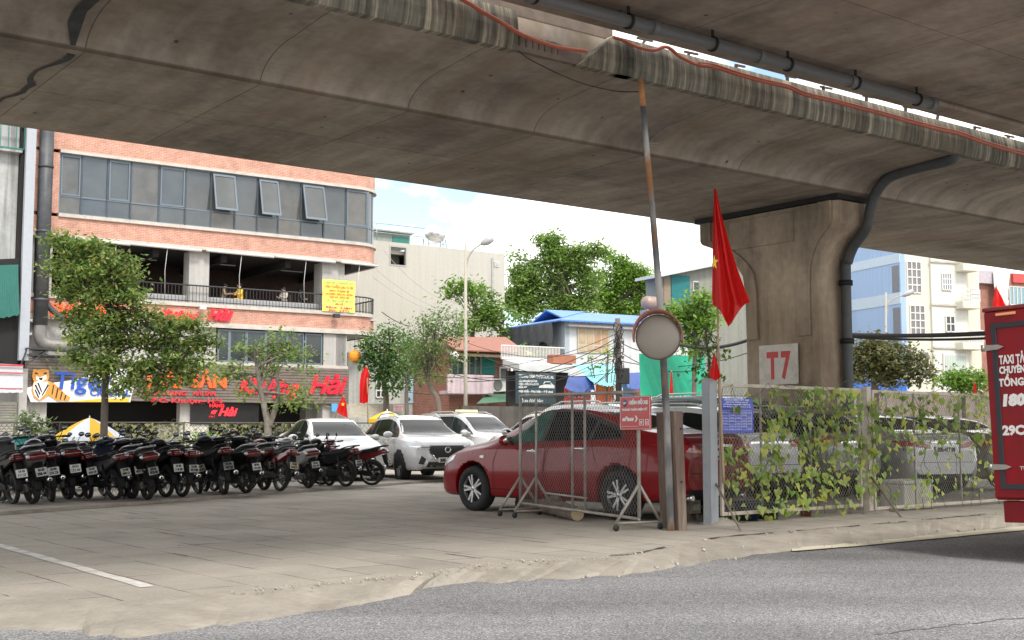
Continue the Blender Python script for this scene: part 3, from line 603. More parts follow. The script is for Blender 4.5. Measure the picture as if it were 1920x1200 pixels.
b = MB(); band(b, 14.3, 14.42, .06, .4); b.build('ledge', LEDGE, rs)
# shell behind the front
b = MB()
b.box(0, 7.0, 0, SR-.1, 7.2, 14.3); b.box(0, .25, 0, .2, 7, 14.3); b.box(.2, .3, 14.0, SR-.3, 7, 14.2); b.build('wall', COLM, rs)
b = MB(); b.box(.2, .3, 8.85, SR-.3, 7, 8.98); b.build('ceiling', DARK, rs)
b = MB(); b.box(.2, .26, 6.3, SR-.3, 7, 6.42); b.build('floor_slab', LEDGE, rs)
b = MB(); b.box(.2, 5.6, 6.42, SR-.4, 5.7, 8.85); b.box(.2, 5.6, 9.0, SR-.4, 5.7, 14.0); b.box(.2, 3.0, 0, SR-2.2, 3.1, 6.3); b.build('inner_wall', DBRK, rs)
b = MB()
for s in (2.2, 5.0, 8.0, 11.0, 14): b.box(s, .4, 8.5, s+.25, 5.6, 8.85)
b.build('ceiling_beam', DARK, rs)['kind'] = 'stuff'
# soffit of the overhang at the rounded corner
A = plan(-.02, 13.2, 7.0); b = MB(); b.add([(x, y, 5.6) for x, y in A]+[(13.2, 7.0, 5.6)], [tuple(range(len(A)+1))]); b.build('soffit', LEDGE, rs)
# ribbon window
mull = [114, 153, 202, 246, 299, 349, 397, 442, 484, 523, 566, 609, 650, 692]
ms = [FR.S(x, 370) for x in mull]; ms[0] = 1.02
Wz0, Wz1, Wt = 9.88, 12.35, 10.62
opened = {6, 8, 10}; sash = {0, 2, 4, 12}
for i in range(len(ms)-1):
    a, c = ms[i], ms[i+1]; b = MB()
    wo = thing_w = None
    for s in (a, c): b.box(s-.035, .06, Wz0, s+.035, .14, Wz1)
    b.box(a+.035, .065, Wz0, c-.035, .135, Wz0+.06); b.box(a+.035, .065, Wz1-.06, c-.035, .135, Wz1); b.box(a+.035, .065, Wt-.03, c-.035, .135, Wt+.03)
    if i in sash:
        for x0, x1, z0, z1 in [(a+.05, a+.11, Wt+.03, Wz1-.06), (c-.11, c-.05, Wt+.03, Wz1-.06), (a+.11, c-.11, Wt+.03, Wt+.1), (a+.11, c-.11, Wz1-.13, Wz1-.06)]: b.box(x0, .045, z0, x1, .06, z1)
    wo = b.build('window', WFR, rs)
    g = MB(); e0, e1 = random.uniform(-.012, .012), random.uniform(-.012, .012); g.add([(a+.03, .095+e0, Wz0+.05), (c-.03, .095-e0, Wz0+.05), (c-.03, .095-e0+e1, Wt), (a+.03, .095+e0+e1, Wt)], [(0, 1, 2, 3)]); g.add([(a+.03, .095-e0, Wt), (c-.03, .095+e0, Wt), (c-.03, .095+e0-e1, Wz1-.05), (a+.03, .095-e0-e1, Wz1-.05)], [(0, 1, 2, 3)]); g.build('pane', WGL if i % 3 else WGL2, wo, fixn=False)
    if i in opened:
        b = MB(); hgt = Wz1-.08-Wt; dx = .42; pz = lambda t: Wz1-.08-hgt*t*.98; py = lambda t: .04-dx*t
        def P(s, t, o=0): return (s, py(t)-o, pz(t))
        sh = MB(); a2, c2 = a+.04, c-.04
        for (s0, s1, t0, t1) in [(a2, a2+.07, 0, 1), (c2-.07, c2, 0, 1), (a2+.07, c2-.07, 0, .06), (a2+.07, c2-.07, .94, 1)]:
            sh.add([P(s0, t0), P(s1, t0), P(s1, t1), P(s0, t1), P(s0, t0, .05), P(s1, t0, .05), P(s1, t1, .05), P(s0, t1, .05)], [(0,1,2,3),(4,5,6,7),(0,1,5,4),(1,2,6,5),(2,3,7,6),(3,0,4,7)])
        so_ = sh.build('open_sash', WFR, wo)
        g = MB(); g.add([P(a2+.05, .04, .02), P(c2-.05, .04, .02), P(c2-.05, .96, .02), P(a2+.05, .96, .02)], [(0, 1, 2, 3)]); g.build('pane', WGL, so_)
# rounded corner glazing
A = [p for p in plan(-.06)][1:-1]; A = [(ms[-1], .06)]+[p for p in A if p[0] > ms[-1]+.05]
b = MB(); n = len(A); b.add([(x, y, Wz0) for x, y in A]+[(x, y, Wz1) for x, y in A], [(i, i+1, n+i+1, n+i) for i in range(n-1)]); cw = b.build('corner_window', WGL, rs)
b = MB()
for i in (3, 7, n-1): x, y = A[i]; b.box(x-.035, y-.035, Wz0, x+.035, y+.035, Wz1)
b.tube([(x, y, Wt) for x, y in A], .03, 6); b.build('frame', WFR, cw)
b = MB(); b.box(SR-.12, 1.5, Wz0, SR-.06, 7.0, Wz1); b.build('window', WGL, rs)
# columns of the open storey and of the lower floors
for x0, x1 in [(70, 97), (354, 392), (604, 646)]:
    s0, s1 = FR.S(x0, 520, .3), FR.S(x1, 520, .3); b = MB(); b.bbox(s0, .28, 6.42, s1, .28+(s1-s0)*.8, 8.9, .02); b.build('column', COLM, rs)
for x0, x1, z1 in [(37, 88, 5.6), (605, 648, 5.6), (340, 395, 2.4)]:
    s0, s1 = FR.S(x0, 760, .1), FR.S(x1, 760, .1); b = MB(); b.bbox(s0, .1 if z1 > 3 else .25, 0, s1, .7, z1, .02); b.build('column', COLM, rs)
# balcony rail
b = MB(); A = plan(-.02, 3.6, 3.5); L3 = [(x, y, 7.35) for x, y in A]; b.tube(L3, .035, 6); b.tube([(x, y, 6.68) for x, y in A], .02, 5)
tot = 0
for (x0, y0), (x1, y1) in zip(A[:-1], A[1:]):
    dL = math.hypot(x1-x0, y1-y0); k = max(1, int(dL/.15))
    for j in range(k): t = j/k; x, y = x0+(x1-x0)*t, y0+(y1-y0)*t; b.bar((x, y, 6.6), (x, y, 7.34), .018)
o = b.build('balcony_rail', DSTEEL, rs)
b = MB(); b.box(3.0, .5, 6.42, 14.2, .56, 6.95); b.build('low_partition', pm('pale panel', (.4, .4, .4), rough=.7), rs)
# white roller awnings rolled up under the ledge, with pull cords
for x0, x1 in [(190, 242), (243, 376), (386, 512), (514, 627), (638, 706)]:
    s0, s1 = FR.S(x0, 470), FR.S(x1, 480); b = MB(); b.tube([(s0, -.1, 8.88), (s1, -.1, 8.84)], .06, 8); o = b.build('rolled_awning', WHT, rs)
    b = MB(); sc = s0+(s1-s0)*.52; b.tube([(sc, -.05, 8.85), (sc-.08, -.02, 7.9), (sc-.04, .02, 6.9)], .012, 5); b.build('pull_cord', WHT, o)
# furniture and lamps inside the open storey
for s, z in [(4.6, 8.6), (8.2, 8.65), (11.5, 8.6), (13.3, 8.7)]:
    b = MB(); b.bbox(s, 2.0, z-.05, s+1.1, 2.08, z, .01); b.build('tube_lamp_fitting', pm('grey fitting', (.3, .3, .3)), rs)
# mezzanine windows above the sign board
for x0, x1 in [(410, 432), (432, 464), (464, 500), (500, 540), (540, 572), (574, 606)]:
    s0, s1 = FR.S(x0, 640), FR.S(x1, 640); b = MB()
    for a, c, e, f in [(s0, s0+.06, 4.15, 5.55), (s1-.06, s1, 4.15, 5.55), (s0+.06, s1-.06, 4.15, 4.22), (s0+.06, s1-.06, 5.48, 5.55)]: b.box(a, .1, e, c, .18, f)
    o = b.build('window', WFR, rs); g = MB(); g.box(s0+.05, .13, 4.2, s1-.05, .14, 5.5); g.build('pane', WGD, o)
b = MB(); b.box(.2, .2, 4.1, FR.S(408, 640), .3, 5.6); b.build('wall', COLM, rs)
b = MB(); b.box(.1, .05, 4.0, 14.0, .25, 4.14); b.build('ledge', LEDGE, rs)
# slatted sign board
SLAT = pm('grey brown slats', (.17, .14, .12), rough=.7, var=.2, scale=3)
b = MB(); b.box(-.1, -.12, 2.4, 13.95, 0, 4.0)
for i in range(13): z = 2.42+i*.122; b.box(-.1, -.15, z, 13.95, -.12, z+.095)
sb = b.build('sign_board', SLAT, rs)
b = MB(); b.box(.2, 2.9, 0, 13.6, 3.0, 2.4); b.build('inner_wall', DARK, rs)
# panels of the ground floor
b = MB(); b.box(FR.S(300, 800), .35, 0, FR.S(338, 800), .4, 1.45); b.build('door_panel', pm('beige door', (.27, .25, .21), rough=.7), rs)
b = MB(); b.box(FR.S(343, 800), .235, 0, FR.S(394, 800), .25, 1.6); b.build('tiled_panel', pm('white tiles', (.6, .57, .5), rough=.4, dirt=(.1, .09, .08), dirtscale=14, dirtamt=1), rs)
b = MB(); b.box(13.4, .1, 0, 13.95, 7, 5.6); b.build('side_wall', COLM, rs)
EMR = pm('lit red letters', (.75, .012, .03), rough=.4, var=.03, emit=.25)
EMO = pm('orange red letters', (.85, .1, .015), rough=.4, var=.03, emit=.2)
EMN = pm('glowing red neon', (1, .02, .03), rough=.4, var=.02, emit=1.2)
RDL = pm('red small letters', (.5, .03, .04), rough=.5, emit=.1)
def sgn(name, label, F, px, py, n=-.2, cat='sign'):
    s, z = F.hit(px, py, n); return fthing(name, label, cat, F, s, n, z), s, z
def ftext(body, F, par, px0, py0, px1, hpx, mat, n, org, name='lettering', **k):
    """lettering on facade F from photo column px0 to px1, base line at py0 and cap height hpx photo pixels"""
    s0, z0 = F.hit(px0, py0, n); s1, _ = F.hit(px1, py0, n); zt = F.hit(px0, py0-hpx, n)[1]; size = (zt-z0)/.72
    return text(body, size, mat, par, (s0-org[0], 0 if 'dy' not in k else k.pop('dy'), z0-org[1]), FACE, name, width=s1-s0, **k)
g_, s, z = sgn('shop_sign', 'large red slanted restaurant name letters over the ground floor', FR, 447, 740)
ftext('Khượng', FR, g_, 447, 737, 562, 30, EMR, -.2, (s, z), bold=.018, shear=.35, ext=.05)
ftext('Hải', FR, g_, 580, 737, 650, 34, EMR, -.2, (s, z), bold=.022, shear=.35, ext=.05)
g_, s, z = sgn('shop_sign', 'orange upright letters with small red lines on slatted board, half hidden by leaves', FR, 270, 755)
ftext('HẢI', FR, g_, 276, 725, 340, 24, EMO, -.2, (s, z), bold=.03, ext=.04)
ftext('SẢN', FR, g_, 356, 725, 424, 24, EMO, -.2, (s, z), bold=.03, ext=.04)
ftext('NHÀ HÀNG', FR, g_, 268, 740, 350, 8, RDL, -.2, (s, z), bold=.01, ext=.02)
ftext('HẢI SẢN', FR, g_, 362, 741, 404, 8, RDL, -.2, (s, z), bold=.01, ext=.02)
ftext('ĐC: Khượng Hải', FR, g_, 282, 754, 416, 8, RDL, -.2, (s, z), bold=.01, ext=.02)
g_, s, z = sgn('shop_sign', 'orange capital letters on the brick band beside the exhaust duct', FR, 93, 592, -.12)
ftext('NHÀ', FR, g_, 94, 592, 146, 24, EMO, -.12, (s, z), bold=.035, ext=.06); ftext('HÀNG', FR, g_, 156, 593, 230, 24, EMO, -.12, (s, z), bold=.035, ext=.06)
g_, s, z = sgn('shop_sign', 'small red slanted letters on the brick band under the balcony', FR, 388, 598, -.12)
ftext('Hải', FR, g_, 388, 598, 437, 19, EMR, -.12, (s, z), bold=.03, shear=.4, ext=.05)
ftext('Khượng', FR, g_, 300, 597, 372, 17, EMR, -.12, (s, z), bold=.03, shear=.4, ext=.05)
g_, s, z = sgn('neon_sign', 'glowing red neon script in the dark ground floor window', FR, 384, 780, .1)
b = MB(); s2 = FR.S(478, 780, .1)-s; b.box(-.6, .06, -.35, s2+.2, .1, .85); b.build('backing', pm('black board', (.01, .01, .01), rough=.4), g_)
ftext('g Hải', FR, g_, 392, 779, 445, 15, EMN, .1, (s, z), bold=.014, shear=.35, ext=.01); ftext('HÀNG', FR, g_, 393, 763, 420, 6, EMN, .1, (s, z), bold=.004, ext=.01)
# beer sign with an animal
g_, s, z = sgn('beer_sign', 'white and yellow beer sign with blue letters and a striped tiger on the board', FR, 45, 755, -.2)
q = lambda px, py: (FR.S(px, py, -.2)-s, FR.Z(px, py, -.2)-z)
fl = lambda d0, d1: (lambda a, c, d: (a, -(d0+d*(d1-d0)), c))
def flat(poly, d0, d1, m, name, par=None): bb = MB(); bb.prism([q(*p) for p in poly], fl(d0, d1), 1); return bb.build(name, m, par or g_)
flat([(46, 728), (70, 722), (140, 712), (200, 694), (258, 690), (243, 754), (57, 754)], 0, .08, pm('white sign face', (.72, .74, .76), rough=.35, var=.05, emit=.05), 'sign_face')
flat([(120, 753.5), (180, 748), (242, 747), (240, 753.7)], .08, .1, pm('yellow stripe', (.8, .45, .02), rough=.4), 'stripe')
TIG = pm('tiger orange', (.62, .28, .05), rough=.6, var=.15); TW = pm('tiger white', (.75, .74, .72), rough=.6); BLKP = pm('black print', (.012, .012, .014), rough=.5)
NAVY = pm('blue letters', (.02, .08, .42), rough=.35, var=.05)
tg = flat([(60, 697), (62, 692), (68, 694), (78, 692), (84, 692), (90, 695), (91, 706), (88, 714), (100, 719), (112, 730), (122, 740), (131, 745), (127, 751), (106, 752), (90, 741), (80, 748), (72, 752), (62, 745), (58, 730), (62, 716), (59, 706)], .08, .13, TIG, 'tiger')
flat([(62, 718), (70, 714), (80, 716), (88, 716), (90, 724), (82, 740), (72, 750), (63, 741), (60, 728)], .13, .14, TW, 'chest', tg)
flat([(66, 704), (72, 708), (78, 706), (85, 703), (86, 711), (76, 716), (66, 712)], .13, .14, TW, 'muzzle', tg)
stp = MB()
for p in [[(63, 722), (66, 721), (74, 738), (73, 742)], [(68, 718), (71, 718), (77, 733), (76, 737)], [(88, 720), (90, 723), (78, 742), (76, 742)], [(63, 731), (65, 730), (72, 745), (70, 747)], [(98, 722), (100, 722), (97, 740), (95, 739)], [(106, 727), (108, 728), (104, 747), (102, 746)], [(114, 734), (116, 735), (112, 750), (110, 749)], [(121, 740), (123, 741), (120, 750), (118, 750)], [(64, 698), (70, 700), (69, 702), (64, 701)], [(80, 700), (86, 698), (86, 701), (81, 702)], [(71, 709), (79, 708), (77, 713), (73, 713)]]: stp.prism([q(*a) for a in p], fl(.14, .146), 1)
o = stp.build('stripes', BLKP, tg); o['kind'] = 'stuff'
ftext('Tiger', FR, g_, 100, 729, 206, 33, NAVY, -.2, (s, z), bold=.012, ext=.03, shear=.08, dy=-.14)
ftext('CRYSTAL', FR, g_, 167, 742, 243, 13, NAVY, -.2, (s, z), bold=.01, ext=.02, dy=-.12)
# recruitment banner tied to the balcony rail
g_, s, z = sgn('banner', 'yellow recruitment banner with red print tied to the balcony rail', FR, 604, 584, -.14, 'banner')
q = lambda px, py: (FR.S(px, py, -.14)-s, FR.Z(px, py, -.14)-z); b = MB(); nn = 12
(a0, z0), (a1, z1) = q(604, 583), q(666, 525); z1 = q(604, 523)[1]
vs = []
for i in range(nn+1):
    for j in range(nn+1): vs.append((a0+(a1-a0)*i/nn, -.02*math.sin(i*1.3+j*.4)-.01*math.sin(j), z0+(z1-z0)*j/nn))
b.add(vs, [(i*(nn+1)+j, (i+1)*(nn+1)+j, (i+1)*(nn+1)+j+1, i*(nn+1)+j+1) for i in range(nn) for j in range(nn)], 0, True); b.add([(v[0], v[1]+.006, v[2]) for v in vs], [(i*(nn+1)+j, i*(nn+1)+j+1, (i+1)*(nn+1)+j+1, (i+1)*(nn+1)+j) for i in range(nn) for j in range(nn)], 0, True)
b.build('cloth', pm('yellow vinyl', (.78, .72, .12), rough=.5, var=.04), g_, fixn=False)
PR = pm('red print', (.65, .05, .03), rough=.5); PG = pm('green print', (.1, .35, .2), rough=.5); PB = pm('magenta print', (.5, .05, .15), rough=.5); wB = a1-a0
for t, zz, sz, mm, wd in [('NHÀ HÀNG KHƯỢNG HẢI', .91, .07, PG, .84), ('CẦN TUYỂN CÁC VỊ TRÍ', .76, .15, PR, .86), ('QUẢN LÝ - TỔ TRƯỞNG - BẾP', .65, .09, PR, .62), ('THU NGÂN - PHỤC VỤ - LỄ TÂN', .55, .09, PR, .84), ('TẠP VỤ - BẢO VỆ', .45, .09, PR, .6), ('HỖ TRỢ CHỖ ĂN Ở', .34, .08, PG, .8), ('LIÊN HỆ', .24, .08, PB, .26), ('Mrs. Liên', .13, .1, PB, .8), ('Mr. Hải', .03, .1, PB, .62)]:
    text(t, sz, mm, g_, (wB/2, -.045, (z1-z0)*zz), FACE, align='CENTER', width=wB*wd, ext=.002, bold=.004)
# small floodlights under the brick band
for x, y in [(380, 577), (631, 592)]:
    s, z = FR.hit(x, y, -.3); b = MB(); b.bbox(-.14, -.1, -.09, .14, .1, .09, .02); l_ = fthing('flood_light', 'small white flood light box on the brick band '+('above the red slanted letters' if x < 500 else 'below the yellow banner'), 'lamp', FR, s, -.3, z); b.build('housing', WHT if x < 500 else DSTEEL, l_); b = MB(); b.bar((0, .1, 0), (0, .3, .02), .03); b.build('bracket', DSTEEL, l_)
# exhaust duct
DUC = pm('black duct', (.045, .05, .057), rough=.5, var=.2, scale=2, dirt=(.12, .11, .1), dirtscale=2, dirtamt=.5)
du = fthing('exhaust_duct', 'thick black exhaust duct climbing the left end of the brick restaurant', 'duct', FR, .35, -.5, 4.4)
b = MB(); b.tube([(0, 0, .9), (0, 0, 9.9)], .27, 18); b.build('riser', DUC, du)
for z in (1.9, 4.6, 7.2, 9.0): b = MB(); b.lathe([(.27, -.05), (.3, -.05), (.3, .05), (.27, .05)], (0, 0, z), 'z', 18); b.build('flange', DUC, du)
b = MB(); P = [Vector((0, 0, .95)), Vector((0, 0, .5)), Vector((.12, 0, .25)), Vector((.45, -.02, .14)), Vector((1.2, 0, .12)), Vector((2.6, .1, .12))]; b.tube(smooth_path(P), .25, 16); b.build('elbow', pm('grey duct', (.2, .19, .18), rough=.45, metal=.3, var=.2, scale=3), du)
b = MB(); P = [Vector((.1, 0, 1.9)), Vector((.45, 0, 1.5)), Vector((.9, 0, 1.2))]; b.tube(smooth_path(P), .12, 10); b.build('branch', DUC, du)
ba = fthing('duct_bracket', 'steel angle frame carrying the foot of the black duct', 'bracket', FR, -.2, -.9, 4.35)
b = MB()
for y in (0, .85): b.bar((0, y, 0), (2.6, y, 0), .06); b.bar((0, y, -.25), (2.6, y, -.25), .05); b.bar((0, y, 0), (-.2, y+.1, -.7), .05); b.bar((.9, y, 0), (.0, y, -.6), .05)
for x in (0, .9, 1.8, 2.6): b.bar((x, 0, 0), (x, .9, 0), .06)
b.build('frame', DSTEEL, ba)
ac = fthing('air_conditioner', 'grey outdoor air conditioner beside the foot of the black duct', 'air conditioner', FR, -.2, -.35, 4.9); b = MB(); b.bbox(0, 0, 0, .3, .3, .65, .02); b.build('casing', pm('ac white', (.55, .55, .53), rough=.5), ac); b = MB(); b.lathe([(.0, -.01), (.2, -.01), (.22, -.02)], (.15, 0, .33), 'y', 18); b.build('fan_grille', DSTEEL, ac)
# ------------------------------------------------------------------ left neighbour, cut by the frame
FL = Frame(45, 47.5, 34.3)
ln = fthing('concrete_building', 'grey concrete building with green balcony grille at the left edge', 'building', FL)
GRC = pm('grey weathered render', (.42, .43, .42), rough=.9, var=.1, streak=.4, dirt=(.22, .22, .21), dirtscale=1.2, dirtamt=.5)
b = MB(); sA, sB = FL.S(-520, 500), FL.S(34, 500); b.box(sA, .6, 4.4, sB, 8, 16); b.build('wall', GRC, ln)
b = MB(); b.box(FL.S(40, 500), -.15, 3.9, FL.S(58, 500), .1, 15); b.build('edge_fin', pm('bluish white fin', (.36, .385, .42), rough=.7, var=.06), ln)
TEAL = pm('teal paint', (.02, .17, .14), rough=.5, var=.15)
b = MB(); zt, zb = FL.Z(20, 200), FL.Z(20, 275)
for i in range(34): s = sA+(sB-sA+.1)*i/33; b.bar((s, .2, zb), (s, .2, zt+2), .03)
for z in (zb, zb+.9, zt): b.bar((sA, .2, z), (sB+.1, .2, z), .05)
b.build('balcony_grille', TEAL, ln); b = MB(); b.box(sA, .2, zb-.14, sB+.05, .6, zb-.02); b.build('balcony_slab', GRC, ln)
b = MB(); b.box(sB+.02, .3, 3.5, FL.S(42, 500)+.1, 8, 15); b.build('gap_shade', DARK, ln)  # near-black block paints the shade in the gap between the buildings
b = MB(); b.box(sA, .5, 2.9, sB+.3, .62, 4.4); b.build('dark_front', DARK, ln)
b = MB(); b.box(sA, .3, 0, sB+.2, .36, 2.3)
for i in range(22): b.box(sA, .26, .08+i*.1, sB+.2, .3, .14+i*.1)
b.build('roller_shutter', pm('roller shutter', (.37, .35, .31), rough=.5, var=.1), ln)
b = MB(); b.box(sB+.25, .2, 0, sB+.55, .5, 3.6); b.build('pillar', COLM, ln)
TT = corr_mat('green corrugated sheet', (.025, .16, .13), .1)
def awn(name, label, F, pts, n, mat, cat, sag=.0, nx=24, nz=8, wav=.05, group=None, thick=True):
    """hanging cloth from four photo corners: tl, tr, br, bl; n gives depth at top and bottom"""
    T = [F.hit(*pts[0], n[0]), F.hit(*pts[1], n[0])]; Bq = [F.hit(*pts[3], n[1]), F.hit(*pts[2], n[1])]
    o = fthing(name, label, cat, F, T[0][0], n[0], T[0][1], group); b = MB(); vs = []
    for i in range(nx+1):
        t = i/nx; a = (T[0][0]+(T[1][0]-T[0][0])*t, n[0], T[0][1]+(T[1][1]-T[0][1])*t); c = (Bq[0][0]+(Bq[1][0]-Bq[0][0])*t, n[1], Bq[0][1]+(Bq[1][1]-Bq[0][1])*t)
        for j in range(nz+1):
            k = j/nz; wv = wav*k*(math.sin(i*1.9+j*.5)+.6*math.sin(i*.8+2+j)); vs.append((a[0]+(c[0]-a[0])*k-T[0][0], a[1]+(c[1]-a[1])*k-n[0]-abs(wv), a[2]+(c[2]-a[2])*k-T[0][1]-sag*math.sin(math.pi*t)*k+wav*.6*math.sin(i*2.4)*(j == nz)))
    f = [(i*(nz+1)+j, (i+1)*(nz+1)+j, (i+1)*(nz+1)+j+1, i*(nz+1)+j+1) for i in range(nx) for j in range(nz)]
    b.add(vs, f, 0, True); b.build('sheet', mat, o, fixn=False); return o
awn('tarpaulin', 'torn dark green tarpaulin hanging on the grey building at the left edge', FL, [(-80, 500), (34, 496), (36, 590), (-80, 585)], (-.1, -.3), TT, 'tarpaulin', sag=.2)
awn('black_tarpaulin', 'ragged black sheet edge behind the green tarpaulin at left', FL, [(-80, 490), (37, 484), (34, 690), (-80, 640)], (.1, .2), pm('black sheet', (.012, .012, .012), rough=.8), 'tarpaulin', sag=.1)
g_ = awn('shop_awning', 'white shop awning with red trim and faded red lines at the left edge', FL, [(-80, 678), (43, 684), (43, 736), (-80, 738)], (-.6, -.7), pm('white vinyl', (.46, .47, .5), rough=.5, var=.06), 'awning', wav=.02)
b = MB(); sa, sb_ = FL.S(-80, 684, -.6), FL.S(43, 684, -.6)
for zz, h in [(-.05, .07), (-.35, .05), (-.95, .03)]: b.box(0, -.12, zz-h, sb_-sa, -.1, zz)
b.build('red_stripe', pm('red trim', (.45, .04, .05), rough=.5), g_)['kind'] = 'stuff'
# ------------------------------------------------------------------ white block behind
FW = Frame(700, 66, 36)
wb = fthing('white_building', 'tall plain cream walled building with a rooftop water tank', 'building', FW)
WW = pm('cream render', (.46, .44, .385), rough=.85, var=.05, streak=.05, dirt=(.5, .47, .4), dirtscale=.6, dirtamt=.5)
sE = FW.S(946, 600); zT0, zT1 = FW.Z(720, 447), FW.Z(946, 481); zT = (zT0+zT1)/2
b = MB(); wx0, wx1, wz0, wz1 = FW.S(730, 480), FW.S(763, 480), FW.Z(745, 499), FW.Z(745, 461)
b.box(-2, 0, 0, wx0, .3, zT); b.box(wx1, 0, 0, sE, .3, zT); b.box(wx0, 0, 0, wx1, .3, wz0); b.box(wx0, 0, wz1, wx1, .3, zT); b.box(-2, .3, 0, -1.7, 9, zT); b.box(sE-.3, .3, 0, sE, 9, zT); b.box(-1.7, 8.7, 0, sE-.3, 9, zT); b.box(-1.7, .3, zT-.6, sE-.3, 8.7, zT-.4)
b.build('wall', WW, wb)
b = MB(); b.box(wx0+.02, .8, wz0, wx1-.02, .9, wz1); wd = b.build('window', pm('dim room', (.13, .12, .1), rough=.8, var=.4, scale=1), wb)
b = MB()
for a, c, e, f in [(wx0, wx0+.08, wz0, wz1), (wx1-.08, wx1, wz0, wz1), (wx0+.08, wx1-.08, wz0, wz0+.08), (wx0+.08, wx1-.08, wz1-.08, wz1)]: b.box(a, -.02, e, c, .1, f)
b.build('frame', pm('grey frame', (.35, .35, .33), rough=.6), wd)
b = MB(); x0, x1, z0, z1 = FW.S(926, 497), FW.S(935, 497), FW.Z(930, 500), FW.Z(930, 490)
for i in range(4): b.box(x0, -.05, z0+(z1-z0)*i/4, x1, .02, z0+(z1-z0)*(i+.6)/4)
b.build('vent', WHT, wb)
b = MB(); b.tube([(sE-.9, -.06, 2), (sE-.9, -.06, zT-.3)], .05, 6); b.build('down_pipe', GRC, wb)
b = MB()
for s0 in (.2, 4.5, 9, 13.5):
    if s0 < sE: b.tube([(s0, .2, zT), (s0, .2, zT+1.0)], .03, 5)
for z in (zT+.5, zT+1.0): b.tube([(-1.5, .2, z), (FW.S(800, 430), .2, z)], .025, 5)
b.tube([(-1.4, 3, zT), (-1.4, 3, zT+2.4)], .04, 5); b.build('roof_rail', STEEL, wb)
b = MB(); b.box(FW.S(722, 440), 1.5, zT, FW.S(795, 440), 5, zT+.8); b.box(FW.S(720, 440), 1.2, zT+.8, FW.S(798, 440), 5.2, zT+.88); b.build('roof_shed', pm('grey green shed', (.25, .3, .27), rough=.7, var=.2), wb)
b = MB(); b.box(FW.S(762, 440), 1.44, zT+.05, FW.S(792, 440), 1.5, zT+.6); b.build('shed_door', TEAL, wb)
s, z = FW.hit(815, 440, 2)
tk = fthing('water_tank', 'shiny steel water tank lying on the roof of the cream building', 'water tank', FW, s, 2, zT)
TM = pm('stainless steel', (.66, .66, .66), rough=.3, metal=.85, var=.08)
b = MB(); b.lathe([(0, -.75), (.25, -.72), (.42, -.64), (.48, -.5), (.48, .5), (.42, .64), (.25, .72), (0, .75)], (0, 0, 1.1), 'x', 24, M=Matrix.Rotation(R(40), 3, 'Z')); b.build('tank', TM, tk)
b = MB()
for x in (-.6, .6):
    for y in (-.4, .4): b.bar((x, y, 0), (x, y*.6, .8), .05)
b.bar((-.6, -.4, .45), (.6, -.4, .45), .04); b.build('stand', STEEL, tk)
# ------------------------------------------------------------------ blue roofed house
def house_frame(px, D, th): return Frame(px, D, th)
FB = Frame(1060, 58, 28.5)      # right face runs along s, left face runs along n at s=0
bh = fthing('blue_roof_house', 'white two storey house with a bright blue hipped metal roof', 'house', FB)
zE = FB.Z(1060, 597); sR = FB.S(1290, 620); dL = 7.2
def nof(px, py, F=FB):
    """depth along n on the left face (s=0)"""
    a, b_, c = ray(px, py); d = Vector((a, b_, c)); o = Vector((0, 0, CAMH)); t = ((F.o-o).dot(F.u))/d.dot(F.u); p = o+d*t-F.o; return p.dot(F.n), p.z
dL = nof(962, 640)[0]
HW = pm('white render', (.54, .55, .56), rough=.8, var=.05, streak=.1)
HB = pm('pale blue render', (.36, .42, .46), rough=.8, var=.06, streak=.12)
b = MB(); b.box(0.002, .002, 0, sR, .25, zE); b.box(sR-.25, .25, 0, sR, dL, zE); b.build('wall', HW, bh)
b = MB(); b.box(-.01, 0, 0, .25, dL, zE-.005); b.build('side_wall', HB, bh)
b = MB(); wx0, wx1, wz0, wz1 = FB.S(1082, 640), FB.S(1142, 640), FB.Z(1110, 662), FB.Z(1110, 614)
b.box(wx0, -.06, wz0, wx1, -.003, wz1); wo = b.build('window', pm('beige window frame', (.45, .4, .3), rough=.6), bh)
b = MB(); n = 4; cw_ = (wx1-wx0-.1*(n+1))/n
RUS = pm('rust streaked shutter', (.42, .33, .22), rough=.6, var=.25, scale=2, dirt=(.4, .17, .06), dirtscale=1.2, dirtamt=1)
for i in range(n): x = wx0+.1+i*(cw_+.1); zz = wz0+(wz1-wz0)*.3; b.box(x, -.075, zz+.06, x+cw_, -.062, wz1-.1); b.box(x, -.075, wz0+.08, x+cw_, -.062, zz-.04)
b.build('pane', RUS, wo)['kind'] = 'stuff'
n0, n1 = nof(1026, 640)[0], nof(1008, 640)[0]; z0, z1 = nof(1016, 660)[1], nof(1016, 621)[1]
b = MB(); b.box(-.06, n0, z0, -.012, n1, z1); b.build('door', pm('dark green door', (.02, .11, .06), rough=.5, var=.2), bh)
BR_ = corr_mat('blue metal roof', (.09, .24, .62), .25, 0, rough=.4)
ov = .55; zR = zE+.62; b = MB(); A = (-ov, -ov, zE-.12); B_ = (sR+ov, -ov, zE-.12); C_ = (sR+ov, dL+ov, zE-.12); D_ = (-ov, dL+ov, zE-.12); m0 = dL/2
r0, r1 = (2.6, m0, zR), (sR+ov, m0, zR)
def slab(b, pts, t=.07):
    n = len(pts); b.add(list(pts)+[(x, y, z-t) for x, y, z in pts], [tuple(range(n)), tuple(range(2*n-1, n-1, -1))]+[(i, (i+1) % n, n+(i+1) % n, n+i) for i in range(n)])
slab(b, [A, B_, r1, r0]); slab(b, [D_, A, r0]); slab(b, [r0, r1, C_, D_]); b.build('roof', BR_, bh)
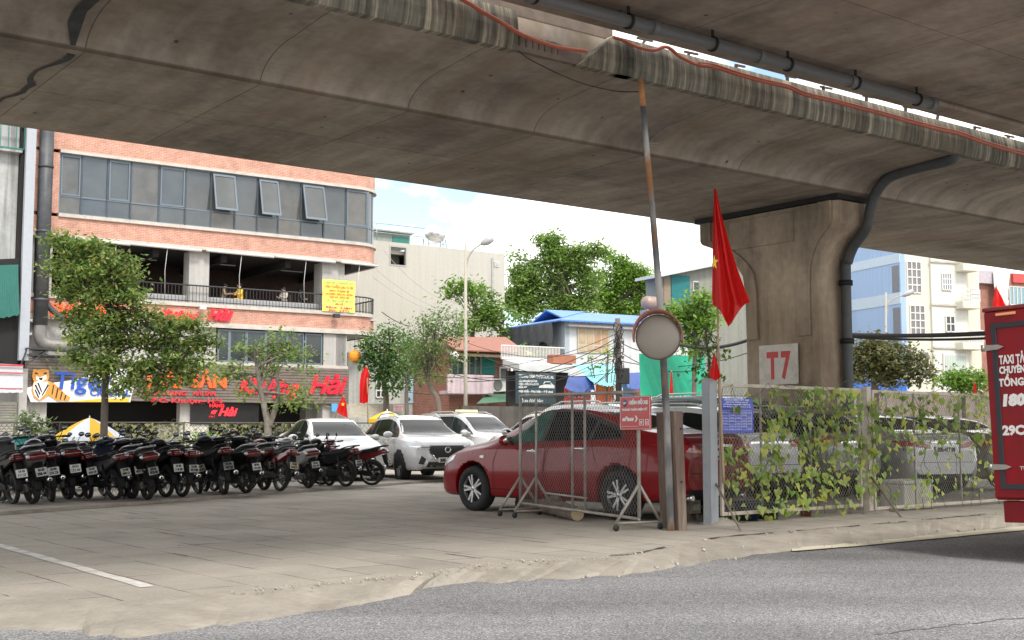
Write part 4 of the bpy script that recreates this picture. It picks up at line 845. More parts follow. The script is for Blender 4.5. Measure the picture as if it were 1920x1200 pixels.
b = MB(); g0 = (.5, m0-1.5, zE+.16); g1 = (.5, m0+1.5, zE+.16); gt = (.45, m0, zR+.05); rr = (2.7, m0, zR+.06); slab(b, [g0, gt, rr]); slab(b, [g1, rr, gt]); b.build('gable_cap', BR_, bh)
zl = zE-.12
n_a, n_b = 0.2, dL+.3
bb = MB(); vs = []
for i in range(25):
    for j in range(4): vs.append((-ov-.05+.06*math.sin(i*1.7+j), n_a+(n_b-n_a)*i/24, zl-.06-.33*j*(1+.12*math.sin(i*1.1))))
bb.add(vs, [(i*4+j, i*4+j+1, i*4+5+j, i*4+4+j) for i in range(24) for j in range(3)], 0, True); bb.build('eave_sheet', pm('grey tarpaulin', (.07, .08, .09), rough=.6, var=.2), bh)
b = MB(); b.tube([(.0, -.3, zE-.35), (sR, -.3, zE-.35)], .06, 6); b.build('gutter', WHT, bh)
# flat annex with red planter in front of the blue roofed house
FA = Frame(958, 52, 33)
an = fthing('annex_building', 'low annex with grey flat roof, balcony rail and red planter before the blue roofed house', 'building', FA)
sa1 = FA.S(1070, 690); zr = FA.Z(960, 686)
b = MB(); slab(b, [(-.1, -.8, zr+.05), (sa1, -.8, zr+.05), (sa1+.2, .5, zr+.3), (-.1, .5, zr+.3)], .3); b.build('roof', pm('pale grey roof', (.55, .56, .56), rough=.7, var=.12, dirt=(.36, .35, .33), dirtamt=.6), an)
b = MB(); b.box(0, .2, 0, sa1, .4, zr-.2); b.build('wall', DARK, an)
b = MB(); za = zr+.3
b.box(-.2, .4, za, sa1, .5, za+.1)
for i in range(40): s = -.2+sa1*i/40; b.bar((s, .45, za+.1), (s, .45, za+.6), .03)
b.bar((-.2, .45, za+.6), (sa1, .45, za+.6), .05); b.build('balcony_rail', WHT, an)
b = MB(); s0, s1 = FA.S(1030, 670, -.3), FA.S(1073, 670, -.3); z0 = FA.Z(1050, 683, -.3); b.bbox(s0, -.6, z0, s1, -.1, z0+.4, .03); tag(b.build('planter_box', pm('terracotta red', (.33, .13, .075), rough=.7, var=.15), None), 'long terracotta planter on the flat annex roof', 'planter')
pl = bpy.data.objects['planter_box']; pl.matrix_basis = an.matrix_basis.copy()
# brick house left of it with green shutter and pink balcony
FK = Frame(842, 56, 33)
bk_ = fthing('brick_house', 'old brick house with teal shutter, pink balcony wall and patched roof', 'house', FK)
zK = FK.Z(900, 640); sK = FK.S(958, 690)
b = MB(); b.box(0, 0, 0, sK, .3, zK); b.box(sK-.3, .3, 0, sK, 7, zK); b.box(0, .3, 0, .3, 7, zK); b.build('wall', BRK2, bk_)
x0, x1, z0, z1 = FK.S(900, 680), FK.S(926, 680), FK.Z(912, 702), FK.Z(912, 648)
b = MB(); b.box(x0, -.12, z0, x1, -.003, z1); b.build('shutter', corr_mat('teal corrugated shutter', (.01, .26, .22), .09), bk_)
x0 = FK.S(845, 680); b = MB(); b.box(x0, -.1, z0, FK.S(899, 680), -.004, z1-.3); wo = b.build('window', pm('green tinted glass', (.06, .11, .1), rough=.15, var=.5, scale=1), bk_)
b = MB()
for i in range(6): s = x0+(FK.S(899, 680)-x0)*i/5; b.box(s-.04, -.14, z0, s+.04, -.1, z1-.3)
b.build('frame', pm('grey green frame', (.2, .26, .24)), wo)
b = MB(); y0, y1 = FK.Z(870, 740), FK.Z(870, 704); b.bbox(FK.S(840, 720, -.9), -.9, y0, FK.S(926, 720, -.9), -.75, y1, .03); b.box(FK.S(840, 720, -.9)+.05, -.75, y0, FK.S(926, 720, -.9)-.05, -.003, y0+.15); b.build('balcony_wall', pm('faded pink paint', (.56, .45, .48), rough=.8, var=.12, streak=.3), bk_)
TR = pm('patched roof boards', (.5, .38, .24), rough=.8, var=.25, scale=3, dirt=(.3, .2, .12), dirtamt=.8)
b = MB(); slab(b, [(-.5, -1.3, FK.Z(860, 662, -1.3)), (sK+.4, -1.3, FK.Z(950, 662, -1.3)-.1), (sK+.4, 1.6, zK+.35), (-.3, 1.6, zK+.15)], .12); b.build('roof', TR, bk_)
b = MB(); slab(b, [(-.6, -1.6, FK.Z(860, 655, -1.6)), (3.2, -1.6, FK.Z(860, 655, -1.6)), (3.2, .2, zK+.28), (-.6, .2, zK+.12)], .06); b.build('red_sheet', pm('red roof sheet', (.27, .11, .075), rough=.6, var=.2), bk_)
b = MB(); slab(b, [(FK.S(925, 660), -1.5, FK.Z(940, 668, -1.5)), (sK+.3, -1.5, FK.Z(940, 668, -1.5)+.2), (sK+.3, -.1, zK-.2), (FK.S(925, 660), -.1, zK-.3)], .06); b.build('yellow_awning', pm('ochre sheet', (.6, .38, .14), rough=.6, var=.15), bk_)
b = MB(); b.box(FK.S(935, 700), -.08, FK.Z(940, 728), FK.S(952, 700), -.003, FK.Z(940, 688)); wo = b.build('window', WHT, bk_); b = MB(); b.box(FK.S(937.5, 700), -.1, FK.Z(940, 725), FK.S(949.5, 700), -.082, FK.Z(940, 691)); b.build('pane', WGD, wo)
b = MB(); b.box(0.3, .05, 0, sK-.3, .35, 2.6)
ACM = pm('ac casing', (.56, .56, .53), rough=.5, var=.06)
def ac_unit(F, px, py, label, n=-.5):
    s, z = F.hit(px, py, n); o = fthing('air_conditioner', label, 'air conditioner', F, s, n, z, 'air conditioners on the brick house'); b = MB(); b.bbox(-.42, 0, 0, .42, .34, .62, .03); b.build('casing', ACM, o)
    b = MB(); b.lathe([(0, -.012), (.22, -.012), (.25, -.02), (.26, .01)], (-.1, 0, .31), 'y', 20); b.build('fan_grille', pm('fan dark', (.12, .12, .12)), o); b = MB(); b.bar((-.3, 0, -.02), (-.3, .5, -.02), .04); b.bar((.3, 0, -.02), (.3, .5, -.02), .04); b.build('bracket', DSTEEL, o)
ac_unit(FK, 937, 735, 'air conditioner box nearer the street lamp on the brick house'); ac_unit(FK, 966, 735, 'air conditioner box next to the dark car care sign')
awn('shop_awning', 'sloping dull green shop awning beside the dark car care sign', FK, [(912, 740), (968, 737), (968, 752), (893, 757)], (-.4, -1.6), pm('dull green sheet', (.09, .2, .13), rough=.6, var=.15), 'awning', wav=.01)
FS = Frame(968, 50, 33)
def board(name, label, F, px0, px1, py0, py1, n, mat, cat='sign', t=.08, group=None):
    s0, z0 = F.hit(px0, py1, n); s1, z1 = F.hit(px1, py0, n)[0], F.hit(px0, py0, n)[1]; o = fthing(name, label, cat, F, s0, n, z0, group); b = MB(); b.bbox(0, 0, 0, s1-s0, t, z1-z0, .015); b.build('panel', mat, o); return o, s1-s0, z1-z0, (s0, z0)
TPW = pm('pale print', (.62, .64, .64), rough=.5)
o, W_, H_, og = board('car_care_sign', 'dark teal sign board with pale lettering and a white car outline', FS, 968, 1042, 698, 757, -.2, pm('dark teal board', (.035, .065, .075), rough=.45, var=.1))
for t, zz, sz, wd, x in [('TRUNG TÂM CHĂM SÓC XE', .83, .13, .88, .06), ('SỬA CHỮA BẢO DƯỠNG', .7, .075, .46, .06), ('ĐIỆN - ĐIỀU HÒA Ô TÔ', .6, .075, .5, .06), ('RỬA XE', .5, .075, .2, .06), ('Nội thất - Phụ kiện - Đồ chơi', .37, .08, .86, .06), ('Đánh bóng - Sơn', .26, .075, .5, .22), ('Độ xe chính hãng', .06, .13, .62, .06)]:
    text(t, sz*H_*1.15, TPW, o, (W_*x, -.012, H_*zz), FACE, width=W_*wd, ext=.003, bold=.006)
b = MB(); cp = [(.56, .52), (.58, .6), (.66, .63), (.71, .73), (.84, .74), (.92, .64), (.96, .6), (.96, .52)]; b.prism([(a*W_, c*H_) for a, c in cp], lambda a, c, d: (a, -.005-d, c), .012); b.build('car_picture', TPW, o)
b = MB(); b.prism([(a*W_, c*H_) for a, c in [(.68, .64), (.725, .71), (.83, .715), (.885, .64)]], lambda a, c, d: (a, -.018-d, c), .004); b.build('picture_window', pm('dark teal board', (.035, .065, .075)), o)
o, W_, H_, og = board('menu_sign', 'small dark sign with red and white lines above the silver car', FK, 903, 955, 760, 780, -.8, pm('dark green board', (.04, .05, .05), rough=.5))
for t, zz, mm in [('SỬA CHỮA Ô TÔ', .62, PR), ('RỬA XE - THAY DẦU', .28, RDL)]: text(t, .25*H_, mm, o, (W_*.15, -.01, H_*zz), FACE, width=W_*.7, ext=.003)
RB = pm('red sign face', (.5, .06, .05), rough=.5, var=.1); OB = pm('orange sign face', (.72, .15, .06), rough=.5, var=.1)
FT = Frame(1060, 47, 33)
o, W_, H_, og = board('shop_sign', 'red shop sign with small pale lettering next to the blue tarpaulin stall', FT, 1060, 1108, 726, 764, -.1, RB); text('CHẾ SƯỚNG', .2*H_, TPW, o, (W_*.1, -.01, H_*.75), FACE, width=W_*.8, ext=.003); text('NƯỚC - CÀ PHÊ', .16*H_, TPW, o, (W_*.1, -.01, H_*.2), FACE, width=W_*.8, ext=.003); text('TRÀ ĐÁ', .16*H_, TPW, o, (W_*.1, -.01, H_*.46), FACE, width=W_*.6, ext=.003)
o, W_, H_, og = board('shop_sign', 'bright orange sign board left of the tangled utility pole', FT, 1119, 1150, 718, 760, -.1, OB); text('BÁNH MÌ', .2*H_, pm('yellow print', (.75, .5, .05)), o, (W_*.1, -.01, H_*.7), FACE, width=W_*.8, ext=.003)
o, W_, H_, og = board('shop_sign', 'blue and orange stall sign right of the tangled utility pole', FT, 1170, 1206, 716, 746, -.1, pm('blue sign face', (.12, .32, .6), rough=.5)); text('VILLA', .22*H_, TPW, o, (W_*.04, -.01, H_*.55), FACE, width=W_*.4, ext=.003); b = MB(); b.box(W_*.5, -.03, 0, W_, -.005, H_); b.build('orange_half', OB, o)
BT = pm('turquoise tarpaulin', (.18, .52, .56), rough=.45, var=.1); BT2 = pm('blue tarpaulin', (.035, .075, .26), rough=.45, var=.15)
awn('tarpaulin', 'turquoise tarpaulin roof sloping down from the annex', FT, [(1072, 682), (1150, 684), (1172, 716), (1112, 718)], (2.0, -.6), BT, 'tarpaulin', sag=.15, wav=.06)
awn('tarpaulin', 'dark blue tarpaulin stall roof between the dark sign and the orange sign', FT, [(1066, 705), (1112, 706), (1114, 730), (1058, 728)], (.3, -.5), BT2, 'tarpaulin', sag=.15, wav=.06)
awn('tarpaulin', 'dark blue tarpaulin right of the tangled utility pole', FT, [(1168, 700), (1200, 698), (1218, 722), (1176, 728)], (.3, -.6), BT2, 'tarpaulin', sag=.1, wav=.06)
awn('tarpaulin', 'light blue tarpaulin behind the tangled utility pole', FT, [(1160, 700), (1190, 706), (1196, 728), (1160, 726)], (.6, .1), pm('light blue sheet', (.2, .42, .58), rough=.5), 'tarpaulin', wav=.05)
FG = Frame(1195, 44, 34)
awn('tarpaulin', 'big bright green tarpaulin sheet stretched right of the convex mirror', FG, [(1198, 663), (1322, 668), (1322, 742), (1200, 745)], (0, 0), pm('bright green tarpaulin', (.015, .36, .22), rough=.45, var=.1, scale=3), 'tarpaulin', wav=.05, nx=40, nz=20)
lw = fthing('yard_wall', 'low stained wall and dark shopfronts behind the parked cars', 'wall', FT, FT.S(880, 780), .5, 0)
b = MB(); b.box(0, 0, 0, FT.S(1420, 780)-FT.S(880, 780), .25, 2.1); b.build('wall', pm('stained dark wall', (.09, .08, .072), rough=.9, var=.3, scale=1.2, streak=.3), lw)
# flat grey house behind the mirror
FH = Frame(1240, 62, 30)
gh = fthing('metal_clad_house', 'grey house with teal corrugated panel and slanting roof behind the convex mirror', 'house', FH)
sH = FH.S(1420, 560); zh0, zh1 = FH.Z(1245, 512), FH.Z(1340, 494); b = MB()
b.prism([(0, 0), (sH, 0), (sH, zh1+.6), (0, zh0-.1)], lambda a, c, d: (a, d*1.2, c), 1); b.build('wall', pm('khaki cladding', (.23, .235, .2), rough=.7, var=.12, streak=.15), gh)
b = MB(); slab(b, [(-.6, -.5, zh0-.2), (sH+.3, -.5, zh1+.75), (sH+.3, 1.3, zh1+.75), (-.6, 1.3, zh0-.2)], .15); b.build('roof', pm('light grey sheet', (.5, .5, .5), rough=.5, var=.1), gh)
b = MB(); b.box(FH.S(1258, 540), -.06, FH.Z(1270, 572), FH.S(1292, 540), -.003, FH.Z(1270, 516)); b.build('cladding_panel', corr_mat('teal cladding', (.02, .2, .2), .1), gh)
b = MB(); b.box(FH.S(1244, 540), -.05, FH.Z(1250, 572), FH.S(1256, 540), -.003, FH.Z(1250, 522)); b.build('plank_panel', pm('brown planks', (.24, .18, .12), rough=.8, var=.3, stretch=(1, 1, 12)), gh)
b = MB(); b.box(FH.S(1299, 540), -.05, FH.Z(1300, 546), FH.S(1309, 540), -.003, FH.Z(1300, 527)); wo = b.build('window', WHT, gh); b = MB()
for i in range(3): x = FH.S(1300+i*3, 540); b.box(x, -.06, FH.Z(1300, 544), x+.1, -.052, FH.Z(1300, 529))
b.build('pane', WGD, wo)['kind'] = 'stuff'
s, z = FH.hit(1222, 582, -1.0); tk2 = fthing('water_tank', 'small pinkish water tank behind the top of the convex mirror', 'water tank', FH, s, -1.0, z); b = MB(); b.lathe([(0, -.5), (.28, -.46), (.34, -.32), (.34, .32), (.28, .46), (0, .5)], (0, 0, .36), 'x', 20); b.build('tank', pm('dull pink steel', (.3, .22, .19), rough=.5, metal=.3), tk2); b = MB(); b.box(-.5, -.3, -.6, -.4, .3, 0); b.box(.4, -.3, -.6, .5, .3, 0); b.build('stand', STEEL, tk2)
b = MB(); FQ = Frame(1210, 64, 32); b.box(FQ.S(1240, 640), 0, 0, FQ.S(1440, 640), 5, FQ.Z(1330, 622)); b.box(FQ.S(1240, 640)-.2, -.25, FQ.Z(1330, 622), FQ.S(1440, 640), 5, FQ.Z(1330, 618)); yb = fthing('yellow_house', 'low pale yellow house with flat roof behind the green tarpaulin', 'house', FQ); b.build('wall', pm('pale yellow render', (.62, .56, .38), rough=.8, var=.08, streak=.15), yb)
b = MB(); zz = FQ.Z(1330, 618)
for i in range(60): s = FQ.S(1290, 610)+i*.14; b.bar((s, .2, zz), (s, .2, zz+.8), .04)
b.bar((FQ.S(1290, 610), .2, zz+.8), (FQ.S(1290, 610)+8.3, .2, zz+.8), .06); b.build('roof_rail', DSTEEL, yb)
# ------------------------------------------------------------------ blue and cream houses on the right
FC = Frame(1697, 62, 20)        # front along s; blue flank along n at s=0
ch_ = fthing('cream_house', 'tall house with pale blue flank and cream front with white gridded windows', 'house', FC)
BLU = pm('sky blue render', (.30, .42, .62), rough=.8, var=.05, streak=.08); CRM = pm('cream paint', (.6, .58, .48), rough=.75, var=.03, streak=.05)
zc = FC.Z(1697, 420)
nB = nof(1560, 600, FC)[0]; b = MB(); b.box(-.01, 0, 0, .3, max(nB, 4)+6, zc); b.build('blue_flank', BLU, ch_)
def flank_z(px, py): return nof(px, py, FC)[1]
for (pa, pb) in [((1697, 474), (1697, 489)), ((1697, 548), (1697, 567))]:
    z1_, z0_ = flank_z(*pa), flank_z(*pb); b = MB(); b.box(-.04, 0.0, z0_-.02, -.012, max(nB, 4)+5.9, z1_+.05); b.build('pale_band', pm('pale blue band', (.44, .53, .62), rough=.8, var=.06), ch_)
for y0, y1 in [(549, 498), (630, 577)]:
    n0, n1 = nof(1687, 550, FC)[0], nof(1674, 550, FC)[0]; b = MB(); b.box(-.03, n0, flank_z(1680, y1+0), -.012, n1, flank_z(1680, y0)); b.build('louvre_window', pm('dark louvre', (.16, .17, .19), rough=.6), ch_)
sC1 = FC.S(1810, 560)
b = MB(); b.box(.0, .002, 0, sC1, .3, zc-.01); b.build('front_wall', CRM, ch_)
def grid_win(F, par, px0, px1, py0, py1, nx, nz, n=0., name='window', fm=None, gm=None, t=.06):
    s0, s1 = F.S(px0, (py0+py1)/2, n), F.S(px1, (py0+py1)/2, n); z0, z1 = F.Z((px0+px1)/2, py1, n), F.Z((px0+px1)/2, py0, n); b = MB()
    for i in range(nx+1): s = s0+(s1-s0)*i/nx; b.box(s-t/2, n-.07, z0, s+t/2, n-.004, z1)
    for j in range(nz+1):
        z = z0+(z1-z0)*j/nz
        for i in range(nx): a, c = s0+(s1-s0)*i/nx+t/2, s0+(s1-s0)*(i+1)/nx-t/2; b.box(a, n-.065, z-t/2, c, n-.006, z+t/2)
    o = b.build(name, fm or WHT, par); g = MB(); g.box(s0, n-.035, z0, s1, n-.025, z1); g.build('pane', gm or pm('grey glass', (.17, .165, .165), rough=.12, var=.3, scale=1), o); return o
grid_win(FC, ch_, 1700, 1726, 491, 549, 3, 4); grid_win(FC, ch_, 1706, 1733, 573, 629, 3, 4); grid_win(FC, ch_, 1722, 1741, 660, 700, 2, 4)
b = MB(); sS = FC.S(1744, 560); b.box(sS, -.12, 0, sC1, -.004, zc-.03); b.build('clad_bay', pm('white siding', (.58, .58, .53), rough=.7, var=.04), ch_)
for py in (494, 574, 654):
    b = MB(); z = FC.Z(1770, py); b.box(sS-.05, -.2, z, sC1, -.12, z+.1); b.build('ledge', LEDGE, ch_)
grid_win(FC, ch_, 1766, 1783, 513, 544, 4, 3, n=-.13, gm=pm('blue grey glass', (.2, .27, .33), rough=.15)); grid_win(FC, ch_, 1773, 1789, 593, 622, 2, 2, n=-.13, gm=WGD)
x0, x1, z0, z1 = FC.S(1768, 690, -.13), FC.S(1812, 690, -.13), FC.Z(1790, 720, -.13), FC.Z(1790, 663, -.13); b = MB(); b.box(x0, -.2, z0, x1, -.128, z1); wo = b.build('curtained_window', WHT, ch_); b = MB(); vs = []
for i in range(49): x = x0+.1+(x1-x0-.2)*i/48; vs += [(x, -.215-.03*math.sin(i*1.6), z0+.05), (x, -.215-.03*math.sin(i*1.6), z1-.1)]
b.add(vs, [(2*i, 2*i+2, 2*i+3, 2*i+1) for i in range(48)], 0, True); b.build('curtain', pm('pale green curtain', (.42, .5, .44), rough=.7, var=.08), wo)
FD = Frame(1806, 63.5, 22)
ch2 = fthing('balcony_house', 'narrow cream house with stacked white balconies behind the red truck', 'house', FD)
b = MB(); sD = FD.S(1838, 600); b.box(0, 0, 0, sD, 6, FD.Z(1806, 470)); b.build('wall', CRM, ch2)
for py, px in [(507, 1832), (577, 1836), (654, 1843)]:
    z = FD.Z(1820, py, -.8); b = MB(); b.bbox(FD.S(1804, py, -.8), -.9, z-.05, FD.S(px, py, -.8), 0, z+.33, .04); bo = b.build('balcony', CRM, ch2); b = MB()
    for i in range(9): s = FD.S(1820, py, -.8)+(FD.S(px, py, -.8)-FD.S(1820, py, -.8))*i/8; b.bar((s, -.85, z+.33), (s, -.85, z+.95), .06)
    for zz in (z+.5, z+.68, z+.95): b.bar((FD.S(1804, py, -.8), -.85, zz), (FD.S(px, py, -.8), -.85, zz), .06)
    b.build('balcony_rail', WHT, bo); b = MB(); b.box(FD.S(1808, py, 0), -.05, z+.4, FD.S(1816, py, 0), -.004, z+2.1); b.build('balcony_door', pm('beige door leaf', (.5, .45, .38)), ch2)
FE = Frame(1826, 72, 25)
br3 = fthing('terrace_house', 'red brick terrace house with a white draped sheet behind the truck', 'house', FE)
b = MB(); b.box(0, 0, 0, FE.S(2050, 600), 7, FE.Z(1840, 508)); b.build('wall', BRK2, br3)
b = MB(); b.box(-.3, -.3, FE.Z(1840, 532), FE.S(1866, 560), -.003, FE.Z(1840, 508)); b.build('shade_cloth', pm('mauve sheet', (.42, .38, .42), rough=.7, var=.15), br3)
grid_win(FE, br3, 1892, 1920, 538, 572, 4, 1, gm=pm('blue glass', (.2, .32, .36), rough=.15)); b = MB(); b.box(FE.S(1896, 520), -.15, FE.Z(1900, 530), FE.S(1990, 520), -.003, FE.Z(1900, 513)); b.build('red_sign_band', RB, br3)
awn('draped_sheet', 'white sheet draped down the terrace house front', FE, [(1862, 508), (1894, 510), (1886, 575), (1864, 572)], (-.4, -.5), WHT, 'sheet', wav=.2)
o, W_, H_, og = board('shop_sign', 'wide blue shop sign under the dark tree on the right', Frame(1590, 55, 22), 1588, 1700, 712, 732, 0, pm('royal blue sign', (.03, .13, .5), rough=.5))
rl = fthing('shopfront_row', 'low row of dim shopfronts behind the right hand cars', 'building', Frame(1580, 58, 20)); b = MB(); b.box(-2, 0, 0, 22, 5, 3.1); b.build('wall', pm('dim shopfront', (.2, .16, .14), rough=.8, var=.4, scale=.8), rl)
# ================================================================== TREES AND PLANTS
def leaves(C, nper, spread, size, droop=.5, flat=.6, seed=1, aspect=.5):
    """small folded diamond leaves gathered round clump centres C (n,3)"""
    g = np.random.default_rng(seed); n = len(C)*nper; c = np.repeat(C, nper, 0)+g.normal(0, 1, (n, 3))*np.array([spread, spread, spread*flat])
    a = g.uniform(0, 2*np.pi, n); tilt = g.normal(-droop*.6, .45, n); d = np.stack([np.cos(a)*np.cos(tilt), np.sin(a)*np.cos(tilt), np.sin(tilt)], 1)
    up = np.stack([g.normal(0, .45, n), g.normal(0, .45, n), np.ones(n)], 1); s = np.cross(d, up); s /= np.linalg.norm(s, axis=1)[:, None]+1e-9; nn = np.cross(s, d)
    L = (size*g.uniform(.65, 1.35, n))[:, None]; w = L*aspect
    V = np.stack([c, c+d*L*.45+s*w*.5-nn*L*.08, c+d*L, c+d*L*.45-s*w*.5-nn*L*.08], 1).reshape(-1, 3)
    return V, np.arange(n*4).reshape(-1, 4)
def blob_points(blobs, density, seed=1, shell=.5):
    g = np.random.default_rng(seed); out = []
    for c, r in blobs:
        n = max(3, int(density*(r[0]*r[1]*r[2])**(2/3))); v = g.normal(0, 1, (n, 3)); v /= np.linalg.norm(v, axis=1)[:, None]; k = g.uniform(0, 1, n)**shell*g.uniform(.85, 1.12, n)
        out.append(np.array(c)+v*k[:, None]*np.array(r))
    return np.concatenate(out)
BARK = pm('grey bark', (.13, .11, .09), rough=.95, var=.35, scale=9, bump=.8, stretch=(1, 1, .3)); BARKP = pm('pale bark', (.16, .14, .115), rough=.95, var=.3, scale=8, bump=.6, dirt=(.3, .29, .26), dirtscale=2, dirtamt=.3)
def tree(name, label, px, py, D, blobs, trunk, r0, leaf, mat, density=14, nper=26, spread=.28, bark=None, group=None, seed=1, z0=0., limbs=14, droop=.5, cat='tree', shell=.5, aspect=.5, crown='crown'):
    """blobs: (px, py, rx, ry) photo ellipses of foliage; trunk: list of photo points from the foot up; both laid out at depth D"""
    base = at(px, py, D); base.z = z0; o = thing(name, label, cat, base, 0, group); k = D/FPX; B = []; g = random.Random(seed)
    for q in blobs:
        c = at(q[0], q[1], D); dy = (q[4] if len(q) > 4 else g.uniform(-.35, .35)*q[2]*k*1.4); B.append(((c.x, c.y+dy, c.z), (q[2]*k, q[2]*k*.9, q[3]*k)))
    C = blob_points(B, density, seed, shell); V, F = leaves(C, nper, spread, leaf, droop, seed=seed, aspect=aspect)
    b = MB(); T = [Vector((base.x, base.y, z0))]+[at(x, y, D) for x, y in trunk]; T = smooth_path(T, 4); n = len(T); b.tube(T, [r0*(1-.55*i/(n-1)) for i in range(n)], 9)
    for i in range(limbs):
        tgt = Vector(C[g.randrange(len(C))]); st = T[g.randrange(int(n*.55), n)]; mid = st.lerp(tgt, .5)+Vector((g.uniform(-.2, .2), g.uniform(-.2, .2), g.uniform(0, .35))); q = smooth_path([st, mid, tgt], 4); m = len(q); b.tube(q, [r0*.36*(1-.82*j/(m-1)) for j in range(m)], 5, cap=False)
    b.build('trunk', bark or BARK, o, world=True); npmesh(crown, V, F, mat, o); return o
LF_A = leafm('olive leaves', [(.04, .075, .02), (.075, .12, .03), (.12, .165, .045), (.18, .175, .06)], .38)
LF_B = leafm('bright leaves', [(.05, .10, .018), (.09, .16, .028), (.15, .22, .045)], .42)
LF_C = leafm('deep green leaves', [(.025, .06, .018), (.045, .095, .025), (.08, .14, .035)], .35)
LF_D = leafm('big tree leaves', [(.065, .11, .028), (.105, .165, .04), (.16, .23, .065)], .4)
LF_E = leafm('brown green leaves', [(.04, .05, .02), (.075, .085, .03), (.12, .1, .04)], .3)
tree('street_tree', 'bushy olive green tree hiding the left part of the brick restaurant', 195, 815, 37.5,
     [(118, 452, 30, 16), (150, 470, 34, 18), (185, 462, 32, 16), (215, 488, 38, 20), (110, 500, 26, 18), (165, 510, 44, 22), (240, 515, 34, 20), (125, 545, 34, 20), (190, 555, 46, 24), (250, 555, 32, 20), (140, 590, 34, 22), (205, 600, 48, 24), (270, 590, 34, 20), (310, 605, 34, 18), (345, 612, 36, 18), (165, 635, 40, 22), (235, 640, 46, 22), (300, 642, 42, 22), (360, 645, 36, 20), (385, 640, 22, 14), (145, 668, 28, 18), (205, 678, 44, 20), (270, 684, 44, 20), (330, 678, 38, 20), (375, 680, 26, 18), (240, 712, 34, 14), (300, 712, 34, 14), (345, 706, 24, 12), (185, 705, 24, 12), (275, 735, 16, 8), (222, 730, 18, 8)],
     [(196, 770), (198, 720), (205, 680), (215, 620), (200, 560), (170, 500)], .12, .17, LF_A, density=80, nper=34, spread=.2, seed=3, limbs=30, bark=pm('dark bark', (.05, .042, .035), rough=.95, var=.35, scale=9, bump=.8), shell=.6)
tree('street_tree', 'sparse forked young tree with pale trunk before the red name letters', 502, 840, 36,
     [(470, 650, 30, 14), (520, 640, 26, 20), (540, 652, 30, 20), (455, 700, 30, 14), (430, 690, 26, 18), (500, 670, 26, 18), (560, 665, 24, 16), (575, 690, 20, 12), (560, 735, 24, 16), (540, 750, 26, 14), (575, 755, 14, 8), (465, 735, 12, 14), (410, 700, 16, 12), (520, 690, 22, 12)],
     [(502, 800), (497, 770), (490, 735), (484, 700), (478, 660)], .12, .15, leafm('dry green leaves', [(.06, .10, .025), (.1, .155, .04), (.17, .19, .065)], .42), density=64, nper=24, spread=.2, bark=BARKP, seed=5, limbs=22)
tr2 = [o for o in COL.objects if o.name.startswith('street_tree')][-1]
b = MB(); b.tube(smooth_path([at(503, 800, 36), at(515, 770, 36.1), at(522, 735, 36), at(520, 695, 35.9), at(528, 650, 36)]), [.1-.003*i for i in range(25)], 8)
b.build('fork', BARKP, tr2, world=True)
b = MB(); b.tube([at(490, 815, 35.98), at(492, 800, 35.99)], .01, 4)
tree('street_tree', 'dark dense tree beside the long red flag', 722, 790, 50, [(700, 640, 24, 22), (728, 632, 26, 22), (712, 668, 34, 24), (748, 655, 28, 28), (690, 672, 20, 16), (730, 695, 36, 20), (765, 690, 24, 22), (705, 700, 24, 14), (750, 720, 24, 14)], [(724, 750), (720, 720), (728, 690), (735, 650)], .14, .19, LF_C, density=40, nper=32, spread=.28, seed=7)
tree('street_tree', 'dark tree whose crown mixes with the airy tree left of the street lamp', 766, 790, 48, [(775, 650, 26, 24), (760, 675, 26, 22), (790, 690, 20, 22), (770, 705, 18, 12)], [(762, 750), (764, 720), (770, 680)], .1, .17, LF_C, density=28, nper=28, spread=.28, seed=8)
tree('street_tree', 'airy leaning tree with feathery leaves left of the street lamp', 826, 790, 44, [(815, 622, 34, 22), (790, 602, 28, 14), (830, 592, 26, 14), (848, 632, 24, 18), (805, 655, 36, 22), (838, 672, 26, 20), (775, 640, 26, 22), (852, 612, 18, 12), (790, 685, 30, 16), (820, 705, 26, 14), (765, 665, 18, 14)], [(822, 760), (812, 735), (802, 712), (806, 680), (818, 640)], .11, .13, leafm('feathery leaves', [(.04, .075, .022), (.075, .12, .035), (.12, .16, .06)], .4), density=58, nper=26, spread=.26, seed=9, limbs=30)
tree('garden_tree', 'light green spreading tree in front of the cream wall by the lamp post', 880, 680, 62, [(860, 535, 34, 14), (890, 545, 26, 14), (850, 550, 22, 10), (910, 580, 34, 16), (930, 600, 34, 18), (900, 560, 20, 12), (880, 610, 34, 16), (915, 575, 16, 26), (948, 615, 26, 12), (860, 620, 20, 10)], [(885, 640), (890, 610), (895, 580)], .14, .24, LF_B, density=30, nper=28, spread=.34, seed=11, limbs=18)
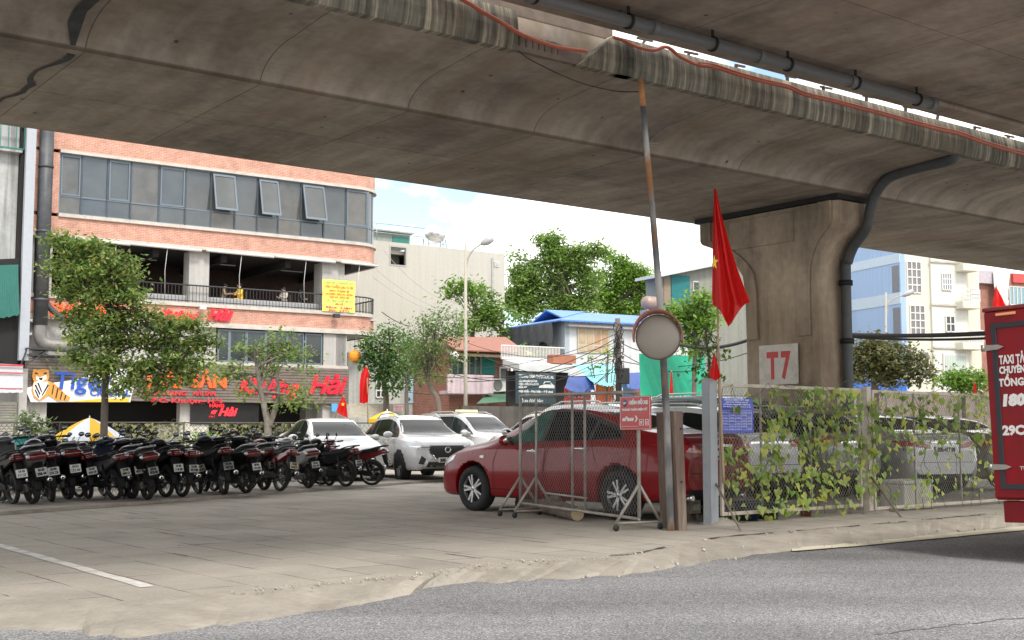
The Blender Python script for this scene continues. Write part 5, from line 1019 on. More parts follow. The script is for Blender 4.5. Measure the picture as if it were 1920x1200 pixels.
tree('big_tree', 'tallest big round crowned green tree rising behind the blue roofed house', 1060, 640, 92, [(976, 567, 23, 17), (997, 520, 19, 14), (1067, 557, 15, 11), (957, 567, 19, 14), (1086, 473, 19, 14), (1079, 490, 25, 18), (1111, 462, 14, 10), (1047, 577, 18, 13), (990, 518, 14, 10), (991, 519, 20, 14), (993, 495, 16, 12), (1033, 477, 14, 10), (1099, 524, 21, 16), (985, 586, 24, 18), (973, 508, 22, 16), (1077, 578, 19, 14), (1098, 540, 17, 13), (1055, 569, 24, 17), (1041, 520, 14, 10), (995, 560, 19, 14), (982, 531, 22, 16), (1071, 504, 19, 14), (1041, 550, 20, 15), (1021, 506, 14, 10), (960, 550, 25, 19), (1056, 502, 16, 12), (1040, 584, 23, 17), (1047, 564, 16, 12), (1042, 579, 20, 15), (1033, 474, 20, 15), (1120, 472, 23, 17), (1096, 570, 22, 17), (1094, 521, 20, 15), (1027, 452, 24, 18), (1052, 477, 20, 14), (1037, 485, 18, 13), (1047, 528, 21, 15), (1033, 449, 16, 12), (983, 535, 24, 18), (1093, 558, 23, 17), (997, 565, 22, 16), (967, 481, 14, 10), (1085, 494, 15, 11), (1062, 499, 15, 11), (980, 529, 16, 12), (1000, 546, 19, 14)], [(1060, 600), (1062, 570), (1055, 530), (1045, 490)], .5, .3, LF_D, density=32, nper=34, spread=.45, seed=13, limbs=34, shell=.6)
tree('big_tree', 'big bright green tree right of the tallest crown behind the blue roof', 1165, 640, 98, [(1211, 587, 14, 11), (1133, 567, 22, 16), (1185, 509, 21, 15), (1180, 537, 16, 11), (1164, 513, 22, 16), (1215, 588, 20, 15), (1165, 499, 14, 10), (1127, 516, 17, 13), (1159, 577, 20, 15), (1175, 498, 14, 10), (1154, 485, 20, 15), (1215, 568, 16, 12), (1205, 570, 22, 16), (1207, 568, 23, 17), (1157, 589, 25, 18), (1140, 556, 22, 16), (1167, 529, 19, 14), (1208, 545, 23, 17), (1157, 575, 24, 18), (1166, 534, 24, 18), (1190, 531, 16, 12), (1154, 550, 16, 12), (1207, 523, 24, 18), (1153, 586, 22, 16), (1170, 528, 21, 16), (1178, 506, 16, 12), (1171, 583, 21, 16), (1132, 565, 22, 16), (1207, 518, 22, 17), (1130, 541, 17, 12)], [(1165, 600), (1163, 560), (1160, 520)], .5, .3, leafm('yellow green leaves', [(.06, .11, .02), (.1, .175, .03), (.16, .25, .05)], .36), density=32, nper=34, spread=.45, seed=14, limbs=26, shell=.6)
tree('leafy_tree', 'bright leafy tree behind the convex mirror and red flag', 1300, 720, 43, [(1290, 580, 34, 18), (1310, 565, 26, 16), (1275, 600, 30, 20), (1315, 610, 26, 30), (1300, 640, 26, 20), (1330, 590, 16, 26), (1262, 585, 14, 12)], [(1302, 690), (1306, 650), (1300, 610)], .1, .2, LF_B, density=60, nper=34, spread=.25, seed=15)
tree('climbing_shrub', 'thin twiggy shrub hanging by the flag pole before the green tarpaulin', 1330, 720, 24, [(1322, 630, 12, 26), (1318, 672, 12, 20), (1335, 660, 12, 24), (1300, 690, 18, 8), (1340, 700, 10, 14)], [(1330, 690), (1325, 650), (1322, 610)], .035, .13, LF_B, density=34, nper=9, spread=.14, seed=16, cat='shrub', droop=1.1)
tree('shade_tree', 'domed brownish green tree before the blue flank of the cream house', 1642, 730, 46, [(1640, 642, 40, 16), (1605, 655, 30, 18), (1670, 655, 36, 16), (1640, 668, 52, 20), (1700, 672, 34, 18), (1605, 685, 30, 20), (1655, 692, 50, 20), (1710, 694, 34, 16), (1735, 708, 18, 8), (1600, 708, 22, 12), (1670, 714, 40, 10)], [(1640, 712), (1643, 700), (1648, 680)], .16, .19, LF_E, density=54, nper=34, spread=.26, seed=17, limbs=24)
tree('shade_tree', 'small vivid green round tree beside the red truck', 1806, 735, 44, [(1790, 708, 26, 16), (1820, 704, 28, 16), (1808, 718, 40, 12), (1775, 715, 14, 9), (1842, 712, 14, 12)], [(1806, 725), (1808, 712)], .09, .17, LF_B, density=70, nper=40, spread=.22, seed=18)
# bushes along the far edge of the yard
def bush(name, label, px, py, D, blobs, leaf, mat, seed, density=44, nper=26, spread=.16, cat='bush', aspect=.5, droop=.4, group=None):
    base = at(px, py, D); base.z = 0; o = thing(name, label, cat, base, 0, group); k = D/FPX; B = []
    for q in blobs: c = at(q[0], q[1], D); B.append(((c.x, c.y, max(.1, c.z)), (q[2]*k, q[2]*k, q[3]*k)))
    C = blob_points(B, density, seed); V, F = leaves(C, nper, spread, leaf, droop, seed=seed, aspect=aspect); npmesh('foliage', V, F, mat, o)
    b = MB(); g = random.Random(seed)
    for i in range(10): p = Vector(C[g.randrange(len(C))]); b.tube([(base.x+g.uniform(-.2, .2), base.y, 0), ((base.x+p.x)/2, p.y, p.z*.6), p], .018, 4, cap=False)
    b.build('stem', BARK, o, world=True); return o
bush('garden_bush', 'pale leafy bush at the left end behind the motorbikes', 60, 850, 33, [(60, 800, 34, 22), (40, 825, 30, 20), (90, 825, 26, 22), (60, 780, 22, 14)], .2, leafm('pale bush leaves', [(.05, .075, .03), (.09, .125, .05), (.15, .18, .09)], .35), 21, aspect=.35, droop=.2)
bush('garden_bush', 'fresh green bush beside the white tiled panel', 375, 850, 34, [(372, 815, 20, 14), (365, 830, 24, 14), (385, 822, 16, 14)], .14, LF_B, 22)
bush('garden_bush', 'low green bush at the foot of the small flag', 630, 820, 44, [(630, 795, 22, 8), (618, 800, 16, 8), (645, 798, 16, 8)], .14, LF_B, 23)
bush('balcony_plant', 'green plant on the annex balcony of the blue roofed house', 985, 680, 55, [(978, 655, 14, 14), (1005, 668, 26, 8), (1020, 660, 14, 12)], .16, LF_B, 24, cat='plant')
bush('roof_plant', 'leafy creeper over the stall roof near the tangled utility pole', 1135, 700, 48, [(1130, 672, 26, 12), (1150, 660, 22, 14), (1120, 690, 24, 8)], .14, LF_B, 25, cat='plant', density=20)
# ================================================================== CARS
def pch(xs, ys):
    """monotone cubic through points"""
    xs = np.array(xs, float); ys = np.array(ys, float); h = np.diff(xs); d = np.diff(ys)/h; m = np.zeros(len(xs)); m[0] = d[0]; m[-1] = d[-1]
    for i in range(1, len(xs)-1):
        if d[i-1]*d[i] > 0: w1, w2 = 2*h[i]+h[i-1], h[i]+2*h[i-1]; m[i] = (w1+w2)/(w1/d[i-1]+w2/d[i])
    def f(x):
        x = np.clip(x, xs[0], xs[-1]); i = min(len(h)-1, max(0, int(np.searchsorted(xs, x, 'right')-1))); t = (x-xs[i])/h[i]
        return float((2*t**3-3*t*t+1)*ys[i]+(t**3-2*t*t+t)*h[i]*m[i]+(-2*t**3+3*t*t)*ys[i+1]+(t**3-t*t)*h[i]*m[i+1])
    return f
TYRE = pm('tyre rubber', (.011, .011, .0115), rough=.8, var=.25, scale=4); ALLOY = pm('alloy rim', (.5, .5, .51), rough=.28, metal=.85, var=.08); CHR = pm('chrome', (.7, .7, .7), rough=.12, metal=1, var=.03)
LMP = pm('clear lamp', (.5, .52, .54), rough=.08, spec=.8, coat=1, var=.3, scale=14); TLR = pm('red lamp', (.32, .012, .012), rough=.12, coat=1, var=.3, scale=10); TLO = pm('amber lamp', (.6, .2, .03), rough=.12, coat=1)
PLATE = pm('number plate white', (.68, .69, .67), rough=.4, var=.05); PLY = pm('number plate yellowed', (.62, .53, .27), rough=.4, var=.06); TXB = pm('plate black', (.015, .015, .015), rough=.6)
CGL = pm('car glass', (.007, .009, .01), rough=.04, var=.3, scale=1.5, spec=.28, coat=0); CGG = pm('car glass with sunshade', (.03, .12, .1), rough=.05, var=.6, scale=2.5, spec=.45, coat=0)
BPL = pm('black plastic', (.02, .02, .021), rough=.6, var=.15); SEAM = pm('shut line', (.008, .008, .008), rough=.9)
def wheel(par, x, y, r, side, w=.2, spokes=10, name='wheel', dark=False):
    o = MB(); o.lathe([(r*.62, -w/2), (r*.9, -w/2), (r*.985, -w*.38), (r, -w*.2), (r, w*.2), (r*.985, w*.38), (r*.9, w/2), (r*.62, w/2), (r*.6, 0), (r*.62, -w/2)], (x, y, r), 'y', 40); t = o.build(name, TYRE, par); rim = MB(); yo = y+side*(w/2-.015); rr = r*.67
    rim.lathe([(rr, -.03*side), (rr*1.02, .0), (rr*.97, .012*side), (rr*.91, -.01*side), (rr*.86, -.05*side)], (x, yo, r), 'y', 40); rim.lathe([(0, .0), (rr*.17, 0), (rr*.2, -.012*side), (rr*.22, -.05*side)], (x, yo, r), 'y', 20)
    for k in range(spokes):
        a = 2*math.pi*(k//2*2+(.28 if k % 2 else -.28)+(0 if k % 2 else 0))/spokes if spokes >= 10 else 2*math.pi*k/spokes; c, s_ = math.cos(a), math.sin(a); wd = .052*r/.32*(.75 if spokes >= 10 else 1.4)
        p0 = Vector((x+c*rr*.15, yo-.015*side, r+s_*rr*.15)); p1 = Vector((x+c*rr*.95, yo-.012*side, r+s_*rr*.95)); rim.bar(p0, p1, wd*.75, .03, up=(0, 1, 0))
    rim.build('rim', ALLOY, t); d = MB(); d.lathe([(0, 0), (rr*.9, 0)], (x, yo-.075*side, r), 'y', 30); d.build('brake_disc', pm('dark hub', (.03, .03, .03), rough=.6, metal=.3), t); return t
class Car:
    def __init__(s, name, label, cat, pos, heading, P, paint, group=None):
        """P: shape table; heading: direction angle of the nose in degrees from +x"""
        s.P = P; s.o = thing(name, label, cat, pos, R(heading), group); s.L = P['L']; s.paint = paint; s.shell()
    def shell(s):
        P = s.P; L = s.L; top = pch(*zip(*P['top'])); belt = pch(*zip(*P['belt'])); bot = pch(*zip(*P['bot'])); hw = pch(*zip(*P['half'])); rw = P['roofw']
        xs = sorted(set([round(-L/2+L*i/90, 4) for i in range(91)]+[-L/2+.004, -L/2+.015, -L/2+.03, L/2-.004, L/2-.015, L/2-.03])); rings = []; SUB = 4
        for x in xs:
            zt, zs, zb, w = top(x), belt(x), bot(x), hw(x); zs = min(zs, zt-.03); g = max(0., min(1., (zt-zs-.05)/.34)); g = g*g*(3-2*g); we = w*.94; wr = we*.86*(1-g)+rw*g*(w/P['W']*2 if x < P['roof0'] else 1)
            wr = min(wr, we*.97); hh = zs-zb; cr = (zt-zs)
            ctl = [(0, zb), (w*.7, zb), (w*.9, zb+.015), (w*.965, zb+.07), (w*.985, zb+hh*.25), (w, zb+hh*.52), (w*.985, zb+hh*.74), (w*.972, zb+hh*.86), (we+.012*w, zs-.02), (we-.02, zs+.012)]
            if g < .02: ctl += [(we*.9, zs+cr*.55), (we*.8, zs+cr*.76), (we*.55, zt-cr*.1), (we*.25, zt-cr*.02), (0, zt)]
            else: ctl += [(we-.02+(wr-we+.02)*.5, zs+.012+(cr-.05)*.5), (wr, zt-.055*g-cr*.18*(1-g)), (wr*.9, zt-.026*g-cr*.08*(1-g)), (wr*.5, zt-.006), (0, zt)]
            pts = []; n = len(ctl)
            for i in range(n-1):
                p0, p1, p2, p3 = [Vector(ctl[max(0, min(n-1, k))]) for k in (i-1, i, i+1, i+2)]
                for j in range(SUB):
                    t = j/SUB; q = .5*((2*p1)+(p2-p0)*t+(2*p0-5*p1+4*p2-p3)*t*t+(3*p1-p0-3*p2+p3)*t**3); pts.append(q)
            pts.append(Vector(ctl[-1])); full = [(x, -q.x, q.y) for q in pts]+[(x, q.x, q.y) for q in pts[-2:0:-1]]; rings.append(full)
        b = MB(); k = len(rings[0])
        for r_ in rings: b.v += r_
        for i in range(len(rings)-1):
            for j in range(k): b.f.append([i*k+j, (i+1)*k+j, (i+1)*k+(j+1) % k, i*k+(j+1) % k]); b.m.append(0); b.sm.append(True)
        b.f += [list(range(k)), [(len(rings)-1)*k+j for j in range(k)][::-1]]; b.m += [0, 0]; b.sm += [False, False]
        o = b.build('body', [s.paint, BPL], s.o); bmx = bmesh.new(); bmx.from_mesh(o.data); s.bvh = BVHTree.FromBMesh(bmx); bmx.free()
        # wheel arches
        cut = MB(); ra = P['r']+.055
        for x in (P['xf'], P['xr']):
            for sd in (-1, 1): cut.lathe([(0, -.18), (ra, -.18), (ra, .18), (0, .18)], (x, sd*(P['W']/2-.08), P['r']+.012), 'y', 40, smooth=False)
        c = cut.build('cutter', BPL); m = o.modifiers.new('b', 'BOOLEAN'); m.object = c; m.operation = 'DIFFERENCE'; m.solver = 'EXACT'; dg = bpy.context.evaluated_depsgraph_get(); me = bpy.data.meshes.new_from_object(o.evaluated_get(dg)); o.modifiers.clear(); o.data = me; me.name = 'body'
        bpy.data.objects.remove(c); me.materials.clear(); me.materials.append(s.paint); me.materials.append(BPL)
        for p in me.polygons:
            cc = p.center; p.material_index = 0
            for x in (P['xf'], P['xr']):
                d = math.hypot(cc.x-x, cc.z-P['r']-.012)
                if d < ra-.002 and abs(cc.y) > P['W']/2-.3: p.material_index = 1; p.use_smooth = False
            if p.normal.z < -.8 and cc.z < .4: p.material_index = 1
        s.body = o; lin = MB(); 
        for x in (P['xf'], P['xr']):
            for sd in (-1, 1):
                wheel(s.o, x, sd*(P['W']/2-.115), P['r'], sd, P.get('tw', .2), P.get('spokes', 10)); vs = []; n = 24; rr = ra
        s.W2 = P['W']/2
    def patch(s, poly, view, mat, name, off=.004, res=.07, thick=0., par=None, smooth=True):
        """lay a flat outline onto the body along a view direction: 'L','R' (x,z), 'F','B' (y,z), 'T' (x,y) or an angle in degrees round z (u,z)"""
        if view in 'LR' if isinstance(view, str) else False:
            sg = 1 if view == 'L' else -1; f = lambda a, c: (Vector((a, sg*3, c)), Vector((0, -sg, 0)))
        elif view == 'F': f = lambda a, c: (Vector((5, a, c)), Vector((-1, 0, 0)))
        elif view == 'B': f = lambda a, c: (Vector((-5, a, c)), Vector((1, 0, 0)))
        elif view == 'T': f = lambda a, c: (Vector((a, c, 4)), Vector((0, 0, -1)))
        else:
            t = R(view); dv = Vector((-math.cos(t), -math.sin(t), 0)); uv = Vector((-math.sin(t), math.cos(t), 0)); f = lambda a, c: (uv*a+Vector((0, 0, c))-dv*5, dv)
        bm = bmesh.new(); vv = [bm.verts.new((p[0], p[1], 0)) for p in poly]; es = [bm.edges.new((vv[i], vv[(i+1) % len(vv)])) for i in range(len(vv))]
        bmesh.ops.triangle_fill(bm, edges=es, use_beauty=True)
        for it in range(5):
            lo = [e for e in bm.edges if e.calc_length() > res]
            if not lo: break
            bmesh.ops.subdivide_edges(bm, edges=lo, cuts=1); bmesh.ops.triangulate(bm, faces=bm.faces)
        ok = True; nrm = {}
        for v in bm.verts:
            p, d = f(v.co.x, v.co.y); h = s.bvh.ray_cast(p, d)
            if h[0] is None: h = s.bvh.find_nearest(p+d*3.2)
            n = h[1] if h[1].dot(d) < 0 else -h[1]; v.co = h[0]+n*off
        b = MB(); b.addbm(bm, 0, smooth); bm.free(); o = b.build(name, mat, par or s.o, fixn=False)
        me = o.data; ctr = f(poly[0][0], poly[0][1])[1]; 
        if sum(p.normal.dot(-ctr)*p.area for p in me.polygons) < 0: me.flip_normals()
        return o
    def line(s, pts, view, w=.008, mat=None, name='shut_line', off=.003):
        out = []
        for (a, b_) in zip(pts[:-1], pts[1:]):
            d = Vector((b_[0]-a[0], b_[1]-a[1])).normalized(); q = Vector((-d.y, d.x))*w/2; out.append([(a[0]+q.x, a[1]+q.y), (b_[0]+q.x, b_[1]+q.y), (b_[0]-q.x, b_[1]-q.y), (a[0]-q.x, a[1]-q.y)])
        os_ = [s.patch(p, view, mat or SEAM, name, off, .12) for p in out]
        return join_into(os_[0], os_[1:]) if len(os_) > 1 else os_[0]
    def dlo(s, polys, mat=CGL, sides='LR', mats=None):
        for sd in sides:
            for i, p in enumerate(polys): s.patch(p, sd, (mats or {}).get(i, mat), 'side_window', .004)
    def mirrors(s, x, z, mat=None):
        for sd in (-1, 1):
            y = sd*s.hw(x); b = MB(); b.ball((x-.02, y+sd*.12, z), (.075, .115, .075), nu=16, nv=10); o = b.build('wing_mirror', mat or s.paint, s.o); g = MB(); g.bar((x-.01, y-sd*.03, z-.05), (x-.01, y+sd*.06, z-.04), .05, .03); g.build('stalk', BPL, o); g = MB(); g.ball((x-.075, y+sd*.12, z), (.02, .095, .058), nu=12, nv=8); g.build('mirror_glass', CHR, o)
    def hw(s, x): h = s.bvh.ray_cast(Vector((x, 3, .85)), Vector((0, -1, 0))); return h[0].y if h[0] else s.P['W']/2
    def handles(s, pts, mat=CHR):
        for sd in (-1, 1):
            for x, z in pts:
                h = s.bvh.ray_cast(Vector((x, sd*3, z)), Vector((0, -sd, 0)))
                if h[0] is None: continue
                y = h[0].y; b = MB(); b.bbox(x-.1, y-.012, z-.014, x+.1, y+.012, z+.014, .01); b.v = [(vx, vy+sd*.03, vz) for vx, vy, vz in b.v]; o = b.build('door_handle', mat, s.o); b = MB(); b.ball((x-.01, y+sd*.002, z-.008), (.085, .012, .035), nu=14, nv=8); b.build('handle_cup', mat, o)
    def plate(s, x, z, txt, back=True, w=.47, h=.11, mat=PLATE, two=False):
        sx = -1 if back else 1; b = MB(); b.bbox(-.008, -w/2, -h/2, .008, w/2, h/2, .004); o = b.build('number_plate', mat, s.o); o.location = (x, 0, z); rot = (math.pi/2, 0, -math.pi/2) if back else (math.pi/2, 0, math.pi/2); dx = sx*.0095
        if two: a, c = txt.split(); text(a, h*.5, TXB, o, (dx, 0, h*.08), rot, 'plate_text', .001, align='CENTER', width=w*.62, bold=.004); text(c, h*.5, TXB, o, (dx, 0, -h*.42), rot, 'plate_text', .001, align='CENTER', width=w*.8, bold=.004)
        else: text(txt, h*.9, TXB, o, (dx, 0, -h*.33), rot, 'plate_text', .001, align='CENTER', width=w*.86, bold=.006)
        return o
def shape(L, W, H, xf, xr, r, top, belt, bot, half, roofw, roof0, **k): return dict(L=L, W=W, H=H, xf=xf, xr=xr, r=r, top=top, belt=belt, bot=bot, half=half, roofw=roofw, roof0=roof0, **k)
def vnorm(xs, L): return xs
SEDAN = shape(4.58, 1.795, 1.45, 1.35, -1.35, .318,
    [(-2.29, .82), (-2.25, 1.0), (-2.12, 1.1), (-1.72, 1.13), (-1.5, 1.165), (-.95, 1.375), (-.45, 1.445), (0, 1.455), (.2, 1.43), (.55, 1.315), (1.0, 1.075), (1.16, 1.01), (1.6, .925), (2.0, .81), (2.22, .67), (2.29, .55)],
    [(-2.29, .76), (-2.2, .93), (-1.6, .97), (-.8, .955), (.3, .915), (1.1, .89), (1.5, .85), (2.0, .74), (2.29, .47)],
    [(-2.29, .4), (-2.2, .31), (-1.9, .24), (-1.0, .2), (1.0, .2), (1.9, .2), (2.2, .22), (2.29, .3)],
    [(-2.29, .66), (-2.24, .76), (-2.1, .83), (-1.7, .88), (-1.2, .897), (0, .885), (1.1, .895), (1.6, .88), (1.95, .82), (2.15, .72), (2.26, .56), (2.29, .45)], .565, -1.0, spokes=10)
CUV = shape(4.28, 1.765, 1.53, 1.27, -1.3, .335,
    [(-2.14, .8), (-2.1, 1.0), (-1.98, 1.12), (-1.75, 1.3), (-1.45, 1.46), (-.8, 1.53), (-.2, 1.535), (.15, 1.49), (.55, 1.32), (.98, 1.1), (1.2, 1.05), (1.6, .99), (1.9, .92), (2.06, .8), (2.12, .66), (2.14, .55)],
    [(-2.14, .74), (-2.02, 1.0), (-1.4, 1.03), (0, .985), (.9, .97), (1.4, .94), (1.8, .87), (2.02, .74), (2.14, .5)],
    [(-2.14, .42), (-2.0, .33), (-1.0, .24), (1.0, .24), (1.9, .25), (2.14, .36)],
    [(-2.14, .68), (-2.05, .8), (-1.7, .868), (0, .86), (1.1, .882), (1.6, .86), (1.9, .78), (2.06, .64), (2.14, .48)], .565, -1.2, spokes=10, tw=.215)
SUV = shape(4.65, 1.86, 1.68, 1.4, -1.38, .355,
    [(-2.32, .85), (-2.29, 1.1), (-2.18, 1.25), (-1.98, 1.48), (-1.7, 1.62), (-.9, 1.68), (0, 1.68), (.3, 1.63), (.7, 1.44), (1.12, 1.2), (1.3, 1.15), (1.8, 1.08), (2.1, .98), (2.24, .84), (2.3, .7), (2.32, .58)],
    [(-2.32, .8), (-2.25, 1.06), (-1.5, 1.1), (0, 1.06), (.9, 1.04), (1.5, 1.0), (2.0, .9), (2.25, .74), (2.32, .52)],
    [(-2.32, .48), (-2.2, .36), (-1.0, .27), (1.0, .27), (2.0, .27), (2.32, .38)],
    [(-2.32, .78), (-2.27, .84), (-2.0, .9), (-1.0, .928), (0, .91), (1.2, .925), (1.8, .89), (2.1, .79), (2.26, .62), (2.32, .5)], .63, -1.7, spokes=10, tw=.23)
def paint(name, c, metal=.0, rough=.3, var=.03): return pm(name, c, rough=rough, metal=metal, var=var, coat=1.0, spec=.5, scale=2)
RED_P = pm('deep red car paint', (.20, .002, .006), rough=.3, var=.03, coat=.35, spec=.3, scale=2); WHT_P = paint('white car paint', (.52, .52, .515)); SIL_P = paint('silver car paint', (.42, .42, .41), .5, .3); GRY_P = paint('grey car paint', (.15, .15, .15), .5, .32); BLK_P = paint('black car paint', (.012, .012, .013)); SIL2 = paint('pale silver car paint', (.54, .54, .52), .35, .3)
tu = lambda u, n: Vector((u*math.cos(R(38.4))-n*math.sin(R(38.4)), u*math.sin(R(38.4))+n*math.cos(R(38.4)), 0))
HN = 38.4+90       # nose pointing away from the road
# ---- red sedan, the nearest
c = Car('red_sedan', 'dark red sedan parked behind the wheeled mesh barrier', 'car', (0, 0, 0), 0, SEDAN, RED_P)
fA, rA = atz(900, 958, 0), atz(1160, 975, 0); dv = (fA-rA).normalized(); hd = math.degrees(math.atan2(dv.y, dv.x)); mid = (fA+rA)/2
nr = Vector((dv.y, -dv.x, 0))      # towards the right hand side of the car
side = Vector((-dv.y, dv.x, 0))
pos = mid-side*.79; pos.z = 0; c.o.location = pos; c.o.rotation_euler = (0, 0, R(hd)); c.o.matrix_basis = Matrix.Translation(pos) @ Matrix.Rotation(R(hd), 4, 'Z')
def sedan_trim(c, plate='89A-123.45', glass={}, badge=True):
    fr = [(.98, .965), (.42, .985), (.36, 1.0), (.30, 1.375), (.52, 1.32), (.8, 1.165)]; fd = [(.68, .97), (.1, .985), (.05, 1.385), (.12, 1.385), (.28, 1.345), (.5, 1.215)]
    rd = [(.03, .988), (-.78, 1.01), (-.8, 1.26), (-.5, 1.37), (-.02, 1.39)]; qt = [(-.84, 1.012), (-1.32, 1.04), (-1.2, 1.13), (-.86, 1.235)]
    for sd in 'LR':
        c.patch([(.78, .955), (-1.36, 1.022), (-1.22, 1.16), (-.84, 1.295), (-.45, 1.385), (.0, 1.41), (.16, 1.39), (.42, 1.275)], sd, BPL, 'window_surround', .003)
        for nm, p in (('front', fd), ('rear', rd), ('quarter', qt)):
            k = glass.get(nm, CGL); c.patch(p, sd, k, 'side_window', .006)
        c.line([(-1.4, 1.03), (-1.22, 1.175), (-.84, 1.31), (-.45, 1.4), (0, 1.425), (.17, 1.41), (.45, 1.295)], sd, .012, CHR, 'chrome_trim', .006)
        c.line([(.84, .95), (.92, .7), (.9, .34)], sd); c.line([(-.03, .975), (-.06, .7), (-.02, .3)], sd); c.line([(-.86, 1.0), (-.97, .76), (-.98, .7)], sd); c.line([(.98, .33), (-.9, .31)], sd, .012)
        c.line([(2.0, .64), (1.3, .78), (.3, .79), (-1.0, .86), (-2.0, .87)], sd, .006, c.paint, 'crease', .003)
    c.patch([(-.62, 1.04), (.62, 1.04), (.55, 1.2), (.5, 1.36), (-.5, 1.36), (-.55, 1.2)], 'F', CGL, 'windscreen', .004); c.patch([(-.62, 1.16), (.62, 1.16), (.53, 1.25), (.46, 1.38), (-.46, 1.38), (-.53, 1.25)], 'B', CGL, 'rear_window', .004)
    for sd, sg in (('L', 1), ('R', -1)):
        ang = 40*sg; c.patch([(-sg*1.2, .66), (-sg*1.18, .60), (-sg*.95, .59), (-sg*.72, .63), (-sg*.52, .72), (-sg*.5, .79), (-sg*.75, .73), (-sg*1.0, .69)], ang, LMP, 'headlight', .005)
        c.patch([(sg*.32, .83), (sg*.78, .88), (sg*.84, .97), (sg*.5, .945), (sg*.34, .9)], 'B', TLR, 'tail_light', .006); c.patch([(-1.98*1, .87), (-2.2, .87), (-2.2, .955), (-1.94, .965)], sd, TLR, 'tail_light', .006)
    c.patch([(-.4, .33), (.4, .33), (.48, .5), (.42, .62), (-.42, .62), (-.48, .5)], 'F', BPL, 'grille', .006); c.patch([(-.6, .3), (.6, .3), (.62, .4), (-.62, .4)], 'B', BPL, 'rear_diffuser', .006)
    c.line([(-.3, .94), (.3, .94)], 'B', .03, CHR, 'boot_trim', .01); c.line([(-.8, .6), (.8, .6)], 'B', .008)
    c.line([(-.62, 1.1), (-.8, .82), (-.72, .68)], 'B', .008); c.line([(.62, 1.1), (.8, .82), (.72, .68)], 'B', .008)
    c.mirrors(.6, 1.0); c.handles([(.16, .86), (-.72, .9)])
    h = c.bvh.ray_cast(Vector((-5, 0, .8)), Vector((1, 0, 0))); c.plate(h[0].x-.012, .82, plate, True)
    b = MB(); b.lathe([(.045, 0), (.055, .006), (.062, 0)], (h[0].x+.01, 0, .975), 'x', 20); b.build('badge_ring', CHR, c.o)
    for x in (-.55, .55): b = MB(); b.tube([(-2.28, x, .3), (-2.1, x, .3)], .035, 10); b.build('exhaust_tip', CHR, c.o)
sedan_trim(c, '89A-036.12', {'front': CGG})
c.patch([(1.12, .79), (1.2, .785), (1.2, .755), (1.12, .75)], 'L', LMP, 'side_repeater', .008)
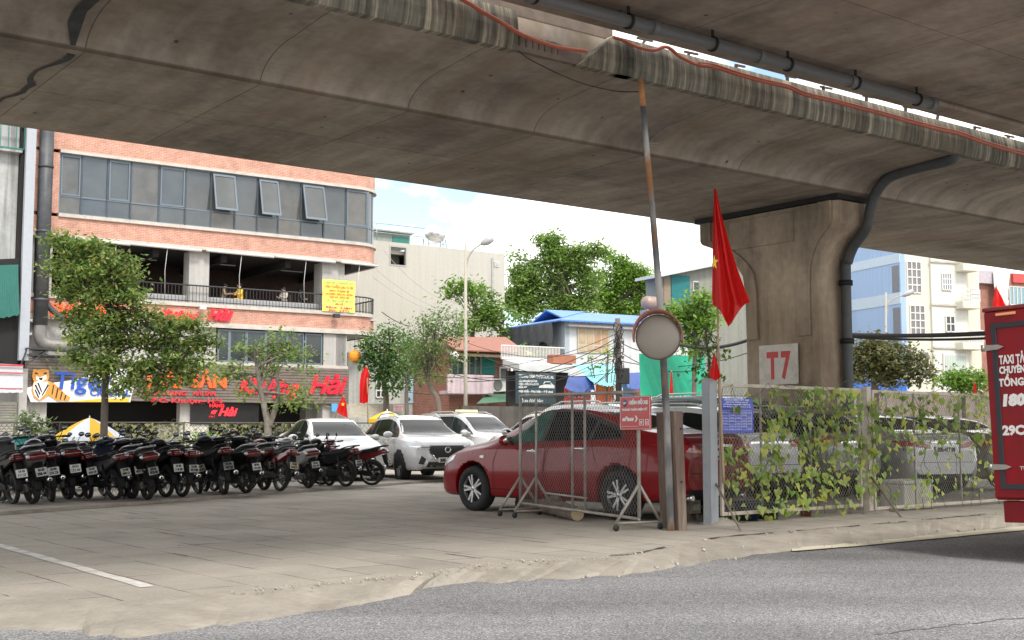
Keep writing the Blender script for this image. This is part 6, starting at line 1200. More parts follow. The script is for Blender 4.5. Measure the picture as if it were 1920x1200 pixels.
# ---- trim for tall cars
def cuv_trim(c, P, plate=None, k=1., dz=0., grille=True, rails=True, front=True, glass=CGL, gm=BPL, style=0):
    L = P['L']; top = pch(*zip(*P['top'])); belt = pch(*zip(*P['belt'])); H = P['H']
    xw = [x for x in np.linspace(.2, 1.3, 60) if top(x)-belt(x) < .14]; x1 = (xw[0] if xw else 1.0)-.02
    xr0 = -L/2+.3
    up = lambda x: top(x)-.105; lo = lambda x: belt(x)+.035
    def strip(a, b_, n=8): 
        a_, bb_ = a, b_; U = [(a_+(bb_-a_)*i/n, up(a_+(bb_-a_)*i/n)) for i in range(n+1)]; D = [(a_+(bb_-a_)*i/n, lo(a_+(bb_-a_)*i/n)) for i in range(n+1)]; U = [p for p in U if p[1] > lo(p[0])+.03]; return D+U[::-1]
    for sd in 'LR':
        c.patch(strip(xr0+.02, x1), sd, BPL, 'window_surround', .003)
        c.patch(strip(.12, x1-.14), sd, glass, 'side_window', .007); c.patch(strip(-.82, .06), sd, glass, 'side_window', .007); c.patch(strip(xr0+.14, -.9), sd, glass, 'side_window', .007)
        c.line([(x1, lo(x1)-.04), (x1+.02, .7), (x1, .4)], sd); c.line([(.08, lo(0)-.04), (.06, .7), (.08, .38)], sd); c.line([(-.86, lo(-.86)-.04), (-.95, .78)], sd)
        pl = [(P['xf']+.42, .3), (P['xr']-.42, .3)]; c.patch([(P['xf']-.4, .30), (P['xr']+.4, .30), (P['xr']+.42, .4), (P['xf']-.42, .4)], sd, BPL, 'sill_cladding', .01)
    zb, zt_ = belt(1.0)+.06, H-.12; c.patch([(-.68, zb+.05), (0, zb+.02), (.68, zb+.05), (.6, (zb+zt_)/2), (.53, zt_), (-.53, zt_), (-.6, (zb+zt_)/2)], 'F', glass, 'windscreen', .004)
    zb2 = belt(-L/2+.2)+.1; c.patch([(-.66, zb2), (.66, zb2), (.6, zb2+.2), (.52, H-.12), (-.52, H-.12), (-.6, zb2+.2)], 'B', glass, 'rear_window', .004)
    s_ = P['W']/1.8
    uc = -(L/2-.14)*math.sin(R(34))+.72*s_*math.cos(R(34))
    for sg in (1, -1):
        c.patch([(sg*(uc+a), z+dz) for a, z in [(-.3, .8), (-.3, .74), (-.05, .72), (.16, .78), (.33, .88), (.3, .91), (.1, .87), (-.1, .83)]], 34*sg, LMP, 'headlight', .005)
        c.line([(sg*(uc-.28), .77+dz), (sg*(uc+.16), .8+dz)], 34*sg, .012, CHR, 'lamp_trim', .012)
        c.patch([(sg*.45*s_, .88+dz), (sg*.8*s_, .9+dz), (sg*.82*s_, 1.03+dz), (sg*.5*s_, .99+dz)], 'B', TLR, 'tail_light', .006)
        sd = 'L' if sg > 0 else 'R'; c.patch([(-L/2+.08, .9+dz), (-L/2+.4, .95+dz), (-L/2+.36, 1.03+dz), (-L/2+.08, 1.03+dz)], sd, TLR, 'tail_light', .006)
        c.patch([(sg*.58*s_, .4), (sg*.68*s_, .42), (sg*.62*s_, .6), (sg*.52*s_, .52)], 'F', BPL, 'fog_recess', .006)
    c.patch([(-.3*s_, .52+dz), (.3*s_, .52+dz), (.44*s_, .66+dz), (.42*s_, .82+dz), (-.42*s_, .82+dz), (-.44*s_, .66+dz)], 'F', gm, 'grille', .006)
    for z in (.58, .64, .7, .76): c.line([(-.38*s_, z+dz), (.38*s_, z+dz)], 'F', .012, CHR if style else BPL, 'grille_bar', .012)
    c.line([(-.45*s_, .74+dz), (-.3*s_, .52+dz), (.3*s_, .52+dz), (.45*s_, .74+dz)], 'F', .022, CHR, 'grille_trim', .012)
    h = c.bvh.ray_cast(Vector((5, 0, .68+dz)), Vector((-1, 0, 0))); b = MB(); b.lathe([(.05, .0), (.06, .012), (.075, .0)], (h[0].x+.015, 0, .73+dz), 'x', 20); b.build('badge_ring', CHR, c.o)
    c.patch([(-.52*s_, .34), (.52*s_, .34), (.48*s_, .46), (-.48*s_, .46)], 'F', BPL, 'lower_intake', .006); c.line([(-.6*s_, .335), (.6*s_, .335)], 'F', .035, SIL_P, 'skid_trim', .012)
    c.patch([(-.7*s_, .36), (.7*s_, .36), (.72*s_, .5), (-.72*s_, .5)], 'B', BPL, 'rear_bumper', .006); c.line([(-.42, .95+dz), (.42, .95+dz)], 'B', .035, CHR, 'tailgate_trim', .008); c.line([(-.76*s_, .62), (.76*s_, .62)], 'B', .008)
    c.mirrors(x1-.12, belt(x1)+.1); c.handles([(.2, belt(0)-.1), (-.72, belt(0)-.08)])
    h = c.bvh.ray_cast(Vector((5, 0, .5+dz)), Vector((-1, 0, 0)))
    if plate: c.plate(h[0].x+.02, .5+dz*.5, plate, False)
    h = c.bvh.ray_cast(Vector((-5, 0, .78+dz)), Vector((1, 0, 0))); c.plate(h[0].x-.015, .8+dz, plate or '30A-418.22', True, .3, .2, two=False)
    if rails:
        for sg in (1, -1):
            b = MB(); q = [(x, sg*(P['roofw']-.03), top(x)+(.035 if -1.2 < x < .05 else -.01)) for x in np.linspace(-1.4, .2, 12)]; b.tube(q, .018, 6); b.build('roof_rail', BPL if style else SIL_P, c.o)
def heading_car(px, py, sgn_): pass
AWAY, TOWARD = HN, HN+180
# white crossover with its nose to the aisle
p = Vector((-2.3, 29.6, 0))
c = Car('white_crossover', 'white crossover with dark five sided grille facing the yard, orange parasol behind it', 'car', p, -66, CUV, WHT_P); cuv_trim(c, CUV, '30K-848.15'); 
p = Vector((-4.33, 29.0, 0))
c = Car('white_sedan', 'white car with chrome slatted grille half hidden behind the last motorbikes', 'car', p, -66, SEDAN, WHT_P)
sedan_trim(c, '30E-552.07')
for z in (.4, .47, .54): c.line([(-.42, z), (.42, z)], 'F', .014, CHR, 'grille_bar', .012)
p = Vector((-1.2, 36.0, 0))
c = Car('silver_suv', 'silver grey SUV behind the white crossover, pale taxi roof sign on top', 'car', p, -52, SUV, SIL_P); cuv_trim(c, SUV, '30G-140.33', dz=.1)
b = MB(); b.bbox(-.35, -.34, 1.69, -.1, .34, 1.78, .03); b.build('roof_sign', pm('cream roof sign', (.72, .66, .4), rough=.4), c.o)
c = Car('silver_suv', 'pale silver SUV with its bonnet showing behind the front of the red sedan', 'car', tu(16.5, 18.6), AWAY+2, SUV, SIL2); cuv_trim(c, SUV, '30F-611.08', dz=.1)
c = Car('white_suv', 'white SUV with cream roof rails farthest back behind the red sedan', 'car', at(1030, 870, 36.0)*Vector((1, 1, 0)) if False else Vector((at(1030, 870, 36).x, 36, 0)), AWAY, SUV, paint('cream car paint', (.58, .56, .48))); cuv_trim(c, SUV, '29A-771.90', dz=.1)
SUVT = {**SUV, 'H': 1.84, 'top': [(x, z+(.16 if z > 1.3 else .06)) for x, z in SUV['top']]}
c = Car('black_suv', 'tall black SUV behind the boot of the red sedan', 'car', tu(18.35, 17.6), AWAY, SUVT, BLK_P); cuv_trim(c, SUVT, '30H-220.17', dz=.1)
c = Car('white_hatchback', 'white crossover parked tail first behind the vines beside the blue notice board', 'car', tu(14.75, 14.3), AWAY-3, CUV, WHT_P); cuv_trim(c, CUV, '29A-384.51', glass=CGL)
c = Car('grey_suv', 'dark grey crossover behind the vines near the middle fence post', 'car', tu(17.1, 14.6), AWAY+2, CUV, GRY_P); cuv_trim(c, CUV, '30A-905.62')
c = Car('grey_sedan', 'silver grey sedan with red tail lights behind the second mesh panel', 'car', tu(19.55, 14.2), AWAY-14, SEDAN, SIL_P); sedan_trim(c, '30E-417.88')
c = Car('dark_sedan', 'dark sedan at the far end of the vine fence by the truck', 'car', tu(22.2, 14.6), AWAY-4, SEDAN, paint('bronze car paint', (.2, .17, .13), .5)); sedan_trim(c, '29A-120.64')
# ================================================================== MOTORBIKES
BKP = pm('black gloss plastic', (.005, .005, .0055), rough=.36, var=.2, coat=.05, spec=.25); BKM = pm('black matt plastic', (.009, .009, .0095), rough=.65, var=.2, spec=.25); MGL = pm('bike mirror glass', (.16, .17, .18), rough=.15, metal=.8); PLD = pm('grubby plate', (.42, .43, .42), rough=.5, var=.15, dirt=(.25, .23, .2), dirtscale=9, dirtamt=.6); BKR = pm('maroon gloss plastic', (.14, .008, .01), rough=.3, coat=.6); BKB = pm('navy gloss plastic', (.012, .018, .05), rough=.3, coat=.6); BKG = pm('dark grey gloss plastic', (.07, .072, .075), rough=.35, coat=.5); BKS = pm('silver bike plastic', (.3, .3, .3), rough=.35, metal=.3)
SEATM = pm('black vinyl seat', (.007, .007, .007), rough=.55, bump=.2, spec=.3); ENG = pm('engine alloy', (.07, .07, .07), rough=.45, metal=.6, var=.25, dirt=(.05, .045, .04), dirtscale=8, dirtamt=.7); SPK = pm('spoke steel', (.16, .16, .16), rough=.35, metal=.8)
TLR = pm('dull red bike lamp', (.11, .006, .006), rough=.2, coat=.5, var=.4, scale=12)
def bike_wheel(par, x, r, w, spoked):
    b = MB(); b.lathe([(r*.8, -w*.42), (r*.9, -w*.5), (r*.975, -w*.34), (r, 0), (r*.975, w*.34), (r*.9, w*.5), (r*.8, w*.42), (r*.79, 0), (r*.8, -w*.42)], (x, 0, r), 'y', 30); t = b.build('wheel', TYRE, par); b = MB(); b.lathe([(r*.8, -w*.36), (r*.76, -w*.2), (r*.76, w*.2), (r*.8, w*.36)], (x, 0, r), 'y', 30); b.lathe([(0, -.07), (.05, -.07), (.05, .07), (0, .07)], (x, 0, r), 'y', 14)
    if spoked:
        for k in range(18): a = 2*math.pi*k/18; b.bar((x+.05*math.cos(a+.5), .03*(-1)**k, r+.05*math.sin(a+.5)), (x+r*.77*math.cos(a), 0, r+r*.77*math.sin(a)), .004)
    else:
        for k in range(5): a = 2*math.pi*k/5+.3; b.bar((x+.04*math.cos(a), 0, r+.04*math.sin(a)), (x+r*.77*math.cos(a), 0, r+r*.77*math.sin(a)), .035, .03, up=(0, 1, 0))
    b.build('rim', SPK if spoked else ENG, t); return t
def mirror_part(par, side, h=1.16):
    b = MB(); b.tube(smooth_path([Vector((.36, side*.2, .98)), Vector((.34, side*.25, 1.06)), Vector((.33, side*.3, h-.03))]), .007, 6); o = b.build('mirror', BKM, par); g = MB(); g.ball((.325, side*.325, h), (.022, .062, .045), nu=14, nv=8); g.build('mirror_back', BKM, o); g = MB(); g.ball((.308, side*.325, h), (.01, .055, .038), nu=14, nv=8); g.build('mirror_glass', MGL, o)
def arc(cx, cz, r0, r1, a0, a1, n=10):
    return [(cx+r1*math.cos(R(a0+(a1-a0)*i/n)), cz+r1*math.sin(R(a0+(a1-a0)*i/n))) for i in range(n+1)]+[(cx+r0*math.cos(R(a1+(a0-a1)*i/n)), cz+r0*math.sin(R(a1+(a0-a1)*i/n))) for i in range(n+1)]
def make_underbone():
    t = thing('motorbike', '', 'motorbike'); r, w = .285, .085
    bike_wheel(t, -.62, r, w, True).name = 'wheel'; bike_wheel(t, .62, .28, .075, True)
    b = MB(); b.pillow([(-1.02, .84), (-.86, .86), (-.5, .79), (.08, .72), (.16, .6), (.06, .5), (-.3, .5), (-.62, .62), (-.86, .72), (-1.03, .78)], .105, k=.8); b.build('side_panel', BKP, t)
    b = MB(); b.pillow([(-.84, .885), (-.5, .855), (-.2, .79), (.08, .77), (.14, .72), (.05, .69), (-.4, .74), (-.84, .81)], .135, k=.85); b.build('seat', SEATM, t)
    b = MB(); b.pillow([(.3, .98), (.4, 1.0), (.5, .86), (.52, .66), (.42, .44), (.3, .3), (.2, .3), (.3, .5), (.33, .7)], .2, k=.9); b.pillow([(.06, .66), (.34, .66), (.34, .4), (.05, .42)], .06); b.build('leg_shield', BKP, t)
    b = MB(); b.ball((.39, 0, 1.0), (.12, .15, .085), nu=18, nv=10); o = b.build('handlebar_cowl', BKP, t); g = MB(); g.ball((.47, 0, 1.0), (.055, .1, .06), nu=16, nv=8); g.build('headlight', LMP, o); g = MB(); g.ball((.31, 0, 1.03), (.05, .085, .04), nu=14, nv=8); g.build('dial', BKM, o)
    b = MB(); b.tube(smooth_path([Vector((.2, .36, 1.0)), Vector((.3, .22, 1.0)), Vector((.36, .05, .99)), Vector((.36, -.05, .99)), Vector((.3, -.22, 1.0)), Vector((.2, -.36, 1.0))]), .012, 7)
    for s in (-1, 1): b.tube([(.28, s*.25, 1.0), (.195, s*.37, 1.0)], .02, 8); b.tube([(.3, s*.22, 1.0), (.28, s*.37, .98)], .006, 5)
    b.build('handlebar', BKM, t)
    for s in (-1, 1): mirror_part(t, s)
    b = MB()
    for s in (-1, 1): b.tube([(.43, s*.075, .78), (.62, s*.075, .28)], .022, 8)
    b.build('fork', ENG, t); b = MB(); b.pillow(arc(.62, .28, .295, .315, 20, 165), .05); b.build('front_mudguard', BKP, t)
    b = MB(); b.pillow(arc(-.62, .285, .31, .33, 95, 190), .055); b.pillow([(-.9, .72), (-1.0, .74), (-1.06, .5), (-1.02, .44), (-.95, .55)], .07); b.build('rear_mudguard', BKM, t)
    b = MB(); b.pillow([(-1.0, .845), (-.98, .87), (-.92, .875), (-.92, .74), (-1.0, .75)], .09, k=.8); b.pillow([(-1.05, .8), (-1.03, .83), (-.99, .83), (-.99, .76), (-1.04, .76)], .07); b.build('tail_light', TLR, t)
    for s in (-1, 1): b = MB(); b.ball((-.985, s*.11, .79), (.05, .045, .035)); b.build('indicator', TLR, t)
    b = MB(); b.tube(smooth_path([Vector((-.55, .13, .84)), Vector((-.8, .14, .9)), Vector((-1.0, .1, .93)), Vector((-1.04, 0, .93)), Vector((-1.0, -.1, .93)), Vector((-.8, -.14, .9)), Vector((-.55, -.13, .84))]), .014, 7); b.build('grab_rail', BKM, t)
    b = MB(); b.tube([(.12, 0, .38), (-.12, 0, .36)], [.1, .085], 14); b.tube([(-.02, -.14, .33), (-.02, .14, .33)], .1, 14); b.bbox(-.2, -.1, .24, .12, .1, .36, .03); b.build('engine', ENG, t)
    b = MB(); b.tube(smooth_path([Vector((.15, -.06, .3)), Vector((.05, -.12, .2)), Vector((-.25, -.15, .24)), Vector((-.45, -.16, .3))]), .018, 8); b.tube([(-.42, -.16, .29), (-.5, -.16, .31), (-.92, -.17, .4)], [.022, .045, .048], 12); o = b.build('exhaust', BKM, t); g = MB(); g.lathe([(.02, 0), (.05, .0), (.05, .03), (.02, .03)], (-.925, -.17, .4), 'x', 14); g.build('exhaust_tip', CHR, o)
    b = MB()
    for s in (-1, 1): b.bar((-.12, s*.1, .36), (-.64, s*.1, .285), .03, .04)
    b.pillow([(-.1, .42), (-.66, .35), (-.7, .26), (-.1, .27)], .02, y0=.125); b.build('swing_arm', BKM, t)
    b = MB()
    for s in (-1, 1): b.tube([(-.6, s*.115, .32), (-.5, s*.12, .68)], .022, 8); b.tube([(-.585, s*.115, .38), (-.535, s*.12, .56)], .034, 10)
    b.build('shock_absorber', BKM, t)
    b = MB(); b.tube([(.02, .12, .25), (-.03, .3, .04), (-.1, .31, .035)], .012, 6); b.build('side_stand', ENG, t)
    b = MB(); b.tube([(.08, -.3, .27), (.08, .3, .27)], .013, 6); b.tube([(-.35, -.24, .33), (-.35, .24, .33)], .012, 6); b.build('foot_peg', BKM, t)
    return t
def make_scooter():
    t = thing('scooter', '', 'motorbike'); r = .25
    bike_wheel(t, -.62, r, .11, False); bike_wheel(t, .62, r, .1, False)
    b = MB(); b.pillow([(-1.0, .86), (-.9, .9), (-.5, .86), (-.1, .8), (.0, .66), (-.05, .34), (-.3, .36), (-.55, .54), (-.9, .64), (-1.03, .76)], .165, k=.72); b.build('side_panel', BKP, t)
    b = MB(); b.pillow([(-.88, .95), (-.55, .9), (-.15, .86), (.0, .82), (.02, .76), (-.3, .76), (-.88, .85)], .16, k=.82); b.build('seat', SEATM, t)
    b = MB(); b.pillow([(-.1, .36), (.36, .36), (.4, .28), (-.15, .26)], .19); b.build('floor_board', BKM, t)
    b = MB(); b.pillow([(.32, 1.0), (.42, 1.02), (.56, .8), (.6, .6), (.46, .42), (.4, .28), (.32, .3), (.36, .6)], .22, k=.8); b.build('leg_shield', BKP, t)
    b = MB(); b.ball((.36, 0, 1.05), (.13, .18, .075), nu=18, nv=10); o = b.build('handlebar_cowl', BKP, t); g = MB(); g.ball((.3, 0, 1.085), (.06, .11, .035), nu=14, nv=8); g.build('dial', BKG, o); g = MB(); g.ball((.57, 0, .8), (.05, .14, .07), nu=14, nv=8); g.build('headlight', LMP, o)
    b = MB(); b.tube(smooth_path([Vector((.2, .36, 1.05)), Vector((.3, .2, 1.06)), Vector((.34, 0, 1.05)), Vector((.3, -.2, 1.06)), Vector((.2, -.36, 1.05))]), .012, 7)
    for s in (-1, 1): b.tube([(.27, s*.26, 1.055), (.195, s*.38, 1.05)], .021, 8); b.tube([(.31, s*.22, 1.05), (.28, s*.38, 1.03)], .006, 5)
    b.build('handlebar', BKM, t)
    for s in (-1, 1): mirror_part(t, s, 1.2)
    b = MB()
    for s in (-1, 1): b.tube([(.5, s*.075, .6), (.62, s*.075, .25)], .022, 8)
    b.build('fork', ENG, t); b = MB(); b.pillow(arc(.62, .25, .265, .29, 15, 165), .065); b.build('front_mudguard', BKP, t)
    b = MB(); b.pillow([(-.86, .66), (-.98, .7), (-1.06, .46), (-1.02, .4), (-.92, .5)], .08); b.pillow(arc(-.62, .25, .28, .3, 100, 185), .06); b.build('rear_mudguard', BKM, t)
    b = MB(); b.pillow([(-1.03, .84), (-.96, .86), (-.9, .84), (-.92, .72), (-1.03, .74)], .15, k=.8); b.build('tail_light', TLR, t)
    for s in (-1, 1): b = MB(); b.ball((-.965, s*.15, .8), (.06, .04, .03)); b.build('indicator', LMP, t)
    b = MB(); b.tube(smooth_path([Vector((-.6, .16, .88)), Vector((-.85, .16, .96)), Vector((-1.02, .1, .98)), Vector((-1.05, 0, .98)), Vector((-1.02, -.1, .98)), Vector((-.85, -.16, .96)), Vector((-.6, -.16, .88))]), .016, 7); b.build('grab_rail', BKS, t)
    b = MB(); b.bbox(-.72, .05, .2, -.15, .15, .36, .04); b.tube([(-.3, .16, .3), (-.3, .08, .3)], .1, 16); b.tube([(-.62, .16, .27), (-.62, .08, .27)], .085, 16); b.bbox(-.35, -.1, .22, -.1, .1, .4, .03); b.build('engine', ENG, t)
    b = MB(); b.tube([(-.2, -.14, .2), (-.4, -.17, .24), (-.5, -.18, .28), (-.92, -.19, .38)], [.02, .03, .055, .058], 12); o = b.build('exhaust', BKM, t); g = MB(); g.lathe([(.02, 0), (.05, 0), (.05, .03), (.02, .03)], (-.925, -.19, .38), 'x', 14); g.build('exhaust_tip', CHR, o)
    b = MB(); b.tube([(-.62, .12, .3), (-.52, .13, .66)], .02, 8); b.tube([(-.6, .12, .36), (-.55, .13, .54)], .034, 10); b.build('shock_absorber', BKM, t)
    b = MB(); b.tube([(.0, .12, .25), (-.05, .28, .04), (-.12, .29, .035)], .012, 6); b.build('side_stand', ENG, t)
    return t
PROTO = {'u': make_underbone(), 's': make_scooter()}; FIRST = {'u': True, 's': True}
def recolour(o, mats):
    for k in o.children:
        for sl in k.material_slots:
            if sl.material in mats: n = mats[sl.material]; sl.link = 'OBJECT'; sl.material = n
        recolour(k, mats)
def place_bike(kind, wheel_pt, heading, lean, label, group, col=None, plate=None, pmat=PLATE, steer=0):
    if FIRST[kind]: o = PROTO[kind]; FIRST[kind] = False
    else: o = copy_tree(PROTO[kind])
    h = R(heading); o.location = Vector(wheel_pt)+Vector((math.cos(h), math.sin(h), 0))*.55; o.rotation_euler = (R(-lean), 0, h); k_ = random.uniform(.84, .92); o.scale = (k_, k_, k_*random.uniform(.97, 1.03)); tag(o, label, 'motorbike', group)
    if col: recolour(o, {BKP: col})
    elif o is PROTO[kind]: pass
    if plate:
        b = MB(); b.bbox(-.004, -.095, -.07, .004, .095, .07, .003); p = b.build('number_plate', pmat, o); p.location = (-1.075, 0, .54); p.rotation_euler = (0, R(14), 0)
        a, c = plate.split(); x = [text(a, .055, TXB, p, (-.0055, 0, .015), (math.pi/2, 0, -math.pi/2), 'plate_text', .001, align='CENTER', width=.11, bold=.002), text(c, .06, TXB, p, (-.0055, 0, -.05), (math.pi/2, 0, -math.pi/2), 'plate_text', .001, align='CENTER', width=.145, bold=.002)]
    return o
G1 = 'motorbikes parked in a row with their tails to the yard'
row = [ # kind, px, py, heading offset, lean, colour, plate, plate material, label
 ('u', 26, 948, 8, 9, None, '29-S8 317.27', PLATE, 'black motorbike cut by the left edge of the photo, white plate'),
 ('u', 97, 942, 4, 10, BKB, '29-D2 333.74', PLATE, 'navy black motorbike with a teal raincoat over its front'),
 ('s', 128, 936, 0, 7, None, '30-K6 152.40', PLATE, 'black scooter close against the navy bike with the teal raincoat'),
 ('u', 217, 938, 10, 9, BKG, '29-M1 480.16', PLY, 'grey black motorbike with yellowed plate under the hanging silver helmet'),
 ('s', 279, 936, 6, 8, None, '29-X1 418.85', PLATE, 'black scooter with wide rear lamp right of the bike below the silver helmet'),
 ('u', 341, 931, 8, 4, None, '29-P3 627.09', PLATE, 'upright black motorbike with grey mudflap, left of the twin exhaust bike'),
 ('u', 374, 927, 2, 12, BKG, '29-N8 205.31', PLY, 'leaning grey motorbike with pale yellow plate in mid row'),
 ('s', 462, 925, 9, 8, None, '29-S1 133.93', PLATE, 'black scooter with long blue grey mudflap beside the pink bag'),
 ('u', 524, 920, 12, -4, BKR, '29-H7 564.22', PLY, 'maroon sided motorbike with orange yellow plate'),
 ('s', 580, 917, 3, 10, BKS, '30-F2 771.58', PLATE, 'silver grey scooter with broad red rear lamp'),
 ('u', 619, 913, 8, 2, None, '29-L9 386.14', PLATE, 'black motorbike with black hoop grab rail, third from the right end'),
 ('u', 650, 912, 20, 6, None, '29-T4 913.47', PLATE, 'black motorbike half hidden just left of the end bike'),
 ('u', 698, 911, 40, 3, BKR, '29-C1 240.66', PLY, 'maroon motorbike alone at the right end of the row')]
row += [('u', 420, 926, 4, 8, None, '29-G4 507.61', PLATE, 'black motorbike left of the scooter beside the pink bag'), ('s', 495, 921, 4, 5, None, '29-Y6 834.25', PLATE, 'black scooter just left of the maroon sided motorbike'), ('s', 62, 944, 6, 6, BKG, '29-B7 208.44', PLATE, 'dark grey scooter squeezed between the left edge bike and the navy bike'), ('u', 168, 938, 0, 7, None, '29-K5 660.19', PLATE, 'black motorbike left of the bike below the silver helmet'), ('s', 248, 935, 3, 9, BKB, '29-E3 415.72', PLATE, 'navy scooter right behind the bike below the silver helmet'), ('u', 310, 932, 12, 6, None, '29-V2 318.90', PLATE, 'black motorbike just left of the upright bike in mid row'), ]
bikes = []
for k, px, py, dh, ln_, col, pl_, pm_, lab in row: bikes.append(place_bike(k, atz(px, py+random.uniform(-3, 1.5), BZ), HN-6+dh+random.Random(px).uniform(-7, 7), ln_+random.uniform(-4, 4), lab, G1, col, pl_, pm_))
G2 = 'motorbikes packed behind the front row'
back = [(10, 925, 'u', BKR, 'red motorbike behind the row at the left edge of the photo'), (60, 922, 'u', None, 'black motorbike in the second row behind the teal raincoat'), (120, 920, 'u', BKR, 'red topped motorbike in the second row left of the silver helmet'), (165, 918, 'u', BKS, 'silver motorbike in the second row under the yellow parasol'), (250, 916, 's', None, 'black scooter in the second row right of the yellow parasol'), (305, 915, 'u', BKB, 'navy motorbike in the second row before the beige door panel'), (350, 912, 's', BKG, 'grey scooter in the second row before the white tiled panel'), (410, 909, 'u', None, 'black motorbike in the second row before the fresh green bush'), (435, 907, 's', BKS, 'silver scooter in the second row beside the green bush'), (490, 904, 'u', BKG, 'grey motorbike in the second row before the forked young tree'), (535, 902, 's', None, 'black scooter in the second row before the white car tail')]
for i, (px, py, k, col, lab) in enumerate(back): place_bike(k, atz(px, py, BZ), HN+random.uniform(-14, 14), random.uniform(2, 11), lab, G2, col, None)
# helmet on a mirror, raincoat over a handlebar, bag
p = at(206, 833, 21.4); hl = thing('helmet', 'silver half helmet hung on the mirror of the bike with yellowed plate', 'helmet', p)
b = MB(); vs = [];
for j in range(8):
    ph = math.pi*.62*j/7
    for i in range(20): t = 2*math.pi*i/20; vs.append((.13*math.sin(ph)*math.cos(t), .15*math.sin(ph)*math.sin(t), .14*math.cos(ph)))
b.add(vs, [(j*20+i, (j+1)*20+i, (j+1)*20+(i+1) % 20, j*20+(i+1) % 20) for j in range(7) for i in range(20)], 0, True); o = b.build('shell', pm('silver helmet', (.45, .44, .42), rough=.3, coat=.8), hl)
b = MB(); b.pillow([(.1, -.03), (.2, -.05), (.19, -.065), (.1, -.05)], .1); b.build('peak', BKP, hl); b = MB(); b.ball((-.02, -.15, .0), (.035, .012, .035)); b.build('vent', BKP, hl)
p = at(48, 842, 20.4); b = MB(); vs = []; nx, nz = 14, 16
for i in range(nx+1):
    for j in range(nz+1):
        a = math.pi*i/nx; k = j/nz; rr = (.2+.1*k)*(1+.12*math.sin(i*2.1+j)); vs.append((math.cos(a)*rr, -math.sin(a)*rr*.6+.05*math.sin(j*1.2), .16-.55*k*(1-.25*math.sin(i*1.3))+.05*math.sin(a)))
rc = thing('raincoat', 'teal raincoat thrown over the handlebar of the second bike', 'raincoat', p); b.add(vs, [(i*(nz+1)+j, (i+1)*(nz+1)+j, (i+1)*(nz+1)+j+1, i*(nz+1)+j+1) for i in range(nx) for j in range(nz)], 0, True); b.build('cloth', pm('teal nylon', (.01, .26, .24), rough=.45, var=.1), rc, fixn=False)
p = at(470, 868, 22.9); bg_ = thing('bag', 'magenta cloth bag hanging between the long flapped scooter and the maroon sided bike', 'bag', p); b = MB(); b.ball((0, 0, 0), (.09, .06, .13)); b.build('pouch', pm('magenta cloth', (.32, .02, .14), rough=.8), bg_); b = MB(); b.tube(smooth_path([Vector((-.05, 0, .1)), Vector((0, 0, .24)), Vector((.05, 0, .1))]), .01, 6); b.build('strap', pm('magenta cloth', (.32, .02, .14)), bg_)
# ================================================================== FENCE, BARRIER, POLE, FLAGS, TRUCK, STREET THINGS
CREAM = pm('dusty cream frame', (.5, .45, .38), rough=.75, var=.15, scale=6, dirt=(.3, .25, .2), dirtscale=4, dirtamt=.7); GALV = pm('dull galvanised tube', (.33, .31, .28), rough=.6, metal=.3, var=.2, dirt=(.22, .16, .11), dirtscale=5, dirtamt=.7); WIRE = pm('mesh wire', (.27, .26, .235), rough=.6, metal=.3, var=.2); GPOST = pm('grey painted steel', (.30, .33, .36), rough=.55, var=.12, dirt=(.3, .26, .21), dirtscale=3, dirtamt=.5)
def mesh_part(parent, s0, s1, z0, z1, y, cell=.06, ratio=1.5, r=.0026, name='wire_mesh', sag=.0, mat=None):
    """woven diamond wire filling a frame: every strand a real wire, clipped to the frame"""
    b = MB(); Wd, Hh = s1-s0, z1-z0; k = ratio
    for sg in (1, -1):
        n = int((Wd+Hh/k)/cell)+1
        for i in range(n+1):
            a = -Hh/k+i*cell if sg > 0 else i*cell      # strand: s = a + sg*(z)/k
            pts = []
            zz = [0, Hh]; lo, hi = 0, Hh
            if sg > 0: lo = max(lo, -a*k); hi = min(hi, (Wd-a)*k)
            else: hi = min(hi, a*k); lo = max(lo, (a-Wd)*k)
            if hi-lo < .02: continue
            m = max(2, int((hi-lo)/.12)); P = []
            for j in range(m+1): z = lo+(hi-lo)*j/m; s = a+sg*z/k; P.append((s0+s, y+sag*math.sin(s*2.1+z*1.7)+.003*sg+.003*(-1)**j, z0+z))
            b.tube(P, r, 3, cap=False, smooth=False)
    return b.build(name, mat or WIRE, parent, fixn=False)
fo = atz(1335, 985, 0); FP = Frame(0, 0, 40.5, org=fo)
def frame_panel(F, name, label, px0, px1, pyt0, pyb0, n=0., seed=1, cell=.058, mullions=(), group=None):
    s0, s1 = F.S(px0, 840, n), F.S(px1, 840, n); z1, z0 = F.Z(px0, pyt0, n), F.Z(px0, pyb0, n); o = fthing(name, label, 'fence', F, s0, n, 0, group); w = s1-s0; b = MB(); t = .045
    for a, c, e, f in [(0, t, z0, z1), (w-t, w, z0, z1), (t, w-t, z0, z0+t), (t, w-t, z1-t, z1)]: b.bbox(a, -.02, e, c, .02, f, .006)
    b.build('frame', CREAM, o)
    for m in mullions: b = MB(); x = F.S(m, 840, n)-s0; b.bbox(x-.012, -.012, z0+t, x+.012, .012, z1-t, .003); b.build('mullion', GALV, o)
    mesh_part(o, t, w-t, z0+t, z1-t, .0, cell, 1.25, sag=.006); return o, s0, w, z0, z1
GF = 'cream framed mesh fence panels along the kerb'
pan = [frame_panel(FP, 'mesh_fence', 'first cream framed mesh panel, next to the grey post with the blue notice', 1350, 1614, 718, 968, mullions=(1427, 1520), group=GF), frame_panel(FP, 'mesh_fence', 'second cream framed mesh panel, running behind the red truck', 1636, 1900, 731, 957, mullions=(1715, 1800), group=GF), frame_panel(FP, 'mesh_fence', 'third mesh panel, hidden by the red truck', 1912, 2200, 738, 944, group=GF)]
